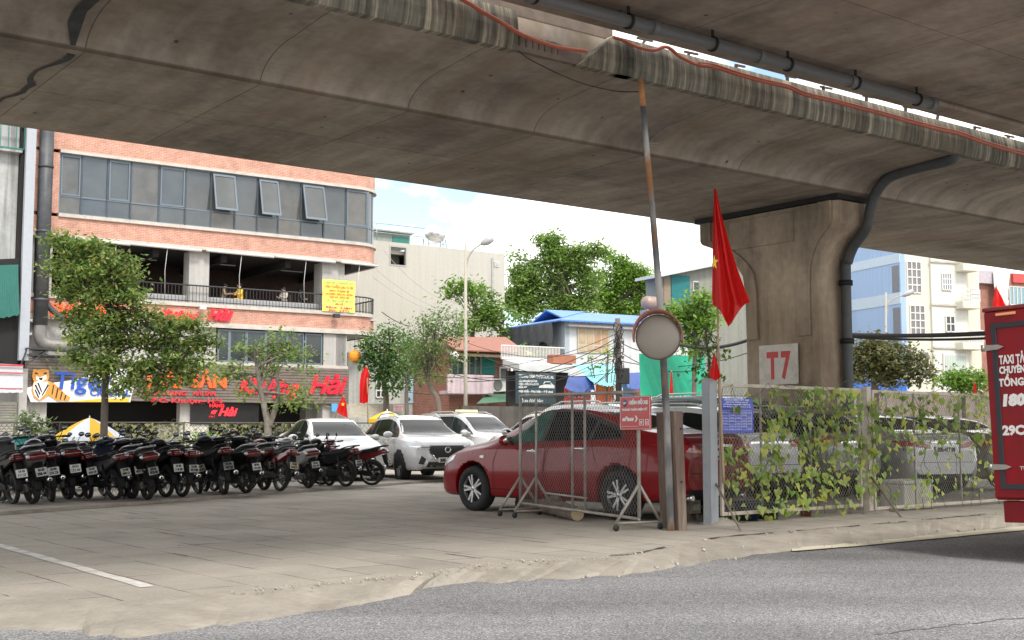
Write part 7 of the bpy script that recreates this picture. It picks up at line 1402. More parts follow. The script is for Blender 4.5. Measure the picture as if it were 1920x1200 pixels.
po = fthing('fence_post', 'thick grey steel post at the near end of the vine fence', 'post', FP, 0, 0, 0); b = MB(); b.bbox(-.075, -.06, -.05, .06, -.035, 1.76, .008); b.bbox(-.075, -.035, -.05, -.05, .07, 1.76, .006); b.bbox(.035, -.035, -.05, .06, .07, 1.76, .006); b.build('channel', GPOST, po); b = MB(); b.bbox(.06, -.03, 1.58, .11, .0, 1.63, .004); b.bbox(.06, -.03, .35, .11, .0, .4, .004); b.build('hinge', GALV, po)
s2 = FP.S(1626, 840); po2 = fthing('fence_post', 'cream post between the two vine covered mesh panels', 'post', FP, s2, 0, 0); b = MB(); b.bbox(-.05, -.05, -.05, .05, .05, 1.74, .008); b.build('tube', CREAM, po2)
s3 = FP.S(1906, 840); po3 = fthing('fence_post', 'cream fence post behind the truck tail', 'post', FP, s3, 0, 0); b = MB(); b.bbox(-.05, -.05, -.05, .05, .05, 1.74, .008); b.build('tube', CREAM, po3)
def rod(name, label, a, c, r=.012): b = MB(); b.tube([a, c], r, 7); b.ball(c, .025, nu=8, nv=5); tag(b.build(name, pm('rusty rod', (.2, .16, .13), rough=.7, metal=.3, var=.3)), label, 'brace'); return o
rod('brace_rod', 'slanting rod bracing the thick grey fence post', FP.P(.04, -.02, .52), atz(1392, 1000, -.02)); rod('brace_rod', 'slanting rod bracing the middle fence post', FP.P(s2, -.05, .5), atz(1692, 973, -.02))
# vines: heart shaped leaves, each on its own stalk point
def hearts(P, N, size, rgen):
    """P points, N facing directions; heart outline folded on its midrib, tip hanging"""
    n = len(P); out = np.array([[0, .0, 0], [-.32, .2, .0], [-.52, .0, .05], [-.44, -.3, .06], [-.2, -.62, .04], [0, -.95, -.02], [.2, -.62, .04], [.44, -.3, .06], [.52, .0, .05], [.32, .2, 0]])
    V = []; F = []
    for i in range(n):
        f = Vector(N[i]).normalized(); dn = Vector((rgen.normal(0, .45), rgen.normal(0, .45), -1)); dn = (dn-f*dn.dot(f)).normalized(); sd = f.cross(dn).normalized(); s = size*rgen.choice([.45, .6, .75, .9, 1.05, 1.2])*rgen.uniform(.9, 1.1); fold = rgen.uniform(.3, 1.6)
        base = len(V)
        for x, y, z in out: V.append(Vector(P[i])+sd*x*s+dn*(-y)*s+f*(z*fold-.02)*s*2)
        F += [[base, base+1, base+2, base+3], [base, base+3, base+4, base+5], [base, base+5, base+6, base+7], [base, base+7, base+8, base+9]]
    return np.array([tuple(v) for v in V]), np.array(F)
LF_V = leafm('vine leaves', [(.09, .14, .03), (.15, .22, .06), (.24, .31, .11), (.33, .33, .06), (.16, .23, .07)], .4, .45, 1.8)
def vine(name, label, F, s0, s1, z0, z1, n, count, size, seed, cat='vine', strands=9, dens=None, mat=None, group=None, even=.75):
    g = np.random.default_rng(seed); o = fthing(name, label, cat, F, s0, n, 0, group); b = MB(); P = []; N = []
    paths = []
    for i in range(strands):
        s = s0+(s1-s0)*(i+.5+g.normal(0, .3))/strands; q = []; z = z0-.05
        while z < z1-.02: q.append((s, z)); z += .08; s += g.normal(0, .05)
        paths.append(q)
    for i in range(max(2, strands//3)):
        z = g.uniform(z0+.3*(z1-z0), z1); s = s0; q = []
        while s < s1: q.append((s, z)); s += .08; z += g.normal(0, .03)
        paths.append(q)
    for q in paths: b.tube([F.P(min(max(s, s0), s1), n-.02+.01*math.sin(k), z) for k, (s, z) in enumerate(q)], .004, 4, cap=False)
    b.build('stem', pm('vine stem', (.13, .12, .07), rough=.8), o, world=True)
    fn = -F.n
    while len(P) < count:
        q = paths[g.integers(len(paths))]; s, z = q[g.integers(len(q))]; s += g.normal(0, .06); z += g.normal(0, .05)
        if even and g.uniform() < even: s, z = g.uniform(s0, s1), z0-.02+(z1-z0)*g.uniform(0, 1)**.75
        if s < s0-.03 or s > s1+.03 or z < z0-.12 or z > z1+.0: continue
        if dens and g.uniform() > dens((s-s0)/(s1-s0), (z-z0)/(z1-z0)): continue
        P.append(F.P(s, n-.025-abs(g.normal(0, .025)), z)); v = fn+Vector((g.normal(0, .5), g.normal(0, .5), g.normal(.25, .4))); N.append(v)
    V, Fc = hearts(P, N, size, g); npmesh('foliage', V, Fc, mat or LF_V, o); return o
(p1, sa, wa, za0, za1), (p2, sb_, wb_, zb0, zb1) = pan[0], pan[1]
vine('climbing_vine', 'heart leaved vine climbing the first cream framed mesh panel', FP, sa+.02, sa+wa-.02, za0, za1, -.01, 700, .09, 31, strands=15, dens=lambda a, c: .06 if (a < .27 and c > .52) else (.9 if c < .86 or a > .5 else .4))
vine('climbing_vine', 'heart leaved vine on the mesh panel running behind the truck', FP, sb_+.02, sb_+wb_-.05, zb0, zb1, -.01, 480, .09, 32, strands=10, dens=lambda a, c: .95 if c > .55 else .45)
vine('climbing_vine', 'strand of vine winding up the post between the mesh panels', FP, s2-.12, s2+.14, .3, 1.6, -.05, 70, .1, 33, strands=3)
# blue notice
bs0, bz0 = FP.hit(1351, 812, -.06); bs1, bz1 = FP.S(1413, 800, -.06), FP.Z(1351, 746, -.06); no_ = fthing('notice_board', 'small blue notice with white table lines tied to the mesh fence', 'sign', FP, bs0, -.06, bz0); W_, H_ = bs1-bs0, bz1-bz0
b = MB(); b.bbox(0, 0, 0, W_, .008, H_, .003); b.build('plate', pm('blue notice', (.045, .075, .42), rough=.4, var=.08), no_); NW = pm('notice white', (.6, .62, .7), rough=.5)
for t, zz, h, wd in [('BẢNG NIÊM YẾT GIÁ', .93, .05, .74), ('DỊCH VỤ TRÔNG GIỮ XE', .87, .035, .66), ('(Theo quyết định)', .81, .03, .8), ('Áp dụng: xe đạp, xe máy, ô tô', .745, .032, .84)]: text(t, h*H_*1.3, NW, no_, (W_/2, -.002, H_*zz), FACE, align='CENTER', width=W_*wd, ext=.0008, bold=.0008)
b = MB()
for j in range(8): z = H_*(.09+.08*j); b.box(W_*.06, -.0015, z, W_*.94, 0, z+.003)
for x in (.06, .26, .44, .62, .78, .94): b.box(W_*x, -.0018, H_*.09, W_*x+.003, 0, H_*.65)
b.build('table_lines', NW, no_)
for j in range(7):
    for i, x in enumerate((.08, .29, .47, .65, .81)): 
        if (j*3+i) % 4 != 3: text(['Xe máy', 'Ngày', '5.000đ', '8.000đ', '120.000đ'][i], .036*H_*1.3, NW, no_, (W_*x, -.002, H_*(.105+.08*j)), FACE, width=W_*.12, ext=.0008)
# ---- wheeled mesh barrier
g0, g1 = Vector((.02, 16.75, 0)), Vector((1.5, 13.95, 0)); dv = (g1-g0); FB2 = Frame(0, 0, math.degrees(math.atan2(dv.y, dv.x)), org=g0); Lg = dv.length
gb = fthing('mesh_barrier', 'rusty wheeled mesh barrier leaning beside the red sedan', 'barrier', FB2); GT = GALV
ps = [.2, .62, 1.55, 1.85, Lg-.12]; zt_ = 1.6
b = MB(); b.tube([(.2, 0, zt_), (Lg-.12, 0, zt_-.03)], .02, 8); b.tube([(.2, 0, .17), (Lg-.12, 0, .13)], .018, 8)
b.tube([(ps[0], 0, .2), (ps[0]-.0, 0, zt_)], .022, 8); b.tube([(ps[-1], 0, .15), (ps[-1], 0, zt_-.03)], .022, 8); b.build('frame', GT, gb)
for s in ps[1:-1]: b = MB(); b.tube([(s, .01, .16), (s, .01, zt_-.01)], .017, 8); b.build('upright', GT, gb)
b = MB(); b.tube([(.9, .0, .33), (1.9, 0, .31)], .014, 6); b.build('cross_bar', GT, gb)
for s in (ps[0], ps[1]-.0, ps[-1]):
    b = MB()
    for sd in (-1, 1): b.tube([(s, 0, .52), (s-.02, sd*.3, .09)], .018, 7)
    b.tube([(s-.02, -.3, .09), (s-.02, .3, .09)], .014, 6); o = b.build('foot', GT, gb)
    for sd in (-1, 1): c = MB(); c.lathe([(0, -.015), (.034, -.015), (.038, 0), (.034, .015), (0, .015)], (s-.02, sd*.3, .038), 'x', 14); c.build('castor', BPL, o)
mesh_part(gb, ps[0]+.02, ps[-1]-.02, .17, zt_-.02, 0, .06, 1.35, r=.0021, sag=.012, mat=pm('dull barrier wire', (.17, .165, .155), rough=.7, var=.3))
sg0, sz0 = FB2.hit(1163, 806, -.04); sg1, sz1 = FB2.S(1221, 780, -.04), FB2.Z(1163, 744, -.04); so_ = fthing('parking_sign', 'red parking payment sign wired to the wheeled mesh barrier', 'sign', FB2, sg0, -.045, sz0); W_, H_ = sg1-sg0, sz1-sz0
b = MB(); b.bbox(0, 0, 0, W_, .01, H_, .004); b.build('plate', pm('red sign board', (.47, .035, .035), rough=.4, var=.06), so_); WPR = pm('white print', (.72, .72, .72), rough=.5)
text('ĐIỂM ĐỖ XE', H_*.14, WPR, so_, (W_*.3, -.003, H_*.76), FACE, width=W_*.62, ext=.001, bold=.004); text('THANH TOÁN ĐIỆN TỬ', H_*.085, WPR, so_, (W_*.08, -.003, H_*.57), FACE, width=W_*.82, ext=.001, bold=.002); text('ePass', H_*.17, WPR, so_, (W_*.09, -.003, H_*.27), FACE, width=W_*.38, ext=.001, bold=.004, shear=.25)
fs = lambda a, c, d: (a*W_, -.002-d, c*H_)
b = MB(); b.prism([(.5, .24), (.545, .24), (.6, .33), (.545, .42), (.5, .42), (.55, .33)], fs, .003); b.build('arrow', WPR, so_); b = MB(); b.lathe([(.0, -.0), (.105*H_, .0), (.11*H_, .003)], (W_*.17, -.003, H_*.8), 'y', 24); o = b.build('emblem', pm('dark blue emblem', (.06, .09, .2), rough=.4), so_); text('HP', H_*.09, WPR, o, (W_*.12, -.005, H_*.765), FACE, width=W_*.1, ext=.001, bold=.002, shear=.2)
b = MB()
for x0, x1 in [(.64, .78), (.83, .93)]:
    for a, c, e, f in [(x0, x1, .13, .145), (x0, x1, .295, .31), (x0, x0+.014, .145, .295), (x1-.014, x1, .145, .295)]: b.box(a*W_, -.004, e*H_, c*W_, -.001, f*H_)
b.box(.06*W_, -.004, .1*H_, .6*W_, -.001, .108*H_)
for a, c, e, f in [(.02, .98, .02, .028), (.02, .98, .972, .98), (.02, .028, .028, .972), (.972, .98, .028, .972)]: b.box(a*W_, -.004, e*H_, c*W_, -.001, f*H_)
b.build('print_frame', WPR, so_); text('P', H_*.11, WPR, so_, (W_*.685, -.003, H_*.175), FACE, width=W_*.05, ext=.001, bold=.004); text('i', H_*.11, WPR, so_, (W_*.87, -.003, H_*.175), FACE, width=W_*.025, ext=.001, bold=.004)
# ---- log, timber posts, crate
lg = thing('log', 'short sawn log with stub lying under the mesh barrier', 'log', atz(1030, 966, 0)); LB = pm('log bark', (.17, .13, .1), rough=.95, var=.35, scale=9, bump=.9); a, c = atz(980, 955, 0)+Vector((0, -.3, .12)), atz(1083, 977, 0)+Vector((0, 0, .085)); m_ = a.lerp(c, .5)+Vector((0, 0, .03)); b = MB(); b.tube(smooth_path([a, m_, c], 5), [.12-.003*i for i in range(11)], 14); b.tube([m_, m_+Vector((.08, -.14, .1)), m_+Vector((.16, -.2, .1))], [.08, .07, .065], 10); b.build('trunk', LB, lg, world=True); b = MB(); b.tube([c, c+(c-a).normalized()*.008], [.088, .08], 14); b.build('cut_face', pm('cut wood', (.42, .32, .2), rough=.8), lg, world=True)
TIM = pm('weathered brown timber', (.15, .105, .085), rough=.9, var=.3, scale=4, bump=.6, stretch=(3, 3, .4), dirt=(.32, .26, .2), dirtscale=2.5, dirtamt=.8)
pb = atz(1258, 992, 0)
def timber(label, px0, px1, D, z1, tilt=.0, yaw=35):
    p = atz((px0+px1)/2, 812+2530/D, 0); w_ = (px1-px0)/FPX*D*.85; o = thing('timber_post', label, 'post', p, R(yaw)); b = MB(); bb = MB(); bb.bbox(-w_/2, -.06, -.03, w_/2, .06, z1, .008); bb.v = [(x+tilt*z, y, z) for x, y, z in bb.v]; bb.build('beam', TIM, o); bb = MB()
    for z in (.55, 1.15): bb.tube([(-.02, -.075, z), (-.02, .06, z)], .012, 6)
    bb.build('bolt', BPL, o)
timber('dark brown timber post on the left of the mirror pole', 1240, 1264, 14.15, 1.33, -.035); timber('broader paler timber post on the right of the mirror pole', 1261, 1287, 13.9, 1.35, -.035)
cr_ = thing('slotted_block', 'grey slotted wooden block leaning right of the timber posts', 'block', atz(1300, 975, 0), R(35)); b = MB(); b.bbox(-.08, -.05, .08, .09, .05, .56, .01); b.build('block', pm('grey wood', (.25, .22, .18), rough=.9, var=.25, bump=.4), cr_); b = MB()
for i in range(4): b.bbox(-.05, -.062, .12+i*.11, .06, -.045, .2+i*.11, .01)
b.build('slat', pm('pale grey wood', (.36, .33, .28), rough=.9, var=.2), cr_); b = MB(); b.bar((-.06, 0, 0), (-.06, 0, .08), .04); b.bar((.06, 0, 0), (.06, 0, .08), .04); b.build('foot', TIM, cr_)
# ---- pole with convex mirror
rp_ = bsdf_mat('flaking pole paint'); m, nt, bs_ = rp_; tc = nd(nt, 'ShaderNodeTexCoord'); mp = nd(nt, 'ShaderNodeMapping'); mp.inputs['Scale'].default_value = (1, 1, .35); nt.links.new(tc.outputs['Object'], mp.inputs['Vector']); n_ = nd(nt, 'ShaderNodeTexNoise'); n_.inputs['Scale'].default_value = 2.4; n_.inputs['Detail'].default_value = 9; nt.links.new(mp.outputs[0], n_.inputs['Vector']); rr = nd(nt, 'ShaderNodeValToRGB'); e = rr.color_ramp.elements; e[0].position = .4; e[0].color = (.08, .085, .09, 1); e[1].position = .62; e[1].color = (.42, .41, .39, 1); x = e.new(.47); x.color = (.19, .19, .19, 1); x = e.new(.53); x.color = (.36, .35, .33, 1); nt.links.new(n_.outputs['Fac'], rr.inputs['Fac'])
n2 = nd(nt, 'ShaderNodeTexNoise'); n2.inputs['Scale'].default_value = 1.6; n2.inputs['Detail'].default_value = 8; nt.links.new(mp.outputs[0], n2.inputs['Vector']); r2 = nd(nt, 'ShaderNodeMapRange'); r2.inputs['From Min'].default_value = .5; r2.inputs['From Max'].default_value = .56; nt.links.new(n2.outputs['Fac'], r2.inputs['Value']); mx = nd(nt, 'ShaderNodeMix', data_type='RGBA'); nt.links.new(r2.outputs[0], mx.inputs[0]); nt.links.new(rr.outputs['Color'], mx.inputs[6]); mx.inputs[7].default_value = (.3, .14, .06, 1); nt.links.new(mx.outputs[2], bs_.inputs['Base Color']); bs_.inputs['Roughness'].default_value = .75; POLEM = m
D_ = 14.05; pt = lambda x, y: at(x, y, D_); pole = thing('mirror_pole', 'tall leaning flaking pole rising beside the red flag', 'pole', Vector((pt(1258, 985).x, D_, 0)))
b = MB(); b.tube([Vector((pt(1258, 985).x, D_, -.02)), pt(1250, 780), pt(1243, 660), pt(1237, 560), pt(1222, 380)], [.042, .042, .04, .038, .036], 12); b.build('lower_tube', POLEM, pole, world=True); b = MB(); b.tube([pt(1222, 380), pt(1211, 262), pt(1206, 200)], .034, 12); b.build('upper_tube', POLEM, pole, world=True)
b = MB(); b.tube([pt(1206, 200), pt(1201, 148)], [.036, .033], 12); b.build('rusted_tip', pm('orange rust', (.36, .17, .07), rough=.9, var=.35, scale=9), pole, world=True)
b = MB(); b.tube([pt(1211, 268), pt(1236, 269)], .005, 5); b.tube([pt(1212, 272), pt(1228, 273)], .004, 5); b.build('wire_stub', GALV, pole, world=True)
mc = at(1234, 632, 13.75); mr = thing('convex_mirror', 'round convex traffic mirror with faded red hood on the leaning pole', 'mirror', mc, R(-14)); rad = 43/FPX*13.75
b = MB(); b.lathe([(0, -.055)]+[(rad*.97*math.sin(R(a)), -.055+.055*(1-math.cos(R(a)))) for a in range(8, 91, 6)], (0, 0, 0), 'y', 40); b.build('mirror_face', pm('dusty mirror', (.27, .245, .21), rough=.5, metal=.35, var=.07, scale=7), mr)
FRM = pm('faded red plastic', (.46, .19, .15), rough=.7, var=.15, dirt=(.45, .35, .3), dirtscale=5, dirtamt=.5); b = MB(); b.lathe([(rad*.965, -.012), (rad*.985, -.014), (rad*1.0, .0), (rad*1.0, .03), (rad*.7, .06), (0, .07)], (0, 0, 0), 'y', 40); b.build('back_shell', pm('dark red shell', (.17, .075, .06), rough=.8, var=.2), mr)
b = MB(); vs = []; n = 28
for i in range(n+1):
    t = math.pi*(-.06+1.12*i/n); k = max(0, math.sin((t+.2)*math.pi/(math.pi+.4))); c_, s_ = math.cos(t), math.sin(t); vs += [(rad*1.03*c_, 0, rad*1.03*s_), (rad*1.1*c_, -.15*k-.01, rad*1.17*s_), (rad*1.12*c_, -.15*k-.01, rad*1.19*s_), (rad*1.05*c_, .0, rad*1.05*s_)]
b.add(vs, [(4*i+j, 4*i+(j+1) % 4, 4*i+4+(j+1) % 4, 4*i+4+j) for i in range(n) for j in range(4)], 0, True); b.build('hood', FRM, mr); b = MB(); b.tube([(0, .06, 0), (.02, .3, .02)], .02, 8); b.lathe([(.045, -.03), (.055, -.03), (.055, .03), (.045, .03)], (.02, .3, .02), 'z', 14); b.build('clamp', GALV, mr)
# ---- flags
FLR = pm('red flag cloth', (.62, .012, .012), rough=.6, var=.08, scale=3); YEL = pm('yellow star', (.85, .6, .03), rough=.6)
nt = FLR.node_tree; tl = nd(nt, 'ShaderNodeBsdfTranslucent'); tl.inputs['Color'].default_value = (.8, .02, .015, 1); mxs = nd(nt, 'ShaderNodeMixShader'); mxs.inputs[0].default_value = .35; ou = nt.nodes['Material Output']; nt.links.new(nt.nodes['Principled BSDF'].outputs[0], mxs.inputs[1]); nt.links.new(tl.outputs[0], mxs.inputs[2]); nt.links.new(mxs.outputs[0], ou.inputs['Surface'])
def cloth(par, D, left, right, bottom, amp, folds, name='cloth', nx=30, nz=34, mat=None):
    """drape between left and right photo curves [(y, x)...], bottom: list of y across"""
    lf = lambda y: np.interp(y, [p[0] for p in left], [p[1] for p in left]); rf = lambda y: np.interp(y, [p[0] for p in right], [p[1] for p in right]); b = MB(); vs = []; y0 = left[0][0]
    for i in range(nx+1):
        t = i/nx; yb = np.interp(t, np.linspace(0, 1, len(bottom)), bottom)
        for j in range(nz+1):
            v = j/nz; y = y0+(yb-y0)*v; x = lf(y)+(rf(y)-lf(y))*t; d = D+amp*(.25+.75*v)*math.sin(t*folds*math.pi+v*1.3)+amp*.4*math.sin(t*5+v*6); vs.append(at(x, y, d))
    b.add(vs, [(i*(nz+1)+j, (i+1)*(nz+1)+j, (i+1)*(nz+1)+j+1, i*(nz+1)+j+1) for i in range(nx) for j in range(nz)], 0, True); return b.build(name, mat or FLR, par, world=True, fixn=False)
BAM = pm('bamboo pole', (.36, .26, .16), rough=.7, var=.2, scale=5)
fp = thing('flag_pole', 'thin bamboo pole carrying the big red flag by the grey fence post', 'pole', FP.P(.12, -.09, 0)); bp = FP.P(.12, -.09, .5); b = MB(); Pp = [bp, at(1349, 720, 14.85), at(1346, 600, 14.85), at(1341, 352, 14.85)]; b.tube(smooth_path(Pp), [.02-.0007*i for i in range(19)], 8); b.build('cane', BAM, fp, world=True)
fl_ = thing('flag', 'big red flag with a gold star in its folds hanging beside the concrete pier', 'flag', at(1341, 480, 14.8)); cloth(fl_, 14.78, [(354, 1339), (420, 1337), (480, 1336), (560, 1335), (580, 1338), (615, 1350)], [(354, 1343), (400, 1352), (450, 1366), (500, 1381), (540, 1396), (567, 1408), (590, 1400), (615, 1386)], [572, 578, 600, 613, 606, 586, 570, 566], .085, 5.2)
b = MB(); sp = []; c0 = Vector((1339, 492))
for k in range(10): a = math.pi/2+k*math.pi/5; rr_ = 15 if k % 2 == 0 else 6; sp.append((c0.x+rr_*math.cos(a)*.55, c0.y-rr_*math.sin(a)))
b.add([at(min(max(x, 1337.5), 1356), y, 14.655) for x, y in sp], [tuple(range(10))]); b.add([at(min(max(x, 1337.5), 1356), y, 14.66) for x, y in sp], [tuple(range(9, -1, -1))]); b.build('star', YEL, fl_, world=True, fixn=False)
fl_ = thing('flag', 'small furled red flag on the bamboo pole above the blue notice', 'flag', at(1340, 690, 14.7)); cloth(fl_, 14.72, [(664, 1338), (690, 1332), (705, 1329), (714, 1333)], [(664, 1341), (690, 1347), (705, 1351), (714, 1348)], [706, 712, 714, 708], .03, 3, nx=14, nz=14)
def flag_on_pole(label, D, pole_px, left, right, bottom, amp, star=None, cat='flag'):
    o = thing('flag', label, cat, at(left[0][1], left[0][0], D)); cloth(o, D, left, right, bottom, amp, 3, nx=14, nz=16); b = MB(); b.tube([at(x, y, D+.05) for x, y in pole_px], .02, 6); b.build('staff', BAM, o, world=True)
    if star:
        b = MB(); sp = [(star[0]+(star[2] if k % 2 == 0 else star[2]*.4)*math.cos(math.pi/2+k*math.pi/5), star[1]-(star[2] if k % 2 == 0 else star[2]*.4)*math.sin(math.pi/2+k*math.pi/5)) for k in range(10)]; b.add([at(x, y, D-amp-.05) for x, y in sp], [tuple(range(10))]); b.build('star', YEL, o, world=True)
flag_on_pole('long narrow red flag hanging straight beside the restaurant corner', 46, [(690, 795), (688, 688)], [(688, 684), (700, 677), (720, 674), (756, 674)], [(688, 688), (700, 692), (756, 690)], [755, 757, 754], .12)
flag_on_pole('small tilted red flag with a yellow star behind the white cars', 37, [(625, 790), (645, 742)], [(744, 642), (760, 634), (778, 628)], [(744, 645), (760, 650), (785, 652)], [772, 778, 784], .06, star=(643, 758, 4))
flag_on_pole('thin red flag seen right beside the lower mirror pole', 40, [(1262, 760), (1259, 695)], [(697, 1258), (740, 1255)], [(697, 1260), (740, 1263)], [738, 740, 738], .05)
flag_on_pole('red flag standing above the truck roof before the terrace house', 52, [(1880, 640), (1868, 535)], [(538, 1866), (560, 1863), (577, 1860)], [(538, 1868), (560, 1880), (577, 1887)], [574, 577, 576], .12)
flag_on_pole('tiny red flag above the vine fence in front of the vivid green tree', 42, [(1830, 760), (1828, 716)], [(718, 1826), (738, 1824)], [(718, 1829), (738, 1833)], [736, 738, 735], .05)
# ---- pots, foam box and mounds at the fence foot
def pot(name, label, px, py, r, h, mat, n=.15, soil=True, cat='plant pot', sq=False):
    p = FP.P(FP.S(px, 900), .26, 0); o = thing(name, label, cat, p); b = MB(); b.lathe([(0, 0), (r*.78, 0), (r, h), (r*1.07, h), (r*1.07, h*.9), (r*.93, h), (r*.9, h*.86), (0, h*.85)], (0, 0, 0), 'z', 24); b.build('pot', mat, o); return o
pot('bucket', 'low black rubber tub at the foot of the grey fence post', 1376, 981, .2, .2, pm('black tub', (.05, .05, .052), rough=.6), cat='tub'); pot('plant_pot', 'dark blue pot under the first vine panel', 1431, 979, .17, .24, pm('navy pot', (.015, .03, .075), rough=.35)); pot('plant_pot', 'dark green pot under the first vine panel', 1469, 974, .16, .22, pm('green pot', (.02, .06, .035), rough=.4)); pot('plant_pot', 'small terracotta pot under the first vine panel', 1540, 971, .085, .2, pm('terracotta', (.27, .09, .055), rough=.8, var=.15))
p = atz(1700, 956, 0); fb = thing('foam_box', 'white foam box standing behind the second mesh panel', 'box', p+Vector((.12, .35, 0)), R(40)); FOAM = pm('white foam', (.66, .64, .6), rough=.85, var=.08, dirt=(.42, .37, .3), dirtscale=4, dirtamt=.6); b = MB(); b.bbox(-.38, -.2, 0, .38, .2, .36, .02); b.build('box', FOAM, fb); b = MB(); b.bbox(-.39, -.21, .362, .39, .21, .42, .02); b.build('lid', FOAM, fb)
def mound(label, px, py, r, h):
    p = atz(px, py, 0); b = MB(); vs = []; g = random.Random(px)
    for j in range(7):
        for i in range(18): a = 2*math.pi*i/18; k = j/6; rr = r*k*(1+.18*math.sin(a*3+px)+.1*g.uniform(-1, 1)); vs.append((p.x+rr*math.cos(a), p.y+rr*.8*math.sin(a), h*(1-k*k)*(1+.15*g.uniform(-1, 1))-.01))
    b.add(vs, [(j*18+i, j*18+(i+1) % 18, (j+1)*18+(i+1) % 18, (j+1)*18+i) for j in range(6) for i in range(18)], 0, True); o = b.build('concrete_mound', KM); tag(o, label, 'mound')
mound('lump of spilled concrete at the foot of the thick grey post', 1346, 984, .26, .09); mound('lump of spilled concrete at the foot of the middle cream post', 1650, 964, .25, .06)
# ---- truck
TRK = pm('red truck paint', (.21, .003, .008), rough=.5, var=.12, scale=3, spec=.25, coat=.05, dirt=(.06, .012, .012), dirtscale=2, dirtamt=.4); RUB = pm('black seal', (.02, .022, .028), rough=.6); TWH = pm('white vinyl letters', (.7, .68, .66), rough=.5, var=.08)
D0 = 11.6; tl_ = at(1859, 812, D0); FTk = Frame(0, 0, 38.4-90, org=(tl_.x, tl_.y, RZ))     # s runs to the right along the tail, n runs forward
tk_ = thing('box_truck', 'red box truck with white lettering on its rear doors, driving out at the right', 'truck', FTk.o, FTk.th); tk_.rotation_euler = (0, R(-1.7), FTk.th)
zt_ = FTk.Z(1860, 580); zb_ = FTk.Z(1868, 938); WT = 1.85
b = MB(); b.bbox(0, .06, zb_, WT, 3.3, zt_, .02); b.build('cargo_box', TRK, tk_)
for i in (0, 1):
    x0, x1 = .03+i*WT/2, WT/2-.008+i*(WT/2-.03); b = MB(); b.bbox(x0, .0, zb_+.02, x1, .06, zt_-.03, .01); d = b.build('rear_door', TRK, tk_); b = MB(); t = .05; o_ = .07
    for a, c, e, f in [(x0+o_, x0+o_+t, zb_+.1, zt_-.14), (x1-o_-t, x1-o_, zb_+.1, zt_-.14), (x0+o_+t, x1-o_-t, zb_+.1, zb_+.1+t), (x0+o_+t, x1-o_-t, zt_-.14-t, zt_-.14)]: b.bbox(a, -.012, e, c, .004, f, .004)
    b.build('door_seal', RUB, d)
    for zh in (FTk.Z(1850, 653), FTk.Z(1866, 876)):
        hx = x0 if i == 0 else x1; sg = 1 if i == 0 else -1; b = MB(); b.tube([(hx-.015*sg, -.02, zh-.03), (hx-.015*sg, -.02, zh+.03)], .02, 10); b.prism([(hx, zh-.028), (hx+sg*.14, zh-.022), (hx+sg*.2, zh), (hx+sg*.14, zh+.022), (hx, zh+.028)], lambda a, c, d: (a, -.012-d, c), .014); b.build('hinge', pm('steel hinge', (.3, .27, .25), rough=.4, metal=.7, var=.2), d)
    b = MB(); b.tube([(x1-.2 if i == 0 else x0+.2, -.02, zb_+.1), (x1-.2 if i == 0 else x0+.2, -.02, zt_-.1)], .014, 8); b.build('lock_rod', STEEL, d)
ttx = lambda t, px, py, h, wd, **k: text(t, (FTk.Z(px, py-h)-FTk.Z(px, py))/.72, TWH, tk_, (FTk.S(px, py)+.0, -.004, FTk.Z(px, py)), FACE, width=wd, ext=.001, **k)
ttx('TAXI TẢI', 1884, 683, 16, .27, bold=.004); ttx('CHUYÊN NHÀ', 1884, 701, 13, .42, bold=.004); ttx('TỔNG ĐÀI', 1882, 725, 14, .42, bold=.004); ttx('1800 1999', 1889, 761, 20, .66, bold=.01, shear=.12); ttx('29C-418.06', 1887, 816, 17, .6, bold=.006); ttx('TƯ VẤN', 1918, 883, 7, .2)
b = MB(); b.bbox(.16, -.02, zt_-.075, .36, -.003, zt_-.045, .006); b.build('marker_lamp', TLO, tk_)
b = MB(); b.bbox(-.0, .02, zt_-.02, WT, .12, zt_+.02, .012); b.build('top_rail', pm('rusty red edge', (.16, .03, .03), rough=.8, var=.4, scale=12), tk_)
b = MB(); b.bbox(.05, .1, zb_-.21, WT-.05, .2, zb_-.01, .01); b.build('bumper', TRK, tk_); b = MB(); b.bbox(.3, .08, zb_-.16, .5, .098, zb_-.06, .008); b.build('tail_light', TLO, tk_)
b = MB(); b.bbox(.4, .3, .42, .52, 4.6, .56, .01); b.bbox(WT-.52, .3, .42, WT-.4, 4.6, .56, .01); b.build('chassis', BPL, tk_)
for sx in (.16, WT-.16):
    for y in (1.0, 4.1):
        b = MB(); b.lathe([(.17, -.09), (.27, -.09), (.31, -.05), (.31, .05), (.27, .09), (.17, .09), (.16, 0), (.17, -.09)], (sx, y, .31), 'x', 28); w_ = b.build('wheel', TYRE, tk_); b = MB(); b.lathe([(0, -.05), (.15, -.07), (.175, -.02)], (sx, y, .31), 'x', 20); b.build('rim', ENG, w_)
    b = MB(); b.box(sx-.1, 1.45, .2, sx+.1, 1.46, .6); b.build('mud_flap', BPL, tk_)
b = MB(); b.bbox(.1, 3.5, .45, WT-.1, 5.0, 1.9, .12); b.build('cab', TRK, tk_); b = MB(); b.box(.095, 3.9, 1.15, WT-.095, 4.6, 1.7); b.build('cab_window', CGL, tk_)
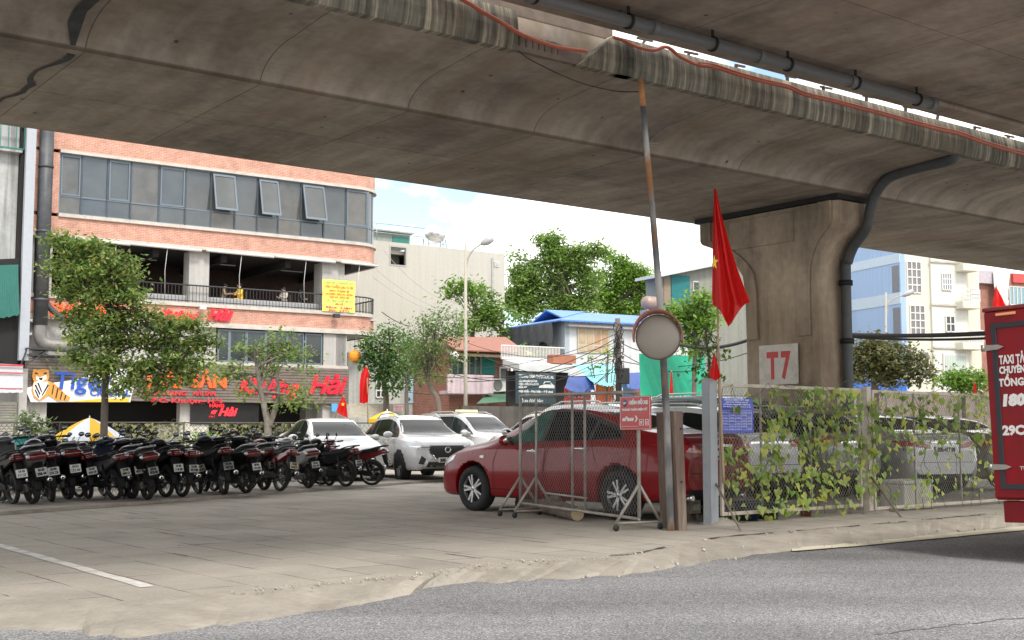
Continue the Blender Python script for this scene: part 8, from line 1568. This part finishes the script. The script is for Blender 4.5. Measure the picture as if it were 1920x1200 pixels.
# ---- street lamps
def lamp(name, label, px, py_top, D, head, arm, r=.07, globe=None, zfoot=0):
    base = at(px, 812, D); base.z = zfoot; o = thing(name, label, 'street lamp', base); M_ = pm('pale steel pole', (.36, .335, .28), rough=.6, var=.12, scale=2, dirt=(.3, .26, .2), dirtscale=2, dirtamt=.5); b = MB(); top_ = at(px, py_top, D); b.tube([base, at(px, 700, D), top_], [r, r*.85, r*.6], 10); b.build('pole', M_, o, world=True); b = MB(); b.tube(smooth_path([at(x, y, D) for x, y in arm]), r*.42, 7); b.build('arm', M_, o, world=True)
    a, c = at(*head[0], D), at(*head[1], D); d = (c-a).normalized(); b = MB(); up = Vector((0, 1, 0)).cross(d); b.tube([a, a+(c-a)*.15, a+(c-a)*.5, c-(c-a)*.08, c], [r*.6, r*1.3, r*1.9, r*1.5, r*.5], 12); b.build('lamp_head', pm('lamp casing', (.36, .36, .36), rough=.4), o, world=True)
    if globe:
        g = at(*globe[0], D); b = MB(); b.ball(g, .17, nu=20, nv=12); b.build('globe', pm('milky globe', (.6, .6, .58), rough=.25), o, world=True); b = MB(); b.tube(smooth_path([at(x, y, D) for x, y in globe[1]]), .025, 7); b.build('globe_arm', M_, o, world=True)
lamp('street_lamp', 'tall pale street lamp with round globe before the cream wall', 873, 456, 46, ((902, 458), (925, 446)), [(873, 520), (876, 490), (886, 470), (903, 457)], .085, ((852, 666), [(873, 690), (871, 682), (864, 676), (854, 675)]))
lamp('street_lamp', 'small pale street lamp before the blue flank house', 1661, 548, 48, ((1692, 555), (1713, 545)), [(1661, 600), (1666, 570), (1680, 558), (1694, 554)], .06)
# ---- utility pole with tangled cables
DU = 46; ub = at(1160, 812, DU); ub.z = 0; up_ = thing('utility_pole', 'leaning utility pole wrapped in a tangle of black cables', 'utility pole', ub); b = MB(); b.tube([ub, at(1160, 700, DU), at(1158, 597, DU)], [.14, .12, .1], 10); b.build('pole', pm('dark wood pole', (.13, .105, .09), rough=.9, var=.3, scale=5), up_, world=True)
CAB = pm('black cable', (.02, .02, .021), rough=.6); g = random.Random(4); b = MB()
for i in range(22):
    y0 = g.uniform(610, 742); q = []; x0 = 1159+g.uniform(-4, 4); rr = g.uniform(3, 10)*(1 if y0 < 690 else 1.4)
    for k in range(9): a = k/8*2*math.pi*g.uniform(.8, 1.2)+i; q.append(at(x0+rr*math.cos(a)*.8, y0+rr*math.sin(a)*1.3+k*g.uniform(-1, 3), DU-.25+g.uniform(-.25, .25)))
    b.tube(smooth_path(q, 3), g.uniform(.008, .018), 4, cap=False)
o = b.build('cable_tangle', CAB, up_, world=True, fixn=False); o['kind'] = 'stuff'
b = MB(); b.bar(at(1150, 640, DU-.2), at(1170, 642, DU-.2), .09); b.bar(at(1150, 668, DU-.2), at(1170, 670, DU-.2), .09); b.build('cross_arm', pm('dark wood pole', (.13, .105, .09)), up_, world=True)
b = MB(); bb = at(1170, 705, DU-.2); b.bbox(bb.x-.2, bb.y-.12, bb.z-.3, bb.x+.2, bb.y+.12, bb.z+.3, .03); b.build('junction_box', BPL, up_, world=True)
def wire(label, a, c, Da, Dc, sag, r=.012, cat='cable', name='overhead_cable', mat=None, group='cables strung from the utility pole'):
    p, q = at(*a, Da), at(*c, Dc); b = MB(); b.tube([p.lerp(q, t/16)-Vector((0, 0, sag*4*(t/16)*(1-t/16))) for t in range(17)], r, 5, cap=False); o = tag(b.build(name, mat or CAB, fixn=False), label, cat, group); return o
ends = [((868, 690), 'to the middle of the street lamp'), ((868, 715), 'to the street lamp below its globe'), ((870, 640), 'highest to the street lamp'), ((845, 700), 'past the street lamp to the brick house'), ((930, 735), 'down to the green awning'), ((770, 700), 'far left past the leaning tree'), ((760, 735), 'low and far left behind the dark trees'), ((960, 760), 'to the dark car care sign'), ((1020, 745), 'down to the annex front'), ((900, 665), 'to the teal shutter of the brick house')]
for i, (e_, lab) in enumerate(ends): wire('black cable from the utility pole '+lab, (1157, 625+i*8), e_, DU, 47+.3*i, .35+.12*(i % 4), .011+.004*(i % 2))
for i, (e_, lab) in enumerate([((1290, 640), 'to the right behind the convex mirror'), ((1320, 690), 'across the green tarpaulin'), ((1420, 655), 'far right behind the pier')]): wire('black cable from the utility pole '+lab, (1160, 640+i*18), e_, DU, 44, .4, .016)
wire('thick black cable bundle crossing before the cream house to the truck', (1576, 627), (2400, 553), 34, 26, .32, .06, group=None); wire('second strand hanging under the thick cable bundle by the cream house', (1576, 630), (2400, 554), 34.1, 26.1, .42, .035, group=None)
wire('thick black cable bundle between the green tree and the concrete pier', (1255, 640), (1402, 638), 36, 34, .2, .05, group=None)
wire('thin wire slanting from the restaurant corner to the dark tree', (716, 585), (770, 612), 55, 60, .1, .02, group=None)
for i, (a, c) in enumerate([((700, 500), (880, 590)), ((700, 520), (900, 600)), ((720, 470), (860, 570))]): wire(['upper', 'middle', 'lowest'][(i+1) % 3]+' thin grey wire slanting before the cream wall', a, c, 58, 60, .5, .012, mat=pm('grey wire', (.35, .34, .32)), group=None)
# ---- parasols
def parasol(label, px, py, D, rad_, h=.5, zr=None):
    top_ = at(px, py, D); o = thing('parasol', label, 'parasol', Vector((top_.x, D, 0))); zt2 = top_.z; PY = pm('yellow parasol cloth', (.75, .44, .015), rough=.6, var=.06); PW = pm('white parasol cloth', (.66, .68, .74), rough=.6, var=.06)
    for m_, st in ((PY, 0), (PW, 1)):
        b = MB()
        for k in range(st, 8, 2):
            vs = []
            for i in range(5):
                for j in range(7): a = 2*math.pi*(k+i/4)/8+.35; q = j/6; sc = 1-.07*math.sin(math.pi*i/4)*q; vs.append((rad_*q*math.cos(a)*sc, rad_*q*math.sin(a)*sc, zt2-h*q**1.25-.0))
            b.add(vs, [(i*7+j, i*7+j+1, (i+1)*7+j+1, (i+1)*7+j) for i in range(4) for j in range(6)], 0, True)
            va = []
            for i in range(5): a = 2*math.pi*(k+i/4)/8+.35; sc = 1-.07*math.sin(math.pi*i/4); va += [(rad_*math.cos(a)*sc, rad_*math.sin(a)*sc, zt2-h), (rad_*math.cos(a)*sc, rad_*math.sin(a)*sc, zt2-h-.13)]
            b.add(va, [(2*i, 2*i+1, 2*i+3, 2*i+2) for i in range(4)])
        b.build('canopy_panel', m_, o, fixn=False)
    b = MB(); b.tube([(0, 0, 0), (0, 0, zt2+.06)], .022, 8); b.build('pole', WHT, o)
    b = MB()
    for k in range(8): a = 2*math.pi*k/8+.35; b.tube([(0, 0, zt2-.05), (rad_*.98*math.cos(a), rad_*.98*math.sin(a), zt2-h-.01)], .008, 4)
    b.build('rib', STEEL, o)['kind'] = 'stuff'
parasol('yellow and white parasol behind the motorbikes', 168, 783, 40, 1.1, .62); parasol('yellow and white parasol behind the roof of the white crossover', 726, 770, 44, .68, .3)
# ---- back fence of the yard, hung with round leaves
FBk = Frame(-60, 41, 14)
MESHD = pm('dark fence wire', (.06, .055, .05), rough=.8)
for i, (x0, x1, lab) in enumerate([(-60, 112, 'left'), (112, 345, 'middle'), (345, 500, 'right'), (500, 706, 'far right')]):
    s0, s1 = FBk.S(x0, 800), FBk.S(x1, 800); o = fthing('yard_fence', {'left': 'dark mesh fence behind the bush at the left end of the motorbikes', 'middle': 'dark mesh fence behind the yellow parasol', 'right': 'dark mesh fence behind the fresh green bush', 'far right': 'dark mesh fence behind the white cars'}[lab], 'fence', FBk, s0, 0, 0, 'dark mesh fences along the back of the yard'); w_ = s1-s0; b = MB(); zt3 = 1.46
    for s in np.linspace(0, w_, 3): b.tube([(s, 0, 0), (s, 0, zt3)], .03, 6)
    b.tube([(0, 0, zt3), (w_, 0, zt3)], .025, 6); b.tube([(0, 0, .12), (w_, 0, .12)], .02, 6); b.build('frame', pm('dark fence tube', (.09, .08, .07), rough=.8), o); mesh_part(o, 0, w_, .12, zt3, 0, .16, 1.2, r=.006, mat=MESHD)
LF_Y = leafm('yard vine leaves', [(.05, .06, .025), (.1, .11, .045), (.16, .17, .08), (.2, .19, .1)], .3)
vine('climbing_vine', 'round leaved vine on the dark back fence right of the parasol', FBk, FBk.S(215, 800), FBk.S(345, 800), .1, 1.45, -.03, 330, .12, 41, strands=9, mat=LF_Y); vine('climbing_vine', 'round leaved vine on the dark back fence by the forked young tree', FBk, FBk.S(392, 800), FBk.S(570, 800), .1, 1.45, -.03, 420, .12, 42, strands=12, mat=LF_Y); vine('climbing_vine', 'sparse round leaved vine on the dark back fence behind the white car', FBk, FBk.S(572, 800), FBk.S(660, 800), .1, 1.4, -.03, 120, .11, 43, strands=5, mat=LF_Y)
# gate awning of the lane by the restaurant corner
FAw = Frame(655, 50, 20)
awn('lane_awning', 'grubby beige awning over the lane beside the restaurant corner', FAw, [(655, 757), (758, 757), (758, 783), (655, 783)], (0, -.9), pm('grubby canvas', (.30, .27, .21), rough=.8, var=.2), 'awning', wav=.05)
o, W_, H_, og = board('price_sign', 'small pale pink sign at the right end of the beige awning', FAw, 738, 756, 759, 771, -1.0, pm('pale pink board', (.6, .45, .47), rough=.6)); text('GỬI XE', H_*.34, PR, o, (W_*.1, -.01, H_*.56), FACE, width=W_*.8, ext=.002); text('Ô TÔ', H_*.34, PR, o, (W_*.2, -.01, H_*.12), FACE, width=W_*.6, ext=.002)
o, W_, H_, og = board('door_sign', 'light blue notice on the pillar at the restaurant corner', FR, 622, 634, 757, 772, -.22, pm('sky blue board', (.1, .35, .68), rough=.5))
FX = Frame(690, 58, 25); lh = fthing('lane_house', 'pale house with light blue lower wall down the lane behind the dark trees', 'house', FX); b = MB(); b.box(-3, 0, 0, FX.S(845, 700), 5, FX.Z(760, 664)); b.build('wall', pm('pale cement', (.42, .43, .40), rough=.85, var=.12, streak=.2), lh); b = MB(); b.box(FX.S(762, 700), -.06, FX.Z(790, 756), FX.S(822, 700), -.003, FX.Z(790, 690)); b.build('blue_panel', pm('light blue paint', (.4, .58, .70), rough=.7, var=.08, streak=.15), lh); grid_win(FX, lh, 705, 722, 694, 745, 2, 4, n=-.01, gm=WGD)
b = MB(); s, z = FAw.hit(665, 668, -.2); o = fthing('lantern', 'orange paper lantern at the restaurant corner', 'lantern', FAw, s, -.2, z); b.lathe([(.06, -.25), (.2, -.18), (.26, 0), (.2, .18), (.06, .25)], (0, 0, 0), 'z', 16); b.build('shade', pm('orange paper', (.75, .28, .02), rough=.7), o); b = MB(); b.tube([(0, 0, .25), (0, 0, .8)], .01, 4); b.build('cord', CAB, o)
# ---- people seated on the balcony
def chair(F, s, n, z, label):
    o = fthing('chair', label, 'chair', F, s, n, z, 'chairs on the restaurant balcony'); CW = pm('dark wood chair', (.06, .035, .025), rough=.5); b = MB(); b.bbox(-.21, -.21, .42, .21, .21, .46, .01); b.build('seat', CW, o); b = MB(); b.bbox(.17, -.2, .5, .21, .2, .88, .01); b.build('backrest', CW, o)
    for x in (-.18, .18):
        for y in (-.18, .18): b = MB(); b.bar((x, y, 0), (x, y, .42 if x < 0 else .9), .035); b.build('leg', CW, o)
def seated(F, s, n, z, label, shirt, trousers, hair, face=0):
    """one skinned body sitting on a chair, looking along -s turned by face degrees"""
    o = fthing('person', label, 'person', F, s, n, z); J = {'pel': (0, 0, .52), 'bel': (0, 0, .68), 'che': (-.02, 0, .88), 'nek': (-.02, 0, 1.03), 'hed': (-.05, 0, 1.13), 'top': (-.04, 0, 1.24)}; E = [('pel', 'bel'), ('bel', 'che'), ('che', 'nek'), ('nek', 'hed'), ('hed', 'top')]; Rd = {'pel': .13, 'bel': .12, 'che': .14, 'nek': .052, 'hed': .088, 'top': .07}
    for q, sd in (('l', 1), ('r', -1)):
        J.update({q+'sh': (-.01, sd*.17, .96), q+'el': (-.1, sd*.23, .74), q+'wr': (-.3, sd*.13, .78), q+'ha': (-.37, sd*.1, .79), q+'hp': (-.02, sd*.09, .5), q+'kn': (-.42, sd*.12, .5), q+'an': (-.42, sd*.12, .09), q+'to': (-.56, sd*.13, .05)})
        E += [('che', q+'sh'), (q+'sh', q+'el'), (q+'el', q+'wr'), (q+'wr', q+'ha'), ('pel', q+'hp'), (q+'hp', q+'kn'), (q+'kn', q+'an'), (q+'an', q+'to')]; Rd.update({q+'sh': .065, q+'el': .045, q+'wr': .03, q+'ha': .035, q+'hp': .085, q+'kn': .06, q+'an': .04, q+'to': .035})
    ks = list(J); me = bpy.data.meshes.new('body'); me.from_pydata([J[k] for k in ks], [(ks.index(a), ks.index(c)) for a, c in E], []); ob = bpy.data.objects.new('body', me); COL.objects.link(ob); sk = ob.modifiers.new('s', 'SKIN')
    for i, k in enumerate(ks): d = me.skin_vertices[0].data[i]; d.radius = (Rd[k], Rd[k]*(1.15 if k in ('che', 'bel', 'pel') else 1)); d.use_root = k == 'pel'
    sb2 = ob.modifiers.new('u', 'SUBSURF'); sb2.levels = 2; dg = bpy.context.evaluated_depsgraph_get(); m2 = bpy.data.meshes.new_from_object(ob.evaluated_get(dg)); ob.modifiers.clear(); ob.data = m2; m2.materials.clear()
    for mm in (pm('skin', (.42, .26, .18), rough=.6), shirt, trousers): m2.materials.append(mm)
    for p in m2.polygons: c = p.center; p.material_index = 0 if c.z > 1.03 or (abs(c.y) < .3 and c.x < -.24 and c.z > .66) or c.z < .1 else (1 if c.z > .6 else 2); p.use_smooth = True
    ob.parent = o; b = MB(); b.ball((-.035, 0, 1.185), (.098, .092, .1), nu=16, nv=10); b.build('hair', pm('black hair', (.012, .01, .009), rough=.5), o); b = MB(); b.ball((-.145, 0, 1.14), (.018, .014, .02), nu=8, nv=6)
    for sd in (-1, 1): b.ball((-.128, sd*.033, 1.165), (.008, .012, .008), nu=8, nv=5)
    b.build('face', pm('skin', (.42, .26, .18)), o); o.rotation_euler[2] += R(face)
for px, n, lab, sh, tr_, fc in [(450, .75, 'person in a bright yellow outfit sitting at the balcony rail', pm('yellow cloth', (.8, .5, .02), rough=.8), pm('yellow cloth', (.8, .5, .02)), 10), (419, 1.2, 'person in a tan shirt sitting left of the one in yellow', pm('tan cloth', (.3, .22, .14), rough=.8), pm('dark cloth', (.03, .03, .035)), 150), (533, 1.0, 'person in a pale shirt sitting near the yellow banner', pm('pale cloth', (.5, .46, .4), rough=.8), pm('dark cloth', (.03, .03, .035)), 20), (561, 1.3, 'person in dark clothes sitting left of the yellow banner', pm('dark cloth', (.05, .05, .055), rough=.8), pm('dark cloth', (.05, .05, .055)), 160)]:
    s = FR.S(px, 560, n); seated(FR, s, n, 6.42, lab, sh, tr_, None, fc); chair(FR, s+.02, n, 6.42, 'dark wooden chair under the '+' '.join(lab.split()[:6]).replace(' sitting', ''))
    COL.objects[-1] if False else None
